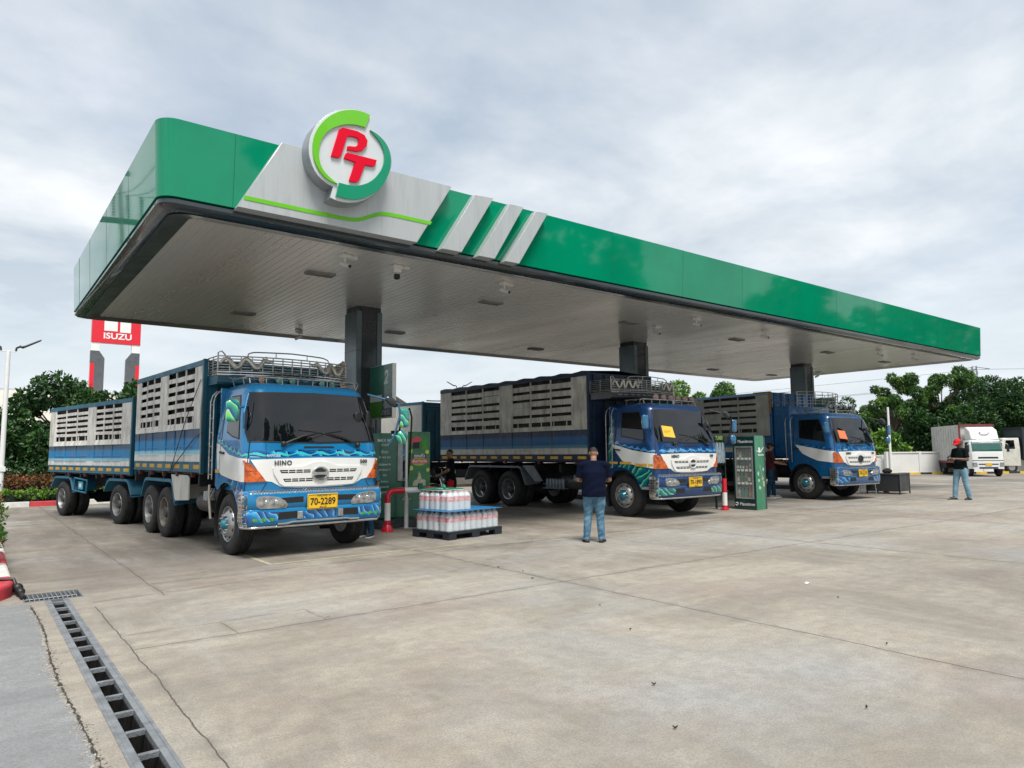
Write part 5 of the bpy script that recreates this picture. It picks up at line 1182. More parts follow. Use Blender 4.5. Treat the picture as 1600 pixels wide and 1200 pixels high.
b = MB(); banded(b, P, .065, [(0, .085, 0), (.085, .215, 1), (.215, .42, 0), (.42, .585, 1), (.585, .78, 0), (.78, .915, 1), (.915, 1, 0)]); b.build('rail_pipe', rw, br)
b = MB()
for x in (-.6, .62): b.lathe([(.13, 0), (.12, .06), (.075, .14)], 'z', c=(x, 0, 0), n=18)
b.build('base_flange', red, br)
cl = MB(); cl.tube([(.18, -.07, h + .05), (.24, -.09, h), (.30, -.08, h - .09), (.42, -.07, h - .16), (.52, -.07, h - .12), (.58, -.06, h - .02)], [.03, .06, .05, .045, .05, .03], 8); cl.mi = 1; cl.tube([(.30, -.10, h - .12), (.40, -.10, h - .19), (.50, -.10, h - .17)], [.015, .035, .02], 8); cl.mi = 0; cl.box(.1, .2, -.1, -.05, h + .02, h + .14)
o = cl.build('safety_vest', [M('cloth_green', (.01, .15, .09), .8), M('cloth_yellow', (.6, .5, .03), .8)]); o.location = (7.6, 13.4, 0); tag(o, 'green and yellow cloth knotted round the barrier pipe', 'cloth')
wp = thing('hose_post', 'thin white post standing just behind the red and white barrier', 'post', (7.62, 13.72, 0))
b = MB(); b.tube([(0, 0, 0), (0, 0, 2.12)], .03, 10); b.tube([(0, 0, 0), (0, 0, .7)], .042, 10); b.build('post', white, wp)
b = MB(); b.box(-.12, .12, -.1, .1, 0, .015); b.box(-.11, .11, -.02, .02, .62, .65)
b.box(.03, .05, -.03, .03, .015, .62)
b.build('bracket', galv, wp)
# bollards by the other islands
def bollard(x, y, label, h=.86):
    t_ = thing('bollard', label, 'bollard', (x, y, 0), 0, 'red and white banded bollards'); b = MB(); banded(b, [(0, 0, 0), (0, 0, h)], .07, [(0, .15, 0), (.15, .56, 1), (.56, 1, 0)]); b.build('post', rw, t_); b = MB(); b.lathe([(.11, 0), (.11, .05), (.075, .07)], n=16); b.build('base_flange', red, t_)
bollard(16.50, 11.86, 'red and white bollard between the middle truck and the glass cabinet'); bollard(27.4, 12.5, 'red and white bollard behind the low grey desk')
# goods display
gd = thing('goods_rack', 'narrow hanging goods rack with a green banner between bollard and glass cabinet', 'rack', (16.95, 12.3, 0))
b = MB(); b.box(-.25, -.20, -.02, .02, 0, 2.05); b.box(.20, .25, -.02, .02, 0, 2.05); b.box(-.25, .25, -.02, .02, 1.2, 1.23); b.build('frame', pdark, gd)
b = MB(); b.box(-.42, .30, -.04, -.022, 1.88, 2.08); b.build('banner', pdark, gd)
text('lettering', '7,000', .15, M('yellow_green', (.5, .65, .1), .5), gd, tfront(-.06, -.042, 1.98), .001, .003)
bagm = M('bag_pale', (.45, .58, .66), .25, coat=.6, var=.3, vscale=12)
for k in range(4):
    b = MB(); x = -.36 + k * .13; b.prism([(x, 1.84), (x + .03, 1.86), (x + .06, 1.84), (x + .10, 1.6), (x + .11, 1.28), (x, 1.26), (x - .02, 1.55)], -.09, -.04); b.build('hanging_bag', bagm, gd, bevel=.015)
# glass lubricant cabinet
gc = thing('lubricant_cabinet', 'dark green glass fronted cabinet full of oil bottles beside the middle truck', 'cabinet', (17.32, 11.58, 0), R_(5))
b = MB(); cbx = -.32; b.box(cbx, .28, -.33, .33, 0, .30); b.box(cbx, .28, -.33, .33, 1.74, 2.0); b.box(.24, .28, -.33, .33, .3, 1.74); b.box(cbx, .28, -.33, -.27, .3, 1.74); b.box(cbx, .28, .27, .33, .3, 1.74); b.build('cabinet_shell', pdark, gc, bevel=.008)
b = MB(); vs = [(cbx + .02, -.332), (.16, -.332)] + [(.16 + .17 * math.sin(a), -.162 - .17 * math.cos(a)) for a in np.linspace(0, PI / 2, 8)[1:]] + [(.33, .33), (.285, .33), (.285, -.1), (.2, -.325), (cbx + .02, -.3305)]
b.prism(vs, .0, 2.03, 'xy'); sp_ = b.build('curved_side_panel', M('panel_green', (.004, .20, .09), .3, coat=.7, var=.1), gc)
b = MB()
for (ya, yb, za, zb) in [(-.27, .27, .30, .335), (-.27, .27, 1.705, 1.74), (-.27, -.235, .335, 1.705), (.235, .27, .335, 1.705)]: b.box(cbx - .01, cbx + .012, ya, yb, za, zb)
b.build('door_frame', galv, gc)
b = MB(); b.box(cbx - .002, cbx + .002, -.235, .235, .335, 1.705); gg = b.build('door_glass', M('cabinet_glass', (.55, .62, .60), .02, var=0, trans=.0, alpha=.12, coat=1, rvar=0), gc)
b = MB()
for z in (.74, 1.10, 1.42): b.box(cbx + .03, .23, -.265, .265, z - .012, z)
b.build('shelf', M('shelf_brown', (.25, .19, .12), .5), gc)
random.seed(21)
bcol = [M('oil_green', (.01, .16, .10), .3, coat=.6), M('oil_white', (.60, .62, .60), .3, coat=.6), M('oil_gold', (.45, .30, .10), .3, coat=.6), M('oil_red', (.45, .02, .04), .3, coat=.6), M('oil_dark', (.015, .05, .05), .3, coat=.6)]
for z, n_, h_ in [(.30, 5, .33), (.74, 5, .27), (1.10, 6, .20), (1.42, 6, .20)]:
    for k in range(n_):
        y = -.22 + .44 * k / (n_ - 1); x = cbx + .10 + random.uniform(-.02, .03); hh = h_ * random.uniform(.85, 1.05); w_ = .20 / n_ * 1.05; o = MB()
        o.prism([(y - w_, z), (y + w_, z), (y + w_, z + hh * .62), (y + w_ * .4, z + hh * .82), (y + w_ * .4, z + hh), (y - w_ * .4, z + hh), (y - w_ * .4, z + hh * .82), (y - w_, z + hh * .68)], x - .035, x + .035, 'yz')
        o.mi = 1; o.box(x - .038, x - .036, y - w_ * .8, y + w_ * .8, z + hh * .15, z + hh * .5); p_ = o.build('oil_bottle', [random.choice(bcol), random.choice(bcol[:3])], bevel=.004)
        p_.location = gc.location; p_.rotation_euler = gc.rotation_euler
        tag(p_, f"oil bottle {['nearest the curved green side', 'second from the curved green side', 'third from the curved green side', 'fourth from the curved green side', 'fifth from the curved green side', 'farthest from the curved green side'][k if k < n_ - 1 else 5]} on the {dict({.30: 'bottom', .74: 'third', 1.10: 'second', 1.42: 'top'})[z]} cabinet shelf", 'bottle', 'oil bottles in the glass cabinet')
b = MB()
for z in (.74, 1.10, 1.42):
    for k in range(4): b.box(cbx + .015, cbx + .028, -.22 + k * .12, -.14 + k * .12, z - .05, z + .005)
b.build('price_tag', white, gc)
for z in (1.87, .15):
    text('lettering', 'Maxnitron', .125, white, gc, tleft(cbx - .002, -.06, z), .002, .0, xs=.86)
    b = MB(); b.M = Matrix.Translation((cbx - .004, .255, z)); ring = [(0, .036 * math.cos(a), .040 * math.sin(a)) for a in np.linspace(.5, 2 * PI - .3, 16)]; b.tube(ring, .009, 6); b.M = Matrix(); b.build('round_mark', white, gc)
text('lettering', 'Maxnitron', .075, white, sp_, tfront(.02, -.334, 1.50), .001, .001)
b = MB(); b.prism([(-.22, 1.62), (-.10, 1.60), (-.06, 1.58), (.04, 1.62), (.18, 1.72), (.19, 1.71), (.05, 1.595), (-.06, 1.555), (-.12, 1.585), (-.22, 1.60)], -.336, -.333)
b.prism([(-.06 + .055 * math.cos(a), 1.64 + .07 * math.sin(a)) for a in np.linspace(0, 2 * PI, 16)[:-1]], -.335, -.333); b.build('swoosh_mark', white, sp_)
b = MB(); random.seed(5)
for (cx, cz, w_, h_, mi) in [(-.16, .98, .10, .16, 0), (-.05, 1.16, .02, .2, 0), (.12, 1.1, .09, .12, 0), (-.14, .80, .12, .10, 0), (-.10, .60, .13, .12, 0), (.06, .86, .15, .14, 1), (.12, .70, .14, .18, 1), (.0, 1.0, .02, .18, 1)]:
    b.mi = mi; P_ = [(cx + w_ * .5 * math.cos(a) * random.uniform(.6, 1.1), cz + h_ * .5 * math.sin(a) * random.uniform(.6, 1.1)) for a in np.linspace(0, 2 * PI, 11)[:-1]]; b.prism(P_, -.3345 - .0007 * mi, -.3325)
b.build('print_art', [M('print_pale', (.5, .68, .6), .5, var=.4, vscale=25), M('print_khaki', (.45, .52, .28), .5, var=.5, vscale=25)], sp_)
# desk, bag and chair at the right
dk = thing('desk', 'low dark grey metal desk standing in front of the farthest pump truck bumper', 'desk', (26.85, 12.15, 0), R_(6))
dkm = M('desk_grey', (.035, .038, .042), .45, var=.15)
b = MB(); b.box(-.56, .56, -.56, .62, .70, .73); b.build('desk_top', dkm, dk, bevel=.006); b = MB(); b.box(-.54, -.515, -.54, .6, .10, .70); b.box(-.515, .54, -.54, -.515, .10, .70); b.build('side_panel', dkm, dk)
for (x, y) in ((-.53, -.53), (.53, -.53), (-.53, .58), (.53, .58)): b = MB(); b.box(x - .02, x + .02, y - .02, y + .02, 0, .70); b.build('leg', black, dk)
b = MB(); b.ell((0, 0, .08), (.24, .15, .09), 14, 8); b.ell((.08, .02, .13), (.12, .10, .06)); b.tube([(-.2, 0, .1), (-.28, -.05, .05), (-.2, -.1, .02)], .02); o = b.build('bag', M('bag_black', (.01, .01, .012), .8, bump=.4)); o.location = (26.9, 12.2, .735); tag(o, 'slumped black bag lying on top of the low grey desk', 'bag')
ch = thing('chair', 'black chair with shiny bent frame between farthest truck bumper and desk', 'chair', (26.1, 12.55, 0), R_(40))
b = MB(); b.box(-.22, .22, -.2, .2, .43, .47); b.build('seat', black, ch, bevel=.02)
b = MB(); b.tube([(-.2, .2, .45), (-.21, .25, .8), (-.12, .27, .93), (.12, .27, .93), (.21, .25, .8), (.2, .2, .45)], .028); b.build('backrest', black, ch); b = MB()
for sx in (-1, 1):
    for sy in (-1, 1): b.tube([(sx * .2, sy * .18, .43), (sx * .22, sy * .22, 0)], .014)
b.build('legs_frame', chrome, ch)

# ================================================================= pallet of water packs
PX, PY, PR = 7.17, 11.27, R_(10)
def pal(x, y, z=0): return (PX + x * math.cos(PR) - y * math.sin(PR), PY + x * math.sin(PR) + y * math.cos(PR), z)
pt = thing('pallet', 'black plastic pallet on the ground under the stacked water bottles', 'pallet', pal(0, 0), PR)
pm = M('pallet_black', (.014, .02, .028), .5, var=.2)
b = MB()
for k in range(8): b.box(.0, 1.45, .0 + k * .138, .10 + k * .138, .125, .15)
b.box(0, 1.45, 0, .04, .10, .13); b.box(0, .04, 0, 1.06, .10, .13); b.box(1.41, 1.45, 0, 1.06, .1, .13); b.build('deck', pm, pt)
for x in (0, .62, 1.25):
    for y in (0, .45, .88): b = MB(); b.box(x, x + .20, y, y + .18, 0, .102); b.build('foot_block', pm, pt, bevel=.006)
petm = bpy.data.materials.new('bottle_plastic'); petm.use_nodes = True; q_ = petm.node_tree.nodes['Principled BSDF']; q_.inputs['Base Color'].default_value = (.66, .74, .78, 1); q_.inputs['Roughness'].default_value = .12; q_.inputs['Alpha'].default_value = .72; q_.inputs['Coat Weight'].default_value = 1
labm = M('label_red', (.52, .005, .03), .35, var=.5, vscale=22, col2=(.66, .45, .48)); capm = M('cap_red_white', (.75, .55, .56), .4, var=.5, vscale=30, col2=(.6, .08, .10))
wrapm = bpy.data.materials.new('shrink_wrap'); wrapm.use_nodes = True; q_ = wrapm.node_tree.nodes['Principled BSDF']; q_.inputs['Base Color'].default_value = (.85, .9, .92, 1); q_.inputs['Roughness'].default_value = .08; q_.inputs['Alpha'].default_value = .24; q_.inputs['Coat Weight'].default_value = 1
D = .152; HB = .365
b = MB(); r = D / 2 - .002
b.lathe([(r * .8, 0), (r, .015), (r * .97, .05), (r, .07), (r * .97, .10), (r, .12), (r * .97, .15), (r, .16), (r, .168)], n=16, cap=True); b.lathe([(r, .262), (r * .98, .275), (r * .75, .31), (r * .32, .335), (r * .3, .345)], n=16, cap=False)
b.mi = 1; b.lathe([(r, .168), (r * 1.01, .172), (r * 1.01, .258), (r, .262)], n=16, cap=False); b.mi = 2; b.lathe([(r * .36, .342), (r * .36, HB)], n=12)
bot0 = b.build('bottle', [petm, labm, capm])
bot_used = False
def pack(x, y, z, nx, ny, label):
    global bot_used
    t_ = thing('water_pack', label, 'bottled water', pal(x, y, z), PR, 'shrink wrapped packs of bottled water')
    for i in range(nx):
        for j in range(ny):
            o = bot0 if not bot_used else bot0.copy()
            if bot_used: COL.objects.link(o)
            bot_used = True; o.parent = t_; o.location = ((i + .5) * D, (j + .5) * D, 0); o.rotation_euler = (random.uniform(-.018, .018), random.uniform(-.018, .018), random.uniform(0, 6)); o.scale = (1, 1, random.uniform(.98, 1.01))
    e = .002; X, Y = nx * D + e, ny * D + e; b = MB(); n = 6; vs = []; fs = []
    prof = [(0, 0), (0, .27), (.015, .31), (.05, .345), (.07, .36)]
    for (ins, z_) in prof:
        for (cx, cy, a0) in [(ins + .06, ins + .06, PI), (X - ins - .06, ins + .06, 1.5 * PI), (X - ins - .06, Y - ins - .06, 0), (ins + .06, Y - ins - .06, .5 * PI)]:
            for k in range(n + 1): a = a0 + k * PI / 2 / n; vs.append((cx + .06 * math.cos(a), cy + .06 * math.sin(a), z_ + (0.006 * math.sin(k * 2.3 + cx * 9) if z_ > .3 else 0)))
    m = 4 * (n + 1)
    for i in range(len(prof) - 1):
        for k in range(m): fs.append((i * m + k, i * m + (k + 1) % m, (i + 1) * m + (k + 1) % m, (i + 1) * m + k))
    b.add(vs, fs); b.build('shrink_wrap', wrapm, t_, fix=False); return t_
rown = ['front', 'middle', 'back']; coln = ['left', 'centre', 'right']
for j in range(3):
    for i in range(3): pack(.03 + i * 3.02 * D, .03 + j * 2.05 * D * 1.08, .152, 3, 2, f'bottled water pack in the lower layer, {rown[j]} row, {coln[i]} pack on the pallet')
for j in range(3): pack(.12, .12 + j * 2.05 * D, .152 + HB + .016, 4, 2, f'bottled water pack on the blue sheet, {rown[j]} pack of the upper stack')
b = MB(); b.box(-.01, 1.44, -.02, 1.05, .0, .01); o = b.build('blue_sheet', M('sheet_blue', (.01, .16, .36), .5, var=.1), bevel=.003); o.location = pal(0, 0, .152 + HB + .003); o.rotation_euler = (0, 0, PR); tag(o, 'flat blue board lying between the two layers of water bottles', 'board')
ty = thing('tray', 'green and white tray lying on top of the upper water packs', 'tray', pal(.14, .35, .152 + 2 * HB + .020), PR)
b = MB(); b.box(0, .58, 0, .62, 0, .012); b.build('tray_base', white, ty, bevel=.003); b = MB(); tg = M('tray_green', (.01, .25, .14), .4)
for q_ in ((0, .58, 0, .04), (0, .58, .58, .62), (0, .04, .04, .58), (.54, .58, .04, .58)): b.box(*q_, .012, .035)
b.build('tray_rim', tg, ty, bevel=.004); b = MB(); b.ell((.12, .06, .065), (.035, .035, .035)); b.ell((.50, .50, .065), (.035, .035, .035)); b.build('knob', tg, ty)

# ================================================================= motorcycle by the dispenser
mc = thing('motorcycle', 'black motorcycle in shade beside the man in red shorts', 'motorcycle', (10.15, 17.1, 0), R_(35))
b = MB()
for y in (-.62, .62):
    b.lathe([(.24, -.04), (.29, -.035), (.30, 0), (.29, .035), (.24, .04)], 'x', c=(0, y, .30), n=28, cap=False)
b.build('tyre', rubber, mc)
b = MB()
for y in (-.62, .62):
    b.lathe([(.245, -.02), (.23, 0), (.245, .02)], 'x', c=(0, y, .30), n=28, cap=False); b.lathe([(.05, -.05), (.05, .05)], 'x', c=(0, y, .3), n=12)
    for k in range(8): a = k * PI / 4; b.tube([(0, y, .3), (0, y + .24 * math.cos(a), .3 + .24 * math.sin(a))], .006, 5)
b.build('wheel_rim', chrome, mc)
b = MB(); b.ell((0, .30, .72), (.12, .40, .07), 12, 8); b.build('saddle', black, mc)
b = MB(); b.ell((0, -.18, .66), (.13, .24, .13), 12, 8); b.ell((0, -.1, .42), (.12, .25, .16), 12, 8); b.ell((0, .5, .55), (.1, .22, .1)); b.build('body', M('bike_black', (.01, .01, .012), .15, coat=1), mc)
b = MB(); b.tube([(.06, -.62, .3), (.06, -.42, .92)], .02); b.tube([(-.06, -.62, .3), (-.06, -.42, .92)], .02); b.tube([(-.34, -.28, 1.0), (-.12, -.40, .95), (.12, -.40, .95), (.34, -.28, 1.0)], .014); b.tube([(-.2, -.36, .98), (-.28, -.34, 1.18)], .006); b.tube([(.2, -.36, .98), (.28, -.34, 1.18)], .006); b.build('handlebar', chrome, mc)
b = MB(); b.ell((0, -.50, .88), (.09, .07, .09)); b.build('headlight', lens, mc); b = MB(); b.ell((-.30, -.34, 1.2), (.06, .015, .04)); b.ell((.30, -.34, 1.2), (.06, .015, .04)); b.build('mirror', black, mc)
# ================================================================= people
def bake(b, vox, smooth=6, name='m'):
    o = b.build(name, black, smooth=False, fix=True); m = o.modifiers.new('r', 'REMESH'); m.mode = 'VOXEL'; m.voxel_size = vox; s_ = o.modifiers.new('s', 'SMOOTH'); s_.iterations = smooth; s_.factor = .5
    dg = bpy.context.evaluated_depsgraph_get(); me = bpy.data.meshes.new_from_object(o.evaluated_get(dg)); old = o.data; bpy.data.objects.remove(o); bpy.data.meshes.remove(old)
    me.materials.clear(); me.polygons.foreach_set('use_smooth', [True] * len(me.polygons)); me.update(); return me
def ball_chain(b, pts, rs, n=14):
    """tapered limb with rounded ends"""
    pts = [Vector(p) for p in pts]; P = []; R = []
    for i in range(len(pts) - 1):
        for t in np.linspace(0, 1, 6)[:-1]: P.append(pts[i].lerp(pts[i + 1], float(t))); R.append(rs[i] + (rs[i + 1] - rs[i]) * float(t))
    P.append(pts[-1]); R.append(rs[-1]); b.tube(P, R, n)
    for p, r in zip(pts, rs): b.ell(p, (r, r, r), 12, 8)
def rings(b, R, n=24):
    vs = []; fs = []
    for (x, y, z, rx, ry) in R:
        for j in range(n): a = 2 * PI * j / n; vs.append((x + rx * math.cos(a), y + ry * math.sin(a), z))
    for i in range(len(R) - 1):
        for j in range(n): fs.append((i * n + j, i * n + (j + 1) % n, (i + 1) * n + (j + 1) % n, (i + 1) * n + j))
    fs.append(tuple(range(n))[::-1]); fs.append(tuple((len(R) - 1) * n + j for j in range(n))); b.add(vs, fs)
skinm = M('skin_brown', (.30, .16, .10), .5, var=.1, vscale=30); skind = M('skin_dark', (.13, .065, .04), .5, var=.1, vscale=30); hairm = M('hair_black', (.012, .010, .009), .6, bump=.5, bscale=200)
def denim(nm, c, c2): return M(nm, c, .9, var=.3, vscale=6, col2=c2, bump=.5, bscale=60, spec=.15)
def hand(b, wr, dr, pn, curl=.5, k=1.0):
    """wr wrist, dr direction of the palm, pn palm normal (side the fingers close to)"""
    wr = Vector(wr); dr = Vector(dr).normalized(); pn = Vector(pn); pn = (pn - dr * pn.dot(dr)).normalized(); sd = dr.cross(pn)
    pc = wr + dr * .05 * k; ball_chain(b, [wr, wr + dr * .03, pc + dr * .02], [.024, .026, .026]); 
    for j in (-1.2, -.4, .4, 1.2): b.tube([wr + sd * .012 * j, wr + dr * .09 + sd * .019 * j], [.014, .013], 8)
    for j, L in zip((-1.4, -.45, .5, 1.4), (.060, .072, .078, .070)):
        p0 = wr + dr * .088 + sd * .019 * j; a = curl; d1 = (dr * math.cos(a) + pn * math.sin(a)); d2 = (dr * math.cos(a * 2.2) + pn * math.sin(a * 2.2)); p1 = p0 + d1 * L * .5; p2 = p1 + d2 * L * .5; ball_chain(b, [p0, p1, p2], [.0115, .0105, .009], 8)
    p0 = wr + dr * .03 + sd * .028; p1 = p0 + (dr * .6 + sd * .7 + pn * .35).normalized() * .04; p2 = p1 + (dr * .8 + pn * .6).normalized() * .035; ball_chain(b, [p0, p1, p2], [.014, .012, .010], 8)
def person(label, loc, rz, sc, skin, shirtm, pantm, shoem, armL, armR, legs, girth=1.0, headtilt=0.0, headyaw=0.0, shorts=False, sandals=False, cap=None, sleeve=.62, longs=False, lean=0.0, beard=False, phone=None, shirt_len=.86):
    """local frame: faces -Y, x to the person's left is +x. armL/armR = (elbow, wrist, palm dir, palm normal); legs = ((kneeL, ankleL, toeang), (...R))"""
    t_ = thing('person', label, 'person', loc, rz, None, sc); g = girth
    hipz = .92; sh = {1: Vector((.185 * g, .01 - lean, 1.405)), -1: Vector((-.185 * g, .01 - lean, 1.405))}
    # body: torso, neck, head, arms, hands, legs, feet in one skin
    b = MB(); L = lean; G_ = g; g = min(g, 1.06)
    rings(b, [(0, 0, .86, .13 * g, .095 * g), (0, 0, .95, .15 * g, .105 * g), (0, -.2 * L, 1.10, .135 * g, .10 * g), (0, -.6 * L, 1.28, .155 * g, .11 * g), (0, -L, 1.39, .125, .08), (0, -L, 1.44, .07, .06)])
    for s_ in (-1, 1): b.tube([(0, -L, 1.41), sh[s_]], [.055, .045], 10)
    hd = Vector((0, -L - .01 - .06 * math.sin(headtilt), 1.60 - .012 * abs(headtilt)))
    ball_chain(b, [(0, .01 - L, 1.42), (0, -L, 1.50), hd - Vector((0, -.01, .03))], [.062, .056, .056])
    HM = Matrix.Translation(hd) @ Matrix.Rotation(headyaw, 4, 'Z') @ Matrix.Rotation(headtilt, 4, 'X')
    b.M = HM; b.ell((0, .008, .025), (.076, .095, .095), 18, 14); b.ell((0, -.035, -.045), (.052, .055, .055), 14, 10); b.ell((0, -.06, -.075), (.028, .025, .022))
    b.tube([(0, -.085, .03), (0, -.108, -.012), (0, -.092, -.022)], [.008, .014, .010], 8); b.ell((0, -.088, -.045), (.024, .012, .010)); b.tube([(-.05, -.075, .038), (0, -.088, .036), (.05, -.075, .038)], .010, 8)
    for s_ in (-1, 1): b.ell((s_ * .077, .012, .0), (.012, .020, .032)); b.ell((s_ * .045, -.06, -.02), (.02, .022, .02))
    b.M = Matrix()
    arms = {1: armL, -1: armR}
    for s_ in (-1, 1):
        el, wr, pd, pn = arms[s_]; el = Vector(el); wr = Vector(wr); ball_chain(b, [sh[s_], sh[s_].lerp(el, .45), el, el.lerp(wr, .35), wr], [.046, .046, .040, .041, .027]); hand(b, wr, pd, pn, .6)
    lg = {1: legs[0], -1: legs[1]}
    for s_ in (-1, 1):
        kn, an, ta = lg[s_]; hp = Vector((s_ * .085 * g, 0, hipz - .02)); kn = Vector(kn); an = Vector(an); ball_chain(b, [hp, hp.lerp(kn, .4), kn, kn.lerp(an, .3), an], [.088 * g, .078 * g, .053, .056, .038])
        td = Vector((math.sin(ta), -math.cos(ta), 0)); sd = Vector((td.y, -td.x, 0)); z0 = an.z - .05; ball_chain(b, [an + Vector((0, 0, -.03)) - td * .03, an + td * .07 + Vector((0, 0, -.045)), an + td * .14 + Vector((0, 0, -.058))], [.036, .034, .026])
        for j in range(5): p0 = an + td * .145 + sd * (.018 * (j - 2)) + Vector((0, 0, -.062)); ball_chain(b, [p0, p0 + td * (.045 - .005 * j)], [.012, .010], 6)
    g = G_; me = bake(b, .0075, 3, 'body'); me.materials.append(skin); me.name = 'body'; bo = bpy.data.objects.new('body', me); link(bo, t_)
    # face details
    b = MB(); b.M = HM
    for s_ in (-1, 1): b.ell((s_ * .03, -.079, .012), (.013, .008, .008), 8, 6)
    b.mi = 1
    for s_ in (-1, 1): b.ell((s_ * .03, -.086, .012), (.006, .004, .006), 8, 6); b.box(s_ * .03 - .018, s_ * .03 + .018, -.094, -.08, .034, .040)
    b.M = Matrix(); b.build('eyes', [white, hairm], t_)
    b = MB(); b.M = HM
    if cap is None:
        n = 20; vs = []; fs = []; m = 9
        for i in range(m + 1):
            for j in range(n):
                a = 2 * PI * j / n; lim = (1.15 + .75 * max(0, math.sin(a)) ** .7 - .25 * max(0, -math.sin(a))); ph = lim * i / m; rr_ = math.sin(ph)
                vs.append((.0795 * rr_ * math.cos(a), .011 + .100 * rr_ * math.sin(a), .028 + .0975 * math.cos(ph) + random.uniform(-.001, .001)))
        for i in range(m):
            for j in range(n): fs.append((i * n + j, i * n + (j + 1) % n, (i + 1) * n + (j + 1) % n, (i + 1) * n + j))
        b.add(vs, fs); b.M = Matrix(); h_ = b.build('hair', hairm, t_, fix=False)
    else:
        b.ell((0, .03, .0), (.078, .085, .07), 16, 10); b.M = Matrix(); b.build('hair', hairm, t_)
        b = MB(); b.M = HM; n = 20; vs = []; fs = []; m = 8
        for i in range(m + 1):
            for j in range(n): a = 2 * PI * j / n; ph = 1.50 * i / m; vs.append((.092 * math.sin(ph) * math.cos(a), .008 + .108 * math.sin(ph) * math.sin(a), .042 + .095 * math.cos(ph)))
        for i in range(m):
            for j in range(n): fs.append((i * n + j, i * n + (j + 1) % n, (i + 1) * n + (j + 1) % n, (i + 1) * n + j))
        b.add(vs, fs); vs = []; fs = []
        for i in range(4):
            for j in range(9): a = PI + PI * (j + .0) / 8; r_ = 1 + i * .28; vs.append((.085 * math.cos(a) * (1 + i * .02), .0 + .10 * math.sin(a) * r_, .050 - .012 * i + .012 * abs(math.sin(a)) ))
        for i in range(3):
            for j in range(8): fs.append((i * 9 + j, i * 9 + j + 1, (i + 1) * 9 + j + 1, (i + 1) * 9 + j))
        b.add(vs, fs); b.ell((0, .008, .138), (.01, .01, .006)); b.M = Matrix(); o = b.build('cap', cap, t_, fix=False); sm = o.modifiers.new('s', 'SOLIDIFY'); sm.thickness = .005
    # shirt
    b = MB(); e = .018
    rings(b, [(0, 0, shirt_len, .150 * g + e * 1.9, .118 * g + e * 1.9), (0, 0, shirt_len + .05, .154 * g + e * 1.7, .120 * g + e * 1.7), (0, -.2 * L, 1.08, .150 * g + e, .114 * g + e), (0, -.6 * L, 1.26, .168 * g + e * .7, .118 * g + e * .6), (0, -L, 1.39, .155 * g + e * .3, .10 + e * .3), (0, -L, 1.445, .105, .082), (0, -L, 1.475, .066, .066)])
    for s_ in (-1, 1):
        el, wr, _, _ = arms[s_]; el = Vector(el); wr = Vector(wr); A = sh[s_]; ball_chain(b, [(0, -L, 1.40), A + Vector((-s_ * .015, 0, -.018))], [.085, .070])
        if longs: ball_chain(b, [A - Vector((s_ * .05, 0, .0)), A, el, wr.lerp(el, .08)], [.07, .074, .058, .044])
        else: b.tube([A - Vector((s_ * .06, 0, 0)), A + Vector((0, 0, -.005)), A.lerp(el, sleeve * .6), A.lerp(el, sleeve)], [.066, .066, .062, .066], 16)
    me = bake(b, .011, 4, 'shirt'); nm = np.empty(len(me.vertices) * 3); me.vertices.foreach_get('co', nm); nm = nm.reshape(-1, 3)
    rs_ = np.random.RandomState(int(loc[0] * 10)); w1 = np.sin(nm[:, 2] * 38 + nm[:, 0] * 22 + 2 * np.sin(nm[:, 1] * 20)) * .0045 * np.clip((1.3 - nm[:, 2]) * 3, .2, 1); rad = nm[:, :2] / np.maximum(.05, np.linalg.norm(nm[:, :2], axis=1))[:, None]; nm[:, :2] += rad * w1[:, None]; me.vertices.foreach_set('co', nm.ravel()); me.update()
    me.materials.append(shirtm); me.name = 'shirt'; sh_ = bpy.data.objects.new('shirt', me); link(sh_, t_)
    # trousers
    g = min(g, 1.12); b = MB(); rings(b, [(0, 0, .80, .135 * g, .10 * g), (0, 0, .87, .158 * g, .118 * g), (0, 0, .97, .150 * g, .112 * g), (0, 0, 1.0, .145 * g, .108 * g)])
    for s_ in (-1, 1):
        kn, an, ta = lg[s_]; hp = Vector((s_ * .085 * g, 0, hipz - .04)); kn = Vector(kn); an = Vector(an)
        if shorts: P_ = [hp, hp.lerp(kn, .5), kn + Vector((0, 0, .03))]; Rr = [.105 * g, .10 * g, .098]
        else: P_ = [hp, hp.lerp(kn, .5), kn, kn.lerp(an, .5), an + Vector((0, .0, .0)), an + Vector((0, .005, -.035))]; Rr = [.103 * g, .093 * g, .074, .070, .062, .066]
        ball_chain(b, P_[:2], Rr[:2]); b.tube(P_, Rr, 16)
    me = bake(b, .010, 3, 'trousers'); co = np.empty(len(me.vertices) * 3); me.vertices.foreach_get('co', co); co = co.reshape(-1, 3)
    w1 = np.sin(co[:, 2] * 70 + co[:, 0] * 30) * .004 * (np.exp(-((co[:, 2] - .5) / .10) ** 2) + np.exp(-((co[:, 2] - .10) / .09) ** 2) + .3); co[:, 1] += w1; co[:, 0] += w1 * .6; me.vertices.foreach_set('co', co.ravel()); me.update()
    me.materials.append(pantm); nmn = 'shorts' if shorts else 'trousers'; me.name = nmn; link(bpy.data.objects.new(nmn, me), t_)
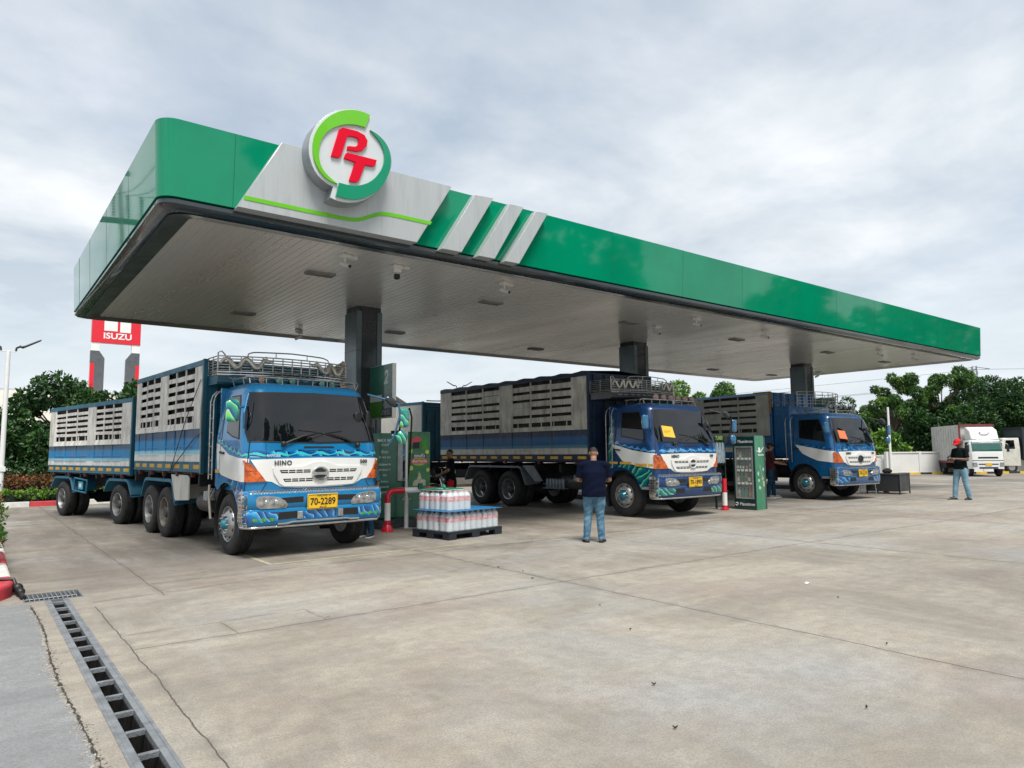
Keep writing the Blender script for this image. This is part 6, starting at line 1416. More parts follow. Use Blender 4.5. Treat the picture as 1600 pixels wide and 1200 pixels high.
    for s_ in (-1, 1):
        kn, an, ta = lg[s_]; an = Vector(an); td = Vector((math.sin(ta), -math.cos(ta), 0)); b = MB(); base = an - Vector((0, 0, an.z)); b.M = Matrix.Translation(base) @ Matrix.Rotation(ta, 4, 'Z')
        if sandals:
            P_ = [(-.038, .07), (.038, .07), (.045, -.05), (.052, -.15), (.03, -.215), (-.02, -.22), (-.05, -.16), (-.042, -.03)]; b.prism(P_, 0.0, .022, 'xy')
            vs = []; fs = []
            for y in (-.06, -.14):
                for j in range(9): a = PI * j / 8; vs.append((.052 * math.cos(a), y, .02 + (.062 if y > -.1 else .045) * math.sin(a)))
            for j in range(8): fs.append((j, j + 1, 10 + j, 9 + j))
            b.add(vs, fs); b.tube([(-.04, .0, .03), (-.02, .055, .06), (.02, .055, .06), (.04, .0, .03)], .01)
        else:
            b.ell((0, -.10, .045), (.050, .125, .045), 14, 8); b.ell((0, .025, .06), (.042, .055, .055), 12, 8); b.mi = 1; b.prism([(-.04, .085), (.04, .085), (.048, -.05), (.052, -.16), (.03, -.235), (-.03, -.235), (-.052, -.16), (-.046, -.03)], .0, .022, 'xy')
        b.M = Matrix(); b.build('sandal' if sandals else 'shoe', [shoem, white], t_)
    return t_
navy = M('shirt_navy', (.004, .007, .022), .95, var=.15, bump=.3, bscale=90, spec=.1); blk = M('shirt_black', (.007, .012, .013), .95, var=.15, bump=.3, bscale=90, spec=.1)
jean1 = denim('jeans_worn', (.14, .26, .35), (.035, .10, .17)); jean2 = denim('jeans_pale', (.24, .38, .47), (.12, .24, .34)); jean3 = denim('jeans_dark', (.02, .06, .11), (.01, .03, .06))
redc = M('red_cloth', (.55, .01, .02), .85, var=.1); maroon = M('shirt_maroon', (.06, .008, .018), .9, var=.2); bluec = M('shirt_steel_blue', (.03, .13, .20), .85, var=.2)
# man seen from behind in the middle of the forecourt
p1_ = person('man seen from behind in a navy shirt and faded blue jeans, head bowed', (9.07, 9.33, 0), R_(136), 1.0, skinm, navy, jean1, black,
    ((.285, -.03, 1.12), (.20, -.27, 1.10), (-.45, -.8, .25), (-.6, .3, -.6)), ((-.285, -.03, 1.12), (-.20, -.27, 1.10), (.45, -.8, .25), (.6, .3, -.6)),
    (((.115, -.02, .49), (.15, .03, .08), .25), ((-.10, -.02, .49), (-.12, .03, .08), -.25)), girth=1.30, headtilt=.55, lean=.02, sandals=True, sleeve=.85, shirt_len=.82)
# man in the red cap at the right
p2_ = person('man in a red cap, black T-shirt and pale jeans looking down at his hands', (25.15, 9.12, 0), R_(-112), 1.12, skind, blk, jean2, black,
    ((.25, -.02, 1.13), (.10, -.27, 1.16), (-.5, -.8, .1), (-.5, .2, -.7)), ((-.25, -.02, 1.13), (-.12, -.25, 1.13), (.3, -.9, .2), (.5, .2, -.7)),
    (((.11, .02, .49), (.13, .10, .08), .2), ((-.10, -.10, .49), (-.12, -.14, .08), -.25)), girth=1.02, headtilt=.45, cap=redc, sandals=True, sleeve=.75)
b = MB(); b.box(-.037, .037, -.01, .0, -.075, .075); o = b.build('phone', black, bevel=.004); ms = p2_.matrix_basis.copy(); o.matrix_basis = Matrix.Translation(Vector((25.15, 9.12, 0))) @ Matrix.Rotation(R_(-112), 4, 'Z') @ Matrix.Translation((-.01 * 1.12, -.385 * 1.12, 1.215 * 1.12)) @ Matrix.Rotation(R_(-55), 4, 'X'); tag(o, 'dark phone held in the hands of the man in the red cap', 'phone')
p3_ = person('man in a black T-shirt and bright red shorts standing behind the water packs', (10.62, 16.6, 0), R_(-120), 1.0, skinm, blk, redc, black,
    ((.23, -.08, 1.14), (.10, -.32, 1.02), (-.4, -.85, -.1), (-.5, .1, -.6)), ((-.23, -.06, 1.14), (-.14, -.30, 1.0), (.2, -.95, -.1), (.5, .1, -.6)),
    (((.10, -.02, .49), (.11, .02, .08), .1), ((-.10, -.02, .49), (-.11, .02, .08), -.1)), girth=.95, headtilt=.3, shorts=True, sandals=True, sleeve=.8)
text('lettering', '®', .2, M('print_grey', (.45, .45, .45), .6), p3_, tfront(.06, -.143, 1.20), .004, .002)
p4_ = person('man in a maroon shirt and dark cap reaching toward the farthest pump truck', (21.72, 13.72, 0), R_(45), 1.08, skinm, maroon, jean3, M('shoe_grey', (.3, .3, .3), .6),
    ((.20, -.12, 1.16), (.16, -.38, 1.12), (0, -1, .05), (-.6, 0, -.6)), ((-.22, -.08, 1.13), (-.18, -.34, 1.06), (0, -1, .0), (.6, 0, -.6)),
    (((.10, -.08, .49), (.12, -.10, .08), .1), ((-.10, .06, .49), (-.12, .14, .08), -.1)), headtilt=.15, cap=M('cap_black', (.012, .012, .015), .8), sleeve=.95, longs=False)
p5_ = person('person in a steel blue shirt, mostly hidden behind the nearest truck cab', (6.28, 12.9, 0), R_(-60), .96, skind, bluec, jean3, M('shoe_navy', (.02, .03, .05), .6),
    ((.27, .0, 1.10), (.29, -.06, .84), (0, -.2, -1), (-1, 0, 0)), ((-.25, -.03, 1.12), (-.16, -.22, .98), (0, -1, 0), (.5, 0, -.6)),
    (((.10, -.03, .49), (.12, .0, .08), .2), ((-.10, .03, .49), (-.11, .06, .08), -.1)), headtilt=.2, sleeve=.9)
# ================================================================= vegetation
def leafmat(name, c1, c2, c3, rough=.5, nscale=1.2):
    m = bpy.data.materials.new(name); m.use_nodes = True; t = m.node_tree; b = t.nodes['Principled BSDF']; b.inputs['Roughness'].default_value = rough; b.inputs['Specular IOR Level'].default_value = .3
    tcn = t.nodes.new('ShaderNodeTexCoord'); n = t.nodes.new('ShaderNodeTexNoise'); n.inputs['Scale'].default_value = nscale; n.inputs['Detail'].default_value = 6; n.inputs['Roughness'].default_value = .7; t.links.new(tcn.outputs['Object'], n.inputs[0])
    r = t.nodes.new('ShaderNodeValToRGB'); e = r.color_ramp.elements; e[0].position = .34; e[0].color = (*c1, 1); e[1].position = .68; e[1].color = (*c3, 1); k = e.new(.5); k.color = (*c2, 1)
    t.links.new(n.outputs[0], r.inputs[0]); t.links.new(r.outputs[0], b.inputs['Base Color'])
    tr = t.nodes.new('ShaderNodeBsdfTranslucent'); t.links.new(r.outputs[0], tr.inputs[0]); ms = t.nodes.new('ShaderNodeMixShader'); ms.inputs[0].default_value = .22
    t.links.new(b.outputs[0], ms.inputs[1]); t.links.new(tr.outputs[0], ms.inputs[2]); t.links.new(ms.outputs[0], t.nodes['Material Output'].inputs[0]); return m
def leaves(name, centers, radii, n, size, mat, seed, parent=None, droop=.3, aspect=.45, up=.4, flat=1.0):
    rs = np.random.RandomState(seed); C_ = np.array(centers); Rr = np.array(radii); wgt = Rr ** 2; wgt = wgt / wgt.sum(); idx = rs.choice(len(C_), n, p=wgt)
    d = rs.normal(size=(n, 3)); d /= np.linalg.norm(d, axis=1)[:, None]; rad = Rr[idx] * (rs.uniform(.35, 1.0, n) ** .5); P = C_[idx] + d * rad[:, None] * np.array([1, 1, flat])
    ax = d * .9 + rs.normal(size=(n, 3)) * .6; ax[:, 2] -= droop; ax /= np.linalg.norm(ax, axis=1)[:, None]
    nr = rs.normal(size=(n, 3)) * .7; nr[:, 2] += up; sd = np.cross(ax, nr); sd /= np.linalg.norm(sd, axis=1)[:, None] + 1e-9; nn = np.cross(sd, ax)
    L = size * rs.uniform(.6, 1.3, n)[:, None]; W_ = L * aspect
    V = np.empty((n, 5, 3)); V[:, 0] = P - ax * L * .5; V[:, 1] = P + sd * W_ * .5 + nn * L * .06; V[:, 2] = P + ax * L * .5 - nn * L * .10; V[:, 3] = P - sd * W_ * .5 + nn * L * .06; V[:, 4] = P
    me = bpy.data.meshes.new(name); me.vertices.add(n * 5); me.vertices.foreach_set('co', V.ravel()); base = (np.arange(n) * 5)[:, None]
    F_ = np.concatenate([base + np.array([[0, 1, 4]]), base + np.array([[1, 2, 4]]), base + np.array([[2, 3, 4]]), base + np.array([[3, 0, 4]])], axis=1).ravel()
    me.loops.add(len(F_)); me.loops.foreach_set('vertex_index', F_.astype(np.int32)); me.polygons.add(n * 4); me.polygons.foreach_set('loop_start', np.arange(0, n * 12, 3, dtype=np.int32)); me.update(calc_edges=True); me.validate()
    me.materials.append(mat); o = bpy.data.objects.new(name, me); return link(o, parent)
bark = M('bark', (.16, .12, .09), .9, var=.4, vscale=6, bump=.8, bscale=14)
def tree(label, loc, h, rx, rz_, n, size, mat, seed, nc=26, trunk=.16, group=None, z0=None, cr=.38, shape='round', droop=.3, aspect=.45, ry=None, fork=None):
    t_ = thing('tree', label, 'tree', loc, 0, group); rs = np.random.RandomState(seed); ry = ry or rx; cz = h - rz_; cs = []; rd = []
    for i in range(nc):
        u = rs.normal(size=3); u /= np.linalg.norm(u); q = rs.uniform(.25, 1) ** .5
        p = np.array([u[0] * rx * q, u[1] * ry * q, cz + u[2] * rz_ * q])
        if shape == 'spread': p[2] = cz + rz_ * (.6 * rs.uniform(-1, 1) + .5 * (1 - (u[0] ** 2 + u[1] ** 2) * q))
        cs.append(p); rd.append(min(rx, rz_) * cr * rs.uniform(.6, 1.25))
    b = MB(); zf = fork or max(.5, cz - rz_ * .7); lean_ = rs.uniform(-.2, .2, 2); T = Vector((lean_[0], lean_[1], zf)); b.tube([(0, 0, 0), (lean_[0] * .3, lean_[1] * .3, zf * .5), T], [trunk, trunk * .8, trunk * .65], 8)
    b.build('trunk', bark, t_); b = MB()
    for p in cs[:14]:
        p = Vector(p); md = T.lerp(p, .5) + Vector((0, 0, (p - T).length * .12)); b.tube([T, md, p], [trunk * .45, trunk * .25, trunk * .08], 6)
    b.build('limbs', bark, t_); leaves('crown', cs, rd, n, size, mat, seed, t_, droop, aspect); return t_
dk = leafmat('leaf_dark', (.010, .034, .012), (.026, .075, .020), (.075, .16, .035)); md = leafmat('leaf_mid', (.016, .05, .014), (.055, .135, .028), (.17, .28, .05), nscale=.8); lt_ = leafmat('leaf_light', (.04, .10, .015), (.10, .22, .03), (.22, .36, .05))
rdl = leafmat('leaf_red_tip', (.03, .05, .015), (.16, .07, .025), (.30, .12, .05), nscale=2.5); yel = leafmat('leaf_bright', (.035, .09, .012), (.10, .20, .025), (.22, .32, .05), nscale=2)
grp = 'broadleaf trees along the left hedge'
tree('dark broadleaf tree behind the white lamp post at the left edge', (.9, 33.5, 0), 3.7, 2.3, 1.6, 11000, .24, dk, 1, group=grp)
tree('dark broadleaf tree just right of the left lamp post', (3.0, 33.8, 0), 4.45, 2.2, 1.8, 12000, .24, dk, 2, group=grp)
tree('broadleaf tree with pale blossoms under the tall red pylon sign', (5.6, 33.4, 0), 4.75, 2.3, 1.8, 11000, .24, dk, 3, group=grp)
tree('broadleaf tree behind the gap between trailer and nearest truck', (8.6, 34.5, 0), 4.3, 2.2, 1.7, 8000, .30, dk, 4, group=grp)
tree('broadleaf tree cropped by the left picture edge', (-2.8, 34, 0), 3.1, 2.3, 1.6, 7000, .30, dk, 5, group=grp)
fl = leaves('blossom', [(3.4, 32.3, 3.2), (5.4, 31.9, 3.4), (6.2, 32.0, 3.5), (1.2, 32.0, 2.8)], [.8, .8, .8, .7], 130, .10, M('petal', (.7, .7, .62), .6), 77, None); tag(fl, 'scattered pale blossoms on the outer leaves of the left trees', 'blossom', None, 'stuff')
def hedge(label, x0, x1, y0, y1, z0, z1, n, size, mat, seed, name='hedge', wob=.08):
    rs = np.random.RandomState(seed); m = int((x1 - x0) / .35) + 2; cs = [(x0 + (x1 - x0) * i / (m - 1), rs.uniform(y0, y1), z0 + (z1 - z0) * rs.uniform(.35, .72)) for i in range(m) for _ in range(3)]
    rd = [(z1 - z0) * .42 * rs.uniform(.75, 1.15) for _ in cs]; t_ = thing(name, label, 'hedge', (0, 0, 0)); leaves('foliage', cs, rd, n, size, mat, seed, t_, 0, .5)
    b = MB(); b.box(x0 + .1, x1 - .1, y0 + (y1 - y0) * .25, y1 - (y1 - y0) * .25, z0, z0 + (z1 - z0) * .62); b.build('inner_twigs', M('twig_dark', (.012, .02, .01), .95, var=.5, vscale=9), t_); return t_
hedge('low bright green shrub row just behind the red and white kerb', -7, 9, 28.2, 28.8, .12, .52, 12000, .13, lt_, 11)
hedge('reddish tipped clipped hedge behind the low bright shrub row', -7, 9, 29.2, 29.9, .12, 1.02, 16000, .11, rdl, 12)
hedge('tall dark green clipped hedge under the left trees', -7, 10, 30.8, 31.6, .12, 1.72, 16000, .16, dk, 13)
bedm = M('soil', (.06, .05, .035), .95, var=.4, vscale=5, bump=.6); b = MB(); b.box(-60, 40, 28.0, 40, -.1, .13); tag(b.build('planting_bed', bedm), kind='structure')
def kerb(segs, wid, h, L=1.35):
    b = MB()
    for (p0, p1) in segs:
        p0, p1 = Vector(p0), Vector(p1); n = max(1, round((p1 - p0).length / L)); d = (p1 - p0) / n; s_ = Vector((-d.y, d.x, 0)).normalized() * wid / 2
        for i in range(n):
            a = p0 + d * i + d.normalized() * .006; c = p0 + d * (i + 1) - d.normalized() * .006; b.mi = i % 2; k = .03
            b.add([a - s_, c - s_, c + s_, a + s_, a - s_ * .8 + Vector((0, 0, h)), c - s_ * .8 + Vector((0, 0, h)), c + s_ * .8 + Vector((0, 0, h)), a + s_ * .8 + Vector((0, 0, h))], [(0, 1, 5, 4), (1, 2, 6, 5), (2, 3, 7, 6), (3, 0, 4, 7), (4, 5, 6, 7)])
    return b
rdk = grime(M('kerb_red', (.50, .035, .05), .6, var=.2, vscale=5), (.2, .12, .1), .5, 2, (1, 1, 1)); whk = grime(M('kerb_white', (.62, .62, .58), .6, var=.15, vscale=5), (.25, .22, .18), .5, 2, (1, 1, 1))
tag(kerb([((-9.42, 27.9, 0), (14, 27.75, 0))], .2, .16).build('kerb', [rdk, whk], bevel=.01), kind='structure')
# planter corner at the left edge, close to the grating
b = MB(); b.mi = 0; b.box(-3, .49, 10.9, 12.4, -.05, .15); b.mi = 1; b.box(-3, .50, 12.41, 13.9, -.05, .15); b.mi = 0; b.box(-3, .52, 13.91, 15.4, -.05, .15); b.mi = 1; b.box(-3, .54, 15.41, 17, -.05, .15)
tag(b.build('kerb', [whk, rdk], bevel=.05, seg=3), kind='structure')
b = MB(); b.prism([(-1.2, 10.895), (.488, 10.895), (.495, 10.5), (.46, 10.25), (.36, 10.05), (.15, 9.93), (-.4, 9.88), (-1.2, 9.9)], -.05, .16, 'xy'); b.build('kerb', rdk, bevel=.06, seg=4)['kind'] = 'structure'
b = MB(); b.box(-2.8, .20, 11.2, 16.8, .14, .18); tag(b.build('planting_bed', bedm), kind='structure')
t_ = thing('shrub', 'red and green leafy shrub cropped by the left edge above the white kerb', 'shrub', (.13, 12.5, .15))
leaves('foliage', [(-.10, .0, .55), (.10, .1, .35), (.08, -.35, .4), (-.3, -.5, .6), (-.2, .6, .75), (.1, .9, .6), (.05, .5, .3)], [.36, .26, .25, .3, .4, .3, .28], 5200, .055, md, 31, t_, 0, .5); leaves('red_tips', [(-.08, .1, .85), (.02, .5, .95), (.12, .9, .8)], [.22, .22, .2], 700, .06, rdl, 32, t_, -.5, .4)
b = MB(); random.seed(8)
for k in range(12): x, y = random.uniform(-.1, .05), random.uniform(-.5, .8); b.tube([(x, y, 0), (x + random.uniform(-.1, .12), y, .5), (x + random.uniform(-.15, .2), y + random.uniform(-.1, .1), .98)], [.012, .008, .003], 5)
b.build('stems', bark, t_)
b = MB(); b.tube([(.1, 10.4, .175), (.28, 10.5, .185), (.49, 10.50, .17), (.53, 10.40, .05), (.545, 10.28, .03), (.56, 10.12, .03), (.57, 9.96, .02)], [.012, .014, .02, .035, .035, .03, .03], 8); b.tube([(.05, 10.6, .17), (.25, 10.62, .19), (.5, 10.48, .12)], .012, 6); b.ell((.53, 10.42, .07), (.06, .06, .06)); b.ell((.55, 10.25, .05), (.05, .06, .05))
tag(b.build('water_hose', black), 'black rubber hose running off the red kerb end to the drain grating', 'hose')

# ================================================================= left background: lamp post, warehouse, pylon sign
def lamp_post(loc, h, label, sc=1.0, arms=2, rz=0):
    t_ = thing('street_lamp', label, 'street lamp', loc, rz, 'double headed lamp posts'); b = MB(); b.tube([(0, 0, 0), (0, 0, h)], [.085 * sc, .065 * sc], 12); b.box(-.13, .13, -.13, .13, 0, .03)
    for a in range(4): b.prism([(.05, .03), (.18, .03), (.05, .25)], -.01, .01) if a == 0 else None
    b.box(-.05, .11, -.1, .1, 1.0, 1.16) if sc == 1 else None; b.box(-.22 * sc, .22 * sc, -.03, .03, h - .02, h + .02); b.build('pole', white, t_)
    for s_ in (-1, 1):
        b = MB(); b.tube([(s_ * .2 * sc, 0, h), (s_ * .22 * sc, 0, h + .12 * sc), (s_ * .35 * sc, 0, h + .20 * sc)], .035 * sc, 8); b.build('lamp_bracket', darkgrey, t_)
        b = MB(); vs = []; 
        P_ = [(.30, .16), (.45, .22), (.80, .42), (.92, .47), (.90, .42), (.60, .24), (.40, .12)]; b.prism([(s_ * x * sc, h + z * sc) for x, z in P_], -.11 * sc, .11 * sc); b.build('lamp_head', M('lamp_black', (.02, .022, .025), .4), t_, bevel=.02)
    return t_
lamp_post((.84, 29.0, .13), 5.05, 'white double headed lamp post behind the kerb at the left edge')
lamp_post((24.73, 37.6, 0), 5.75, 'far double headed lamp showing just above the middle truck body', .9, rz=R_(-30))
wh = thing('warehouse', 'cream corrugated warehouse behind the left trees', 'building', (0, 0, 0)); corr = M('corrugated_cream', (.52, .49, .42), .6, .2, var=.1, vscale=.8); corrw = M('corrugated_silver', (.55, .58, .60), .5, .4, var=.1)
def corrug(b, x0, x1, y, z0, z1, y2=None, p=.25, d=.04):
    n = int((x1 - x0) / p) * 2; vs = []; fs = []
    for i in range(n + 1): x = x0 + (x1 - x0) * i / n; o_ = d if i % 2 else 0; vs += [(x, y - o_, z0), (x, (y2 if y2 is not None else y) - o_, z1)]
    for i in range(n): fs.append((2 * i, 2 * i + 2, 2 * i + 3, 2 * i + 1))
    b.add(vs, fs)
b = MB(); corrug(b, -20, 12, 50, 0, 3.6); b.box(-20, 12, 50.02, 70, 0, 3.6); b.build('wall', corrw, wh, fix=False)
b = MB(); corrug(b, 1.0, 12, 49.6, 3.5, 5.9, 55.5); corrug(b, 1.0, 12, 55.5, 5.9, 3.6, 70); b.build('roof', corr, wh, fix=False); b = MB(); b.box(-20, .98, 49.5, 69, 3.5, 4.9); b.mi = 1; b.box(-20, 12, 49.4, 49.6, 3.45, 3.6); b.build('red_fascia', [M('maroon_clad', (.16, .03, .03), .6), white], wh)
b = MB(); b.box(1, 12, 55.4, 55.6, 5.86, 5.98); b.build('ridge_cap', corrw, wh)
iz = thing('pylon_sign', 'tall red dealer pylon sign on two grey legs reading ISUZU', 'sign', (8.3, 60, 0)); rsg = M('sign_red', (.68, .005, .02), .35, coat=.5, var=.04); gsg = M('sign_leg_grey', (.12, .13, .14), .45, .3)
b = MB(); b.box(-1.62, 1.64, -.25, .25, 10.02, 13.2); b.build('sign_board', rsg, iz, bevel=.02)
b = MB(); b.box(-.83, .05, -.27, -.255, 10.95, 13.0); b.box(.22, .95, -.27, -.255, 10.90, 13.0); b.build('white_panel', white, iz)
text('lettering', 'ISUZU', .62, white, iz, tfront(.08, -.26, 10.55), .01, .015, xs=1.12)
for s_ in (-1, 1):
    x0 = s_ * 1.63; b = MB(); b.prism([(x0, 9.4), (x0 - s_ * .55, 9.4), (x0 - s_ * .55, 10.02), (x0, 10.02)], -.2, .2); b.build('white_leg', white, iz)
    b = MB(); b.prism([(x0, 0), (x0 - s_ * .92, 0), (x0 - s_ * .92, 8.85), (x0 - s_ * .55, 9.4), (x0, 9.4)], -.2, .2); lg_ = b.build('leg', gsg, iz); b = MB(); b.box(*sorted((x0 + s_ * .004, x0 - s_ * .26)), -.21, .21, 0, 8.45); b.build('red_strip', rsg, lg_)
# gabled house behind lane sign 2
hs = thing('house', 'white gabled house with a brown roof edge behind the green dispenser', 'house', (18.4, 41, 0), R_(-20)); wl = M('house_wall', (.62, .62, .60), .7, var=.08)
b = MB(); b.prism([(-5, 0), (4.2, 0), (4.2, 4.2), (-.2, 7.0), (-5, 4.2)], 0, 9); b.build('wall', wl, hs)
b = MB(); rt = M('roof_brown', (.10, .075, .06), .7, var=.2)
for s_ in (-1, 1):
    e = 5.2; b.prism([(-.2, 7.02), (-.2, 7.3), (-.2 + s_ * e, 7.3 - e * .636), (-.2 + s_ * e, 7.02 - e * .636)], -.6, 9.5)
b.build('roof', rt, hs); b = MB(); b.prism([(-.2, 6.82), (-.2, 7.01), (5.0, 3.70), (5.0, 3.52)], -.45, -.3); b.build('fascia_board', M('board_tan', (.32, .27, .22), .6), hs); b = MB(); b.box(2.2, 3.2, -.03, 0, 1.2, 2.6); b.build('window', glass, hs)
# ================================================================= mid and right background
g2 = 'trees beyond the right hand wall'; FN = 1.6; FS = .72
tree('bright green tree seen between middle column and right column over the trucks', (46.5, 38.5, 0), 7.1, 3.0, 2.3, 14400, 0.30, lt_, 41, group=g2); tree('mid green tree seen above the far truck body, left of the right column', (50, 36, 0), 6.8, 3.2, 2.2, 14400, 0.30, md, 42, group=g2)
tree('small dark tree peeping up behind the farthest pump truck roof', (56, 28.5, 0), 5.3, 1.6, 1.7, 6400, 0.23, dk, 43, group=g2)
tree('feathery tree with drooping leaf sprays left of the wall pole', (54.5, 24.0, 0), 6.7, 2.3, 2.2, 9600, 0.30, md, 44, nc=30, group=g2, cr=.20, shape='spread', droop=.7, aspect=.28)
tree('tallest feathery tree with an open crown right of the wall pole', (56.5, 21.6, 0), 7.5, 2.5, 2.5, 10400, 0.30, md, 45, nc=30, group=g2, cr=.20, shape='spread', droop=.7, aspect=.28)
tree('dense dark tree directly above the white box truck', (64, 21.2, 0), 6.9, 3.6, 3.1, 24000, 0.27, dk, 46, group=g2); tree('dense dark tree above the right picture edge', (68, 18.5, 0), 6.7, 4.2, 3.1, 20800, 0.36, dk, 47, group=g2)
tree('wide green tree behind the dark truck at the right edge', (66, 15.6, 0), 5.7, 4.0, 2.8, 22400, 0.27, lt_, 48, group=g2); tree('low dark tree between the two feathery trees', (55.5, 22.5, 0), 4.8, 2.8, 2.2, 14400, 0.29, dk, 49, group=g2)
tree('dark tree behind the left feathery tree', (60, 25.5, 0), 5.2, 3.0, 2.4, 12800, 0.32, dk, 50, group=g2); tree('green tree filling the gap right of the box truck', (69, 13.0, 0), 6.0, 4.0, 2.9, 17600, 0.29, md, 51, group=g2)
tree('small yellow green bush above the wall, left of the pole', (50, 23.2, 0), 2.9, 1.7, 1.3, 5000, .28, lt_, 52, group=g2, trunk=.08); tree('small mid green bush above the wall, right of the pole', (54.0, 19.0, 0), 2.9, 2.0, 1.2, 6000, .28, md, 53, group=g2, trunk=.08)
tree('small yellow green bush beside the farthest pump truck mirror', (49.5, 26.4, 0), 3.0, 1.6, 1.3, 4500, .28, lt_, 54, group=g2, trunk=.08)
b = MB(); vs = []; 
fw = leaves('woodland', [(104 + 8 * math.sin(k * 1.7), 2 + k * 2.6, 2.6) for k in range(34)], [4.2 + .9 * math.sin(k * 2.1) for k in range(34)], 26000, .8, dk, 60, None); tag(fw, 'dark far woodland closing the view beyond the right trees', 'woodland', None, 'stuff')
# white wall with pilasters and black/yellow kerb
wa = Vector((43.6, 25.0, 0)); wb = Vector((46.25, 21.2, 0)); wc = Vector((57.5, 14.0, 0))
def wallseg(label, p0, p1, h, name='boundary_wall'):
    d = p1 - p0; L = d.length; t_ = thing(name, label, 'wall', p0, math.atan2(d.y, d.x)); b = MB(); b.box(0, L, -.06, .06, 0, h - .08); b.build('wall_panel', wcab if False else M('wall_white', (.70, .71, .70), .7, var=.06, vscale=.8), t_)
    b = MB(); b.box(0, L, -.10, .10, h - .08, h); b.box(0, L, -.08, .08, 0, .12); b.build('coping', M('wall_white', (.7, .7, .7)), t_); n = max(1, int(L / 2.2))
    for i in range(n + 1): b = MB(); x = L * i / n; b.box(x - .09, x + .09, -.11, .11, 0, h + .02); b.build('pilaster', M('wall_white', (.7, .7, .7)), t_)
    return t_
wallseg('white rendered wall stretch left of the thin white pole', wa - Vector((6, -8.6, 0)), wb, 1.22); wallseg('white rendered wall stretch right of the thin white pole, behind the box truck', wb + Vector((-.25, -.35, 0)), wc, 1.42)
ka = wb + Vector((-.75, -.5, 0)); b = kerb([(ka - (wb - wa).normalized() * 8, ka), (ka, ka + (wc - wb))], .18, .13, .75); tag(b.build('kerb', [M('kerb_yellow', (.62, .40, .03), .6, var=.2), M('kerb_black', (.02, .02, .02), .6)]), kind='structure')
o = MB(); o.tube([(0, 0, 0), (0, 0, 4.25)], [.075, .06], 10); o.box(-.1, .1, -.1, .1, 0, .05); wpp = o.build('pole', white); wpp.location = (46.0, 20.6, 0); tag(wpp, 'thin plain white pole rising above the boundary wall', 'pole')
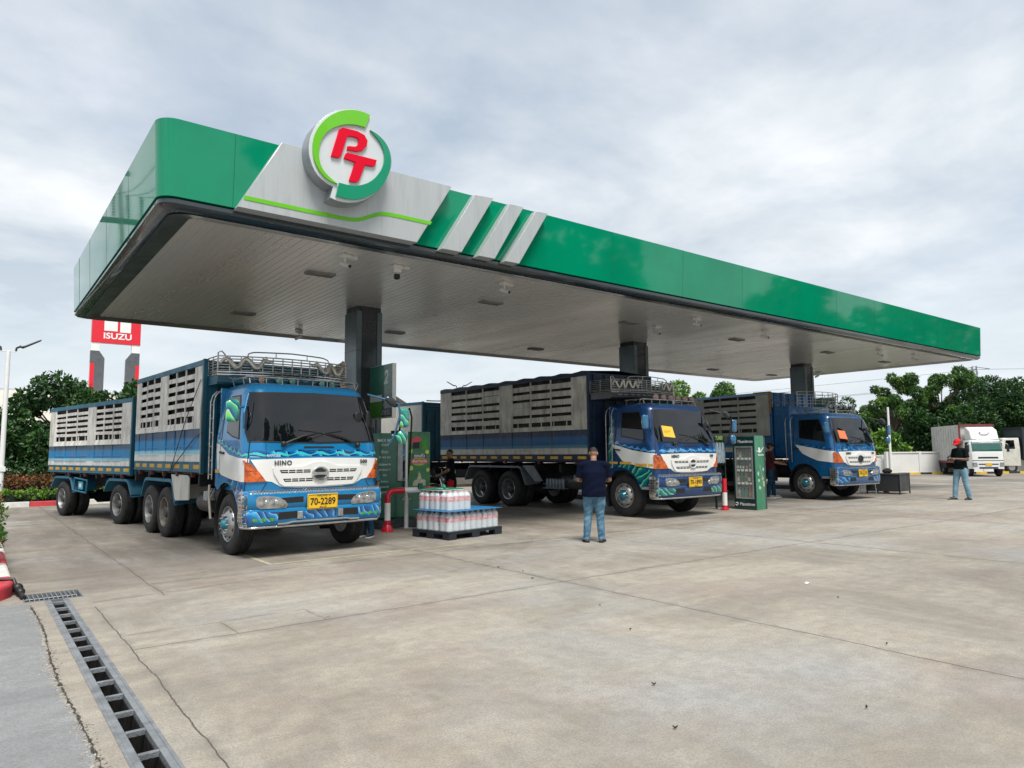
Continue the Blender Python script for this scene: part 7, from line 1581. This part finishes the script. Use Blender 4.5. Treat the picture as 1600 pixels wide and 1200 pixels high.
# white box truck and dark truck
def box_truck(label, loc, rz, sc, cabm, boxm, frame, writing=True, h=3.75, L=5.6):
    t_ = thing('box_truck', label, 'truck', loc, rz, None, sc); sfc = Surf([(.55, 1.05, .0), (1.2, 1.06, .0), (1.85, 1.06, .05), (2.55, .98, .28), (2.62, .95, .34)], .18, 1.5, .04); F, Sd = sfc.F, sfc.Sd
    q = np.linspace(-(sfc.W0 + sfc.arc + sfc.SL), sfc.W0 + sfc.arc + sfc.SL, 41); zz = [.55, .8, 1.2, 1.6, 1.85, 2.2, 2.55, 2.62]; b = MB(); vs = []; fs = []; n = len(q)
    for z in zz: vs += [sfc.P(float(a), z) for a in q]
    for i in range(len(zz) - 1):
        for j in range(n - 1): fs.append((i * n + j, i * n + j + 1, (i + 1) * n + j + 1, (i + 1) * n + j))
    fs.append(tuple((len(zz) - 1) * n + j for j in range(n))); b.add(vs, fs); b.build('cab', cabm, t_, fix=False)
    b = MB(); sfc.patch(b, [F(-.96, 1.80), F(.96, 1.80), F(.92, 2.50), F(-.92, 2.50)], .002, .006); b.build('windshield', M('glass_green', (.02, .10, .08), .05, coat=1), t_)
    b = MB(); sfc.patch(b, [F(-.9, 2.36), F(.9, 2.36), F(.88, 2.49), F(-.88, 2.49)], .009, .002); b.build('sun_strip', M('strip_grey', (.25, .3, .3), .4), t_)
    for s_ in (-1, 1):
        b = MB(); sfc.patch(b, [Sd(s_, .4, 1.8), Sd(s_, 1.15, 1.8), Sd(s_, 1.15, 2.45), Sd(s_, .55, 2.45)], .002, .005); b.build('side_window', glass, t_)
        b = MB(); sfc.patch(b, [F(s_ * .70, .72), F(s_ * 1.0, .72), F(s_ * 1.0, 1.0), F(s_ * .72, 1.0)], .002, .02); b.build('headlight', lens, t_, bevel=.01)
        b = MB(); x = 1.06 + .22; b.box(*sorted((s_ * (x - .08), s_ * (x + .08))), -.05, .03, 1.75, 2.25); b.mi = 1; b.tube([(s_ * 1.0, .2, 2.4), (s_ * x, .0, 2.3), (s_ * x, 0, 1.7), (s_ * 1.05, .1, 1.65)], .015); b.build('mirror', [black, white], t_, bevel=.02)
    b = MB(); sfc.patch(b, [F(-.66, 1.28), F(.66, 1.28), F(.62, 1.40), F(-.62, 1.40)], .002, .004); sfc.patch(b, [F(-1.0, 1.12), F(1.0, 1.12), F(1.0, 1.16), F(-1.0, 1.16)], .002, .004); sfc.patch(b, [F(-.64, .84), F(.64, .84), F(.64, .92), F(-.64, .92)], .002, .004); b.build('grille', black, t_)
    b = MB(); sfc.patch(b, [F(-.60, .56), F(.60, .56), F(.60, .68), F(-.60, .68)], .002, .01); b.build('lower_bumper', M('bumper_navy', (.02, .03, .07), .4), t_)
    b = MB(); yy = sfc.P(0, .9, .012).y; b.box(-.2, .2, yy - .02, yy, .78, .96); b.build('number_plate', yellow, t_)
    if writing:
        # wind deflector with a round swoosh mark
        b = MB(); b.prism([(.30, 2.62), (1.45, 2.62), (1.45, 3.55), (1.1, 3.55), (.55, 3.30)], -.90, .90, 'yz'); df = b.build('wind_deflector', cabm, t_, bevel=.08, seg=3)
        b = MB(); P_ = [(.0 + .30 * math.cos(a), 3.12 + .14 * math.sin(a)) for a in np.linspace(2.2, 6.4, 16)]; b.tube([(x, .47 + (z - 3.12) * .37 - .04, z) for x, z in P_], .02, 6); b.build('round_mark', darkgrey, df)
        text('lettering', 'ห้างหุ้นส่วน ขนส่ง', .13, white, t_, Matrix.Translation((0, sfc.P(0, 2.43, .02).y - .004, 2.43)) @ Matrix.Rotation(R_(-18), 4, 'X') @ FRONT, .002, .003)
    x_ = 1.12; b = MB(); b.box(-x_, x_, 1.7, 1.7 + L, 1.0, h)
    for k in range(12):
        y = 1.8 + (L - .2) * k / 11
        for s_ in (-1, 1): b.box(*sorted((s_ * x_, s_ * (x_ + .03))), y - .03, y + .03, 1.1, h - .1)
    b.build('cargo_box', boxm, t_); b = MB(); 
    for s_ in (-1, 1):
        b.box(*sorted((s_ * (x_ - .06), s_ * (x_ + .04))), 1.66, 1.78, .95, h + .03); b.box(*sorted((s_ * (x_ - .06), s_ * (x_ + .045))), 1.7, 1.7 + L, .92, 1.08)
    b.box(-x_, x_, 1.62, 1.70, h - .12, h + .03); b.build('box_frame', frame, t_)
    b = MB(); b.box(-.4, .4, .3, 1.6 + L, .55, .95); b.box(-1.1, 1.1, 1.6 + L * .55, 1.6 + L * .9, .5, .95); b.build('chassis_frame', blackm, t_)
    for s_ in (-1, 1):
        for y in (.85, 1.7 + L * .7):
            bw = MB(); bw.lathe([(.26, -.13), (.40, -.13), (.44, -.08), (.44, .08), (.40, .13), (.26, .13)], 'x', c=(s_ * .92, y, .44), n=26, cap=False); o = bw.build('wheel', rubber, t_)
            bw = MB(); bw.lathe([(.27, .0), (.25, .10), (.10, .06), (.001, .09)], 'x', c=(s_ * .92, y, .44), n=20) if s_ > 0 else bw.lathe([(.27, .0), (.25, -.10), (.10, -.06), (.001, -.09)], 'x', c=(s_ * .92, y, .44), n=20); bw.build('rim', rimw, o)
    return t_
boxw = grime(M('box_white', (.56, .56, .53), .6, var=.12), (.25, .2, .15), .5, 1.2, (1, 1, .3))
box_truck('white box truck facing the camera by the right boundary wall', (45.9, 15.2, 0), R_(-50), .80, M('cab_plain_white', (.74, .75, .74), .3, coat=.6, var=.04), boxw, M('box_frame_maroon', (.20, .04, .04), .6))
box_truck('dark covered truck cut off by the right edge, parked beyond the white one', (53.0, 17.4, 0), R_(-130), .86, M('cab_cream', (.60, .60, .54), .35, coat=.5), M('box_charcoal', (.03, .045, .055), .6, var=.2), M('box_frame_dark', (.02, .025, .03), .6), writing=False, h=3.4, L=7)
# lattice pylon and lines
py = thing('power_pylon', 'distant grey lattice power pylon above the right trees', 'pylon', (142, 48.2, 0), R_(-60)); b = MB(); stl = M('pylon_steel', (.16, .18, .19), .6, .3)
for sx in (-1, 1):
    for sy in (-1, 1): b.tube([(sx * 2, sy * 2, 0), (sx * .5, sy * .5, 12), (sx * .3, sy * .3, 16.2)], .06, 4)
for k in range(16):
    z = k; w0 = 2 - 1.5 * min(1, z / 12); w1 = 2 - 1.5 * min(1, (z + 1) / 12)
    for s_ in (-1, 1): b.tube([(-w0 * s_, -w0, z), (w1 * s_, -w1, z + 1)], .04, 4); b.tube([(-w0 * s_, w0, z), (w1 * s_, w1, z + 1)], .04, 4)
for z, l in ((13, 3.6), (15.6, 2.4)):
    b.tube([(-l, 0, z), (0, 0, z + .5), (l, 0, z)], .06, 4); b.tube([(-l, 0, z), (l, 0, z)], .05, 4)
b.build('lattice', stl, py)
for i, (dz, dx) in enumerate(((13, -3.4), (13, 3.4), (15.6, 0))):
    b = MB(); P_ = [(142 + dx * .5 + (t * 90), 48 + dx * .8 + t * -160, dz - 2.2 * math.sin(abs(t % 1) * PI)) for t in np.linspace(0, 1, 14)]; b.tube(P_, .035, 4); P_ = [(142 + dx * .5 - t * 30, 48 + dx * .8 + t * 190, dz - 2.2 * math.sin(t * PI)) for t in np.linspace(0, 1, 14)]; b2 = MB(); b2.tube(P_, .035, 4)
    lb = ['lower left', 'lower right', 'top'][i]
    tag(b.build('power_line', stl), f'{lb} power line sagging away to the right of the pylon', 'power line', 'power lines'); tag(b2.build('power_line', stl), f'{lb} power line sagging away to the left of the pylon', 'power line', 'power lines')

# ================================================================= out of frame surroundings that the glossy fascia mirrors, and trees added for windscreen reflections
g3 = 'trees across the road behind the photographer'
for i, (x, y, h_) in enumerate([(40, -4, 11.5), (49, -7, 12.5), (58, -3, 12.5), (68, -6, 14), (80, -4, 15), (33, -12, 11), (10.5, -7, 15.5), (16.5, -9, 13.5), (24, -8, 15)]):  # last three are added unseen, for dark shapes reflected in the windscreens
    tree(f'{["first", "second", "third", "fourth", "fifth", "sixth", "added seventh", "added eighth", "added ninth"][i]} tall tree across the road behind the camera', (x, y, 0), h_, 4.2, 4.2, 4000, .7, md, 90 + i, group=g3, cr=.3)
up = thing('utility_pole', 'utility pole with crossarm and insulators, mirrored in the left canopy end', 'utility pole', (-1.6, 31, 0)); b = MB(); b.tube([(0, 0, 0), (0, 0, 14)], [.2, .12], 10); b.build('pole', isl, up)
b = MB(); b.box(-1.6, 1.6, -.08, .08, 10.6, 10.8); b.box(-.7, .7, -.08, .08, 12.6, 12.76); b.build('crossarm', M('arm_dark', (.03, .06, .06), .6), up)
for x in (-1.4, -.5, .5, 1.4):
    b = MB(); b.lathe([(.05, 10.8), (.05, 10.9)] + [v for k in range(8) for v in ((.13, 10.92 + k * .12), (.05, 10.97 + k * .12))], 'z', c=(x, 0, 0), n=10); b.build('insulator', M('insulator_dark', (.03, .07, .06), .3), up)
    b = MB(); b.tube([(x - 1.0 + 2.0 * abs(t) * 0, t * 22, 11.8 - 2.2 * math.sin(abs(t) * PI)) for t in np.linspace(-.95, 1, 20)], .018, 4); b.build('wire', black, up)
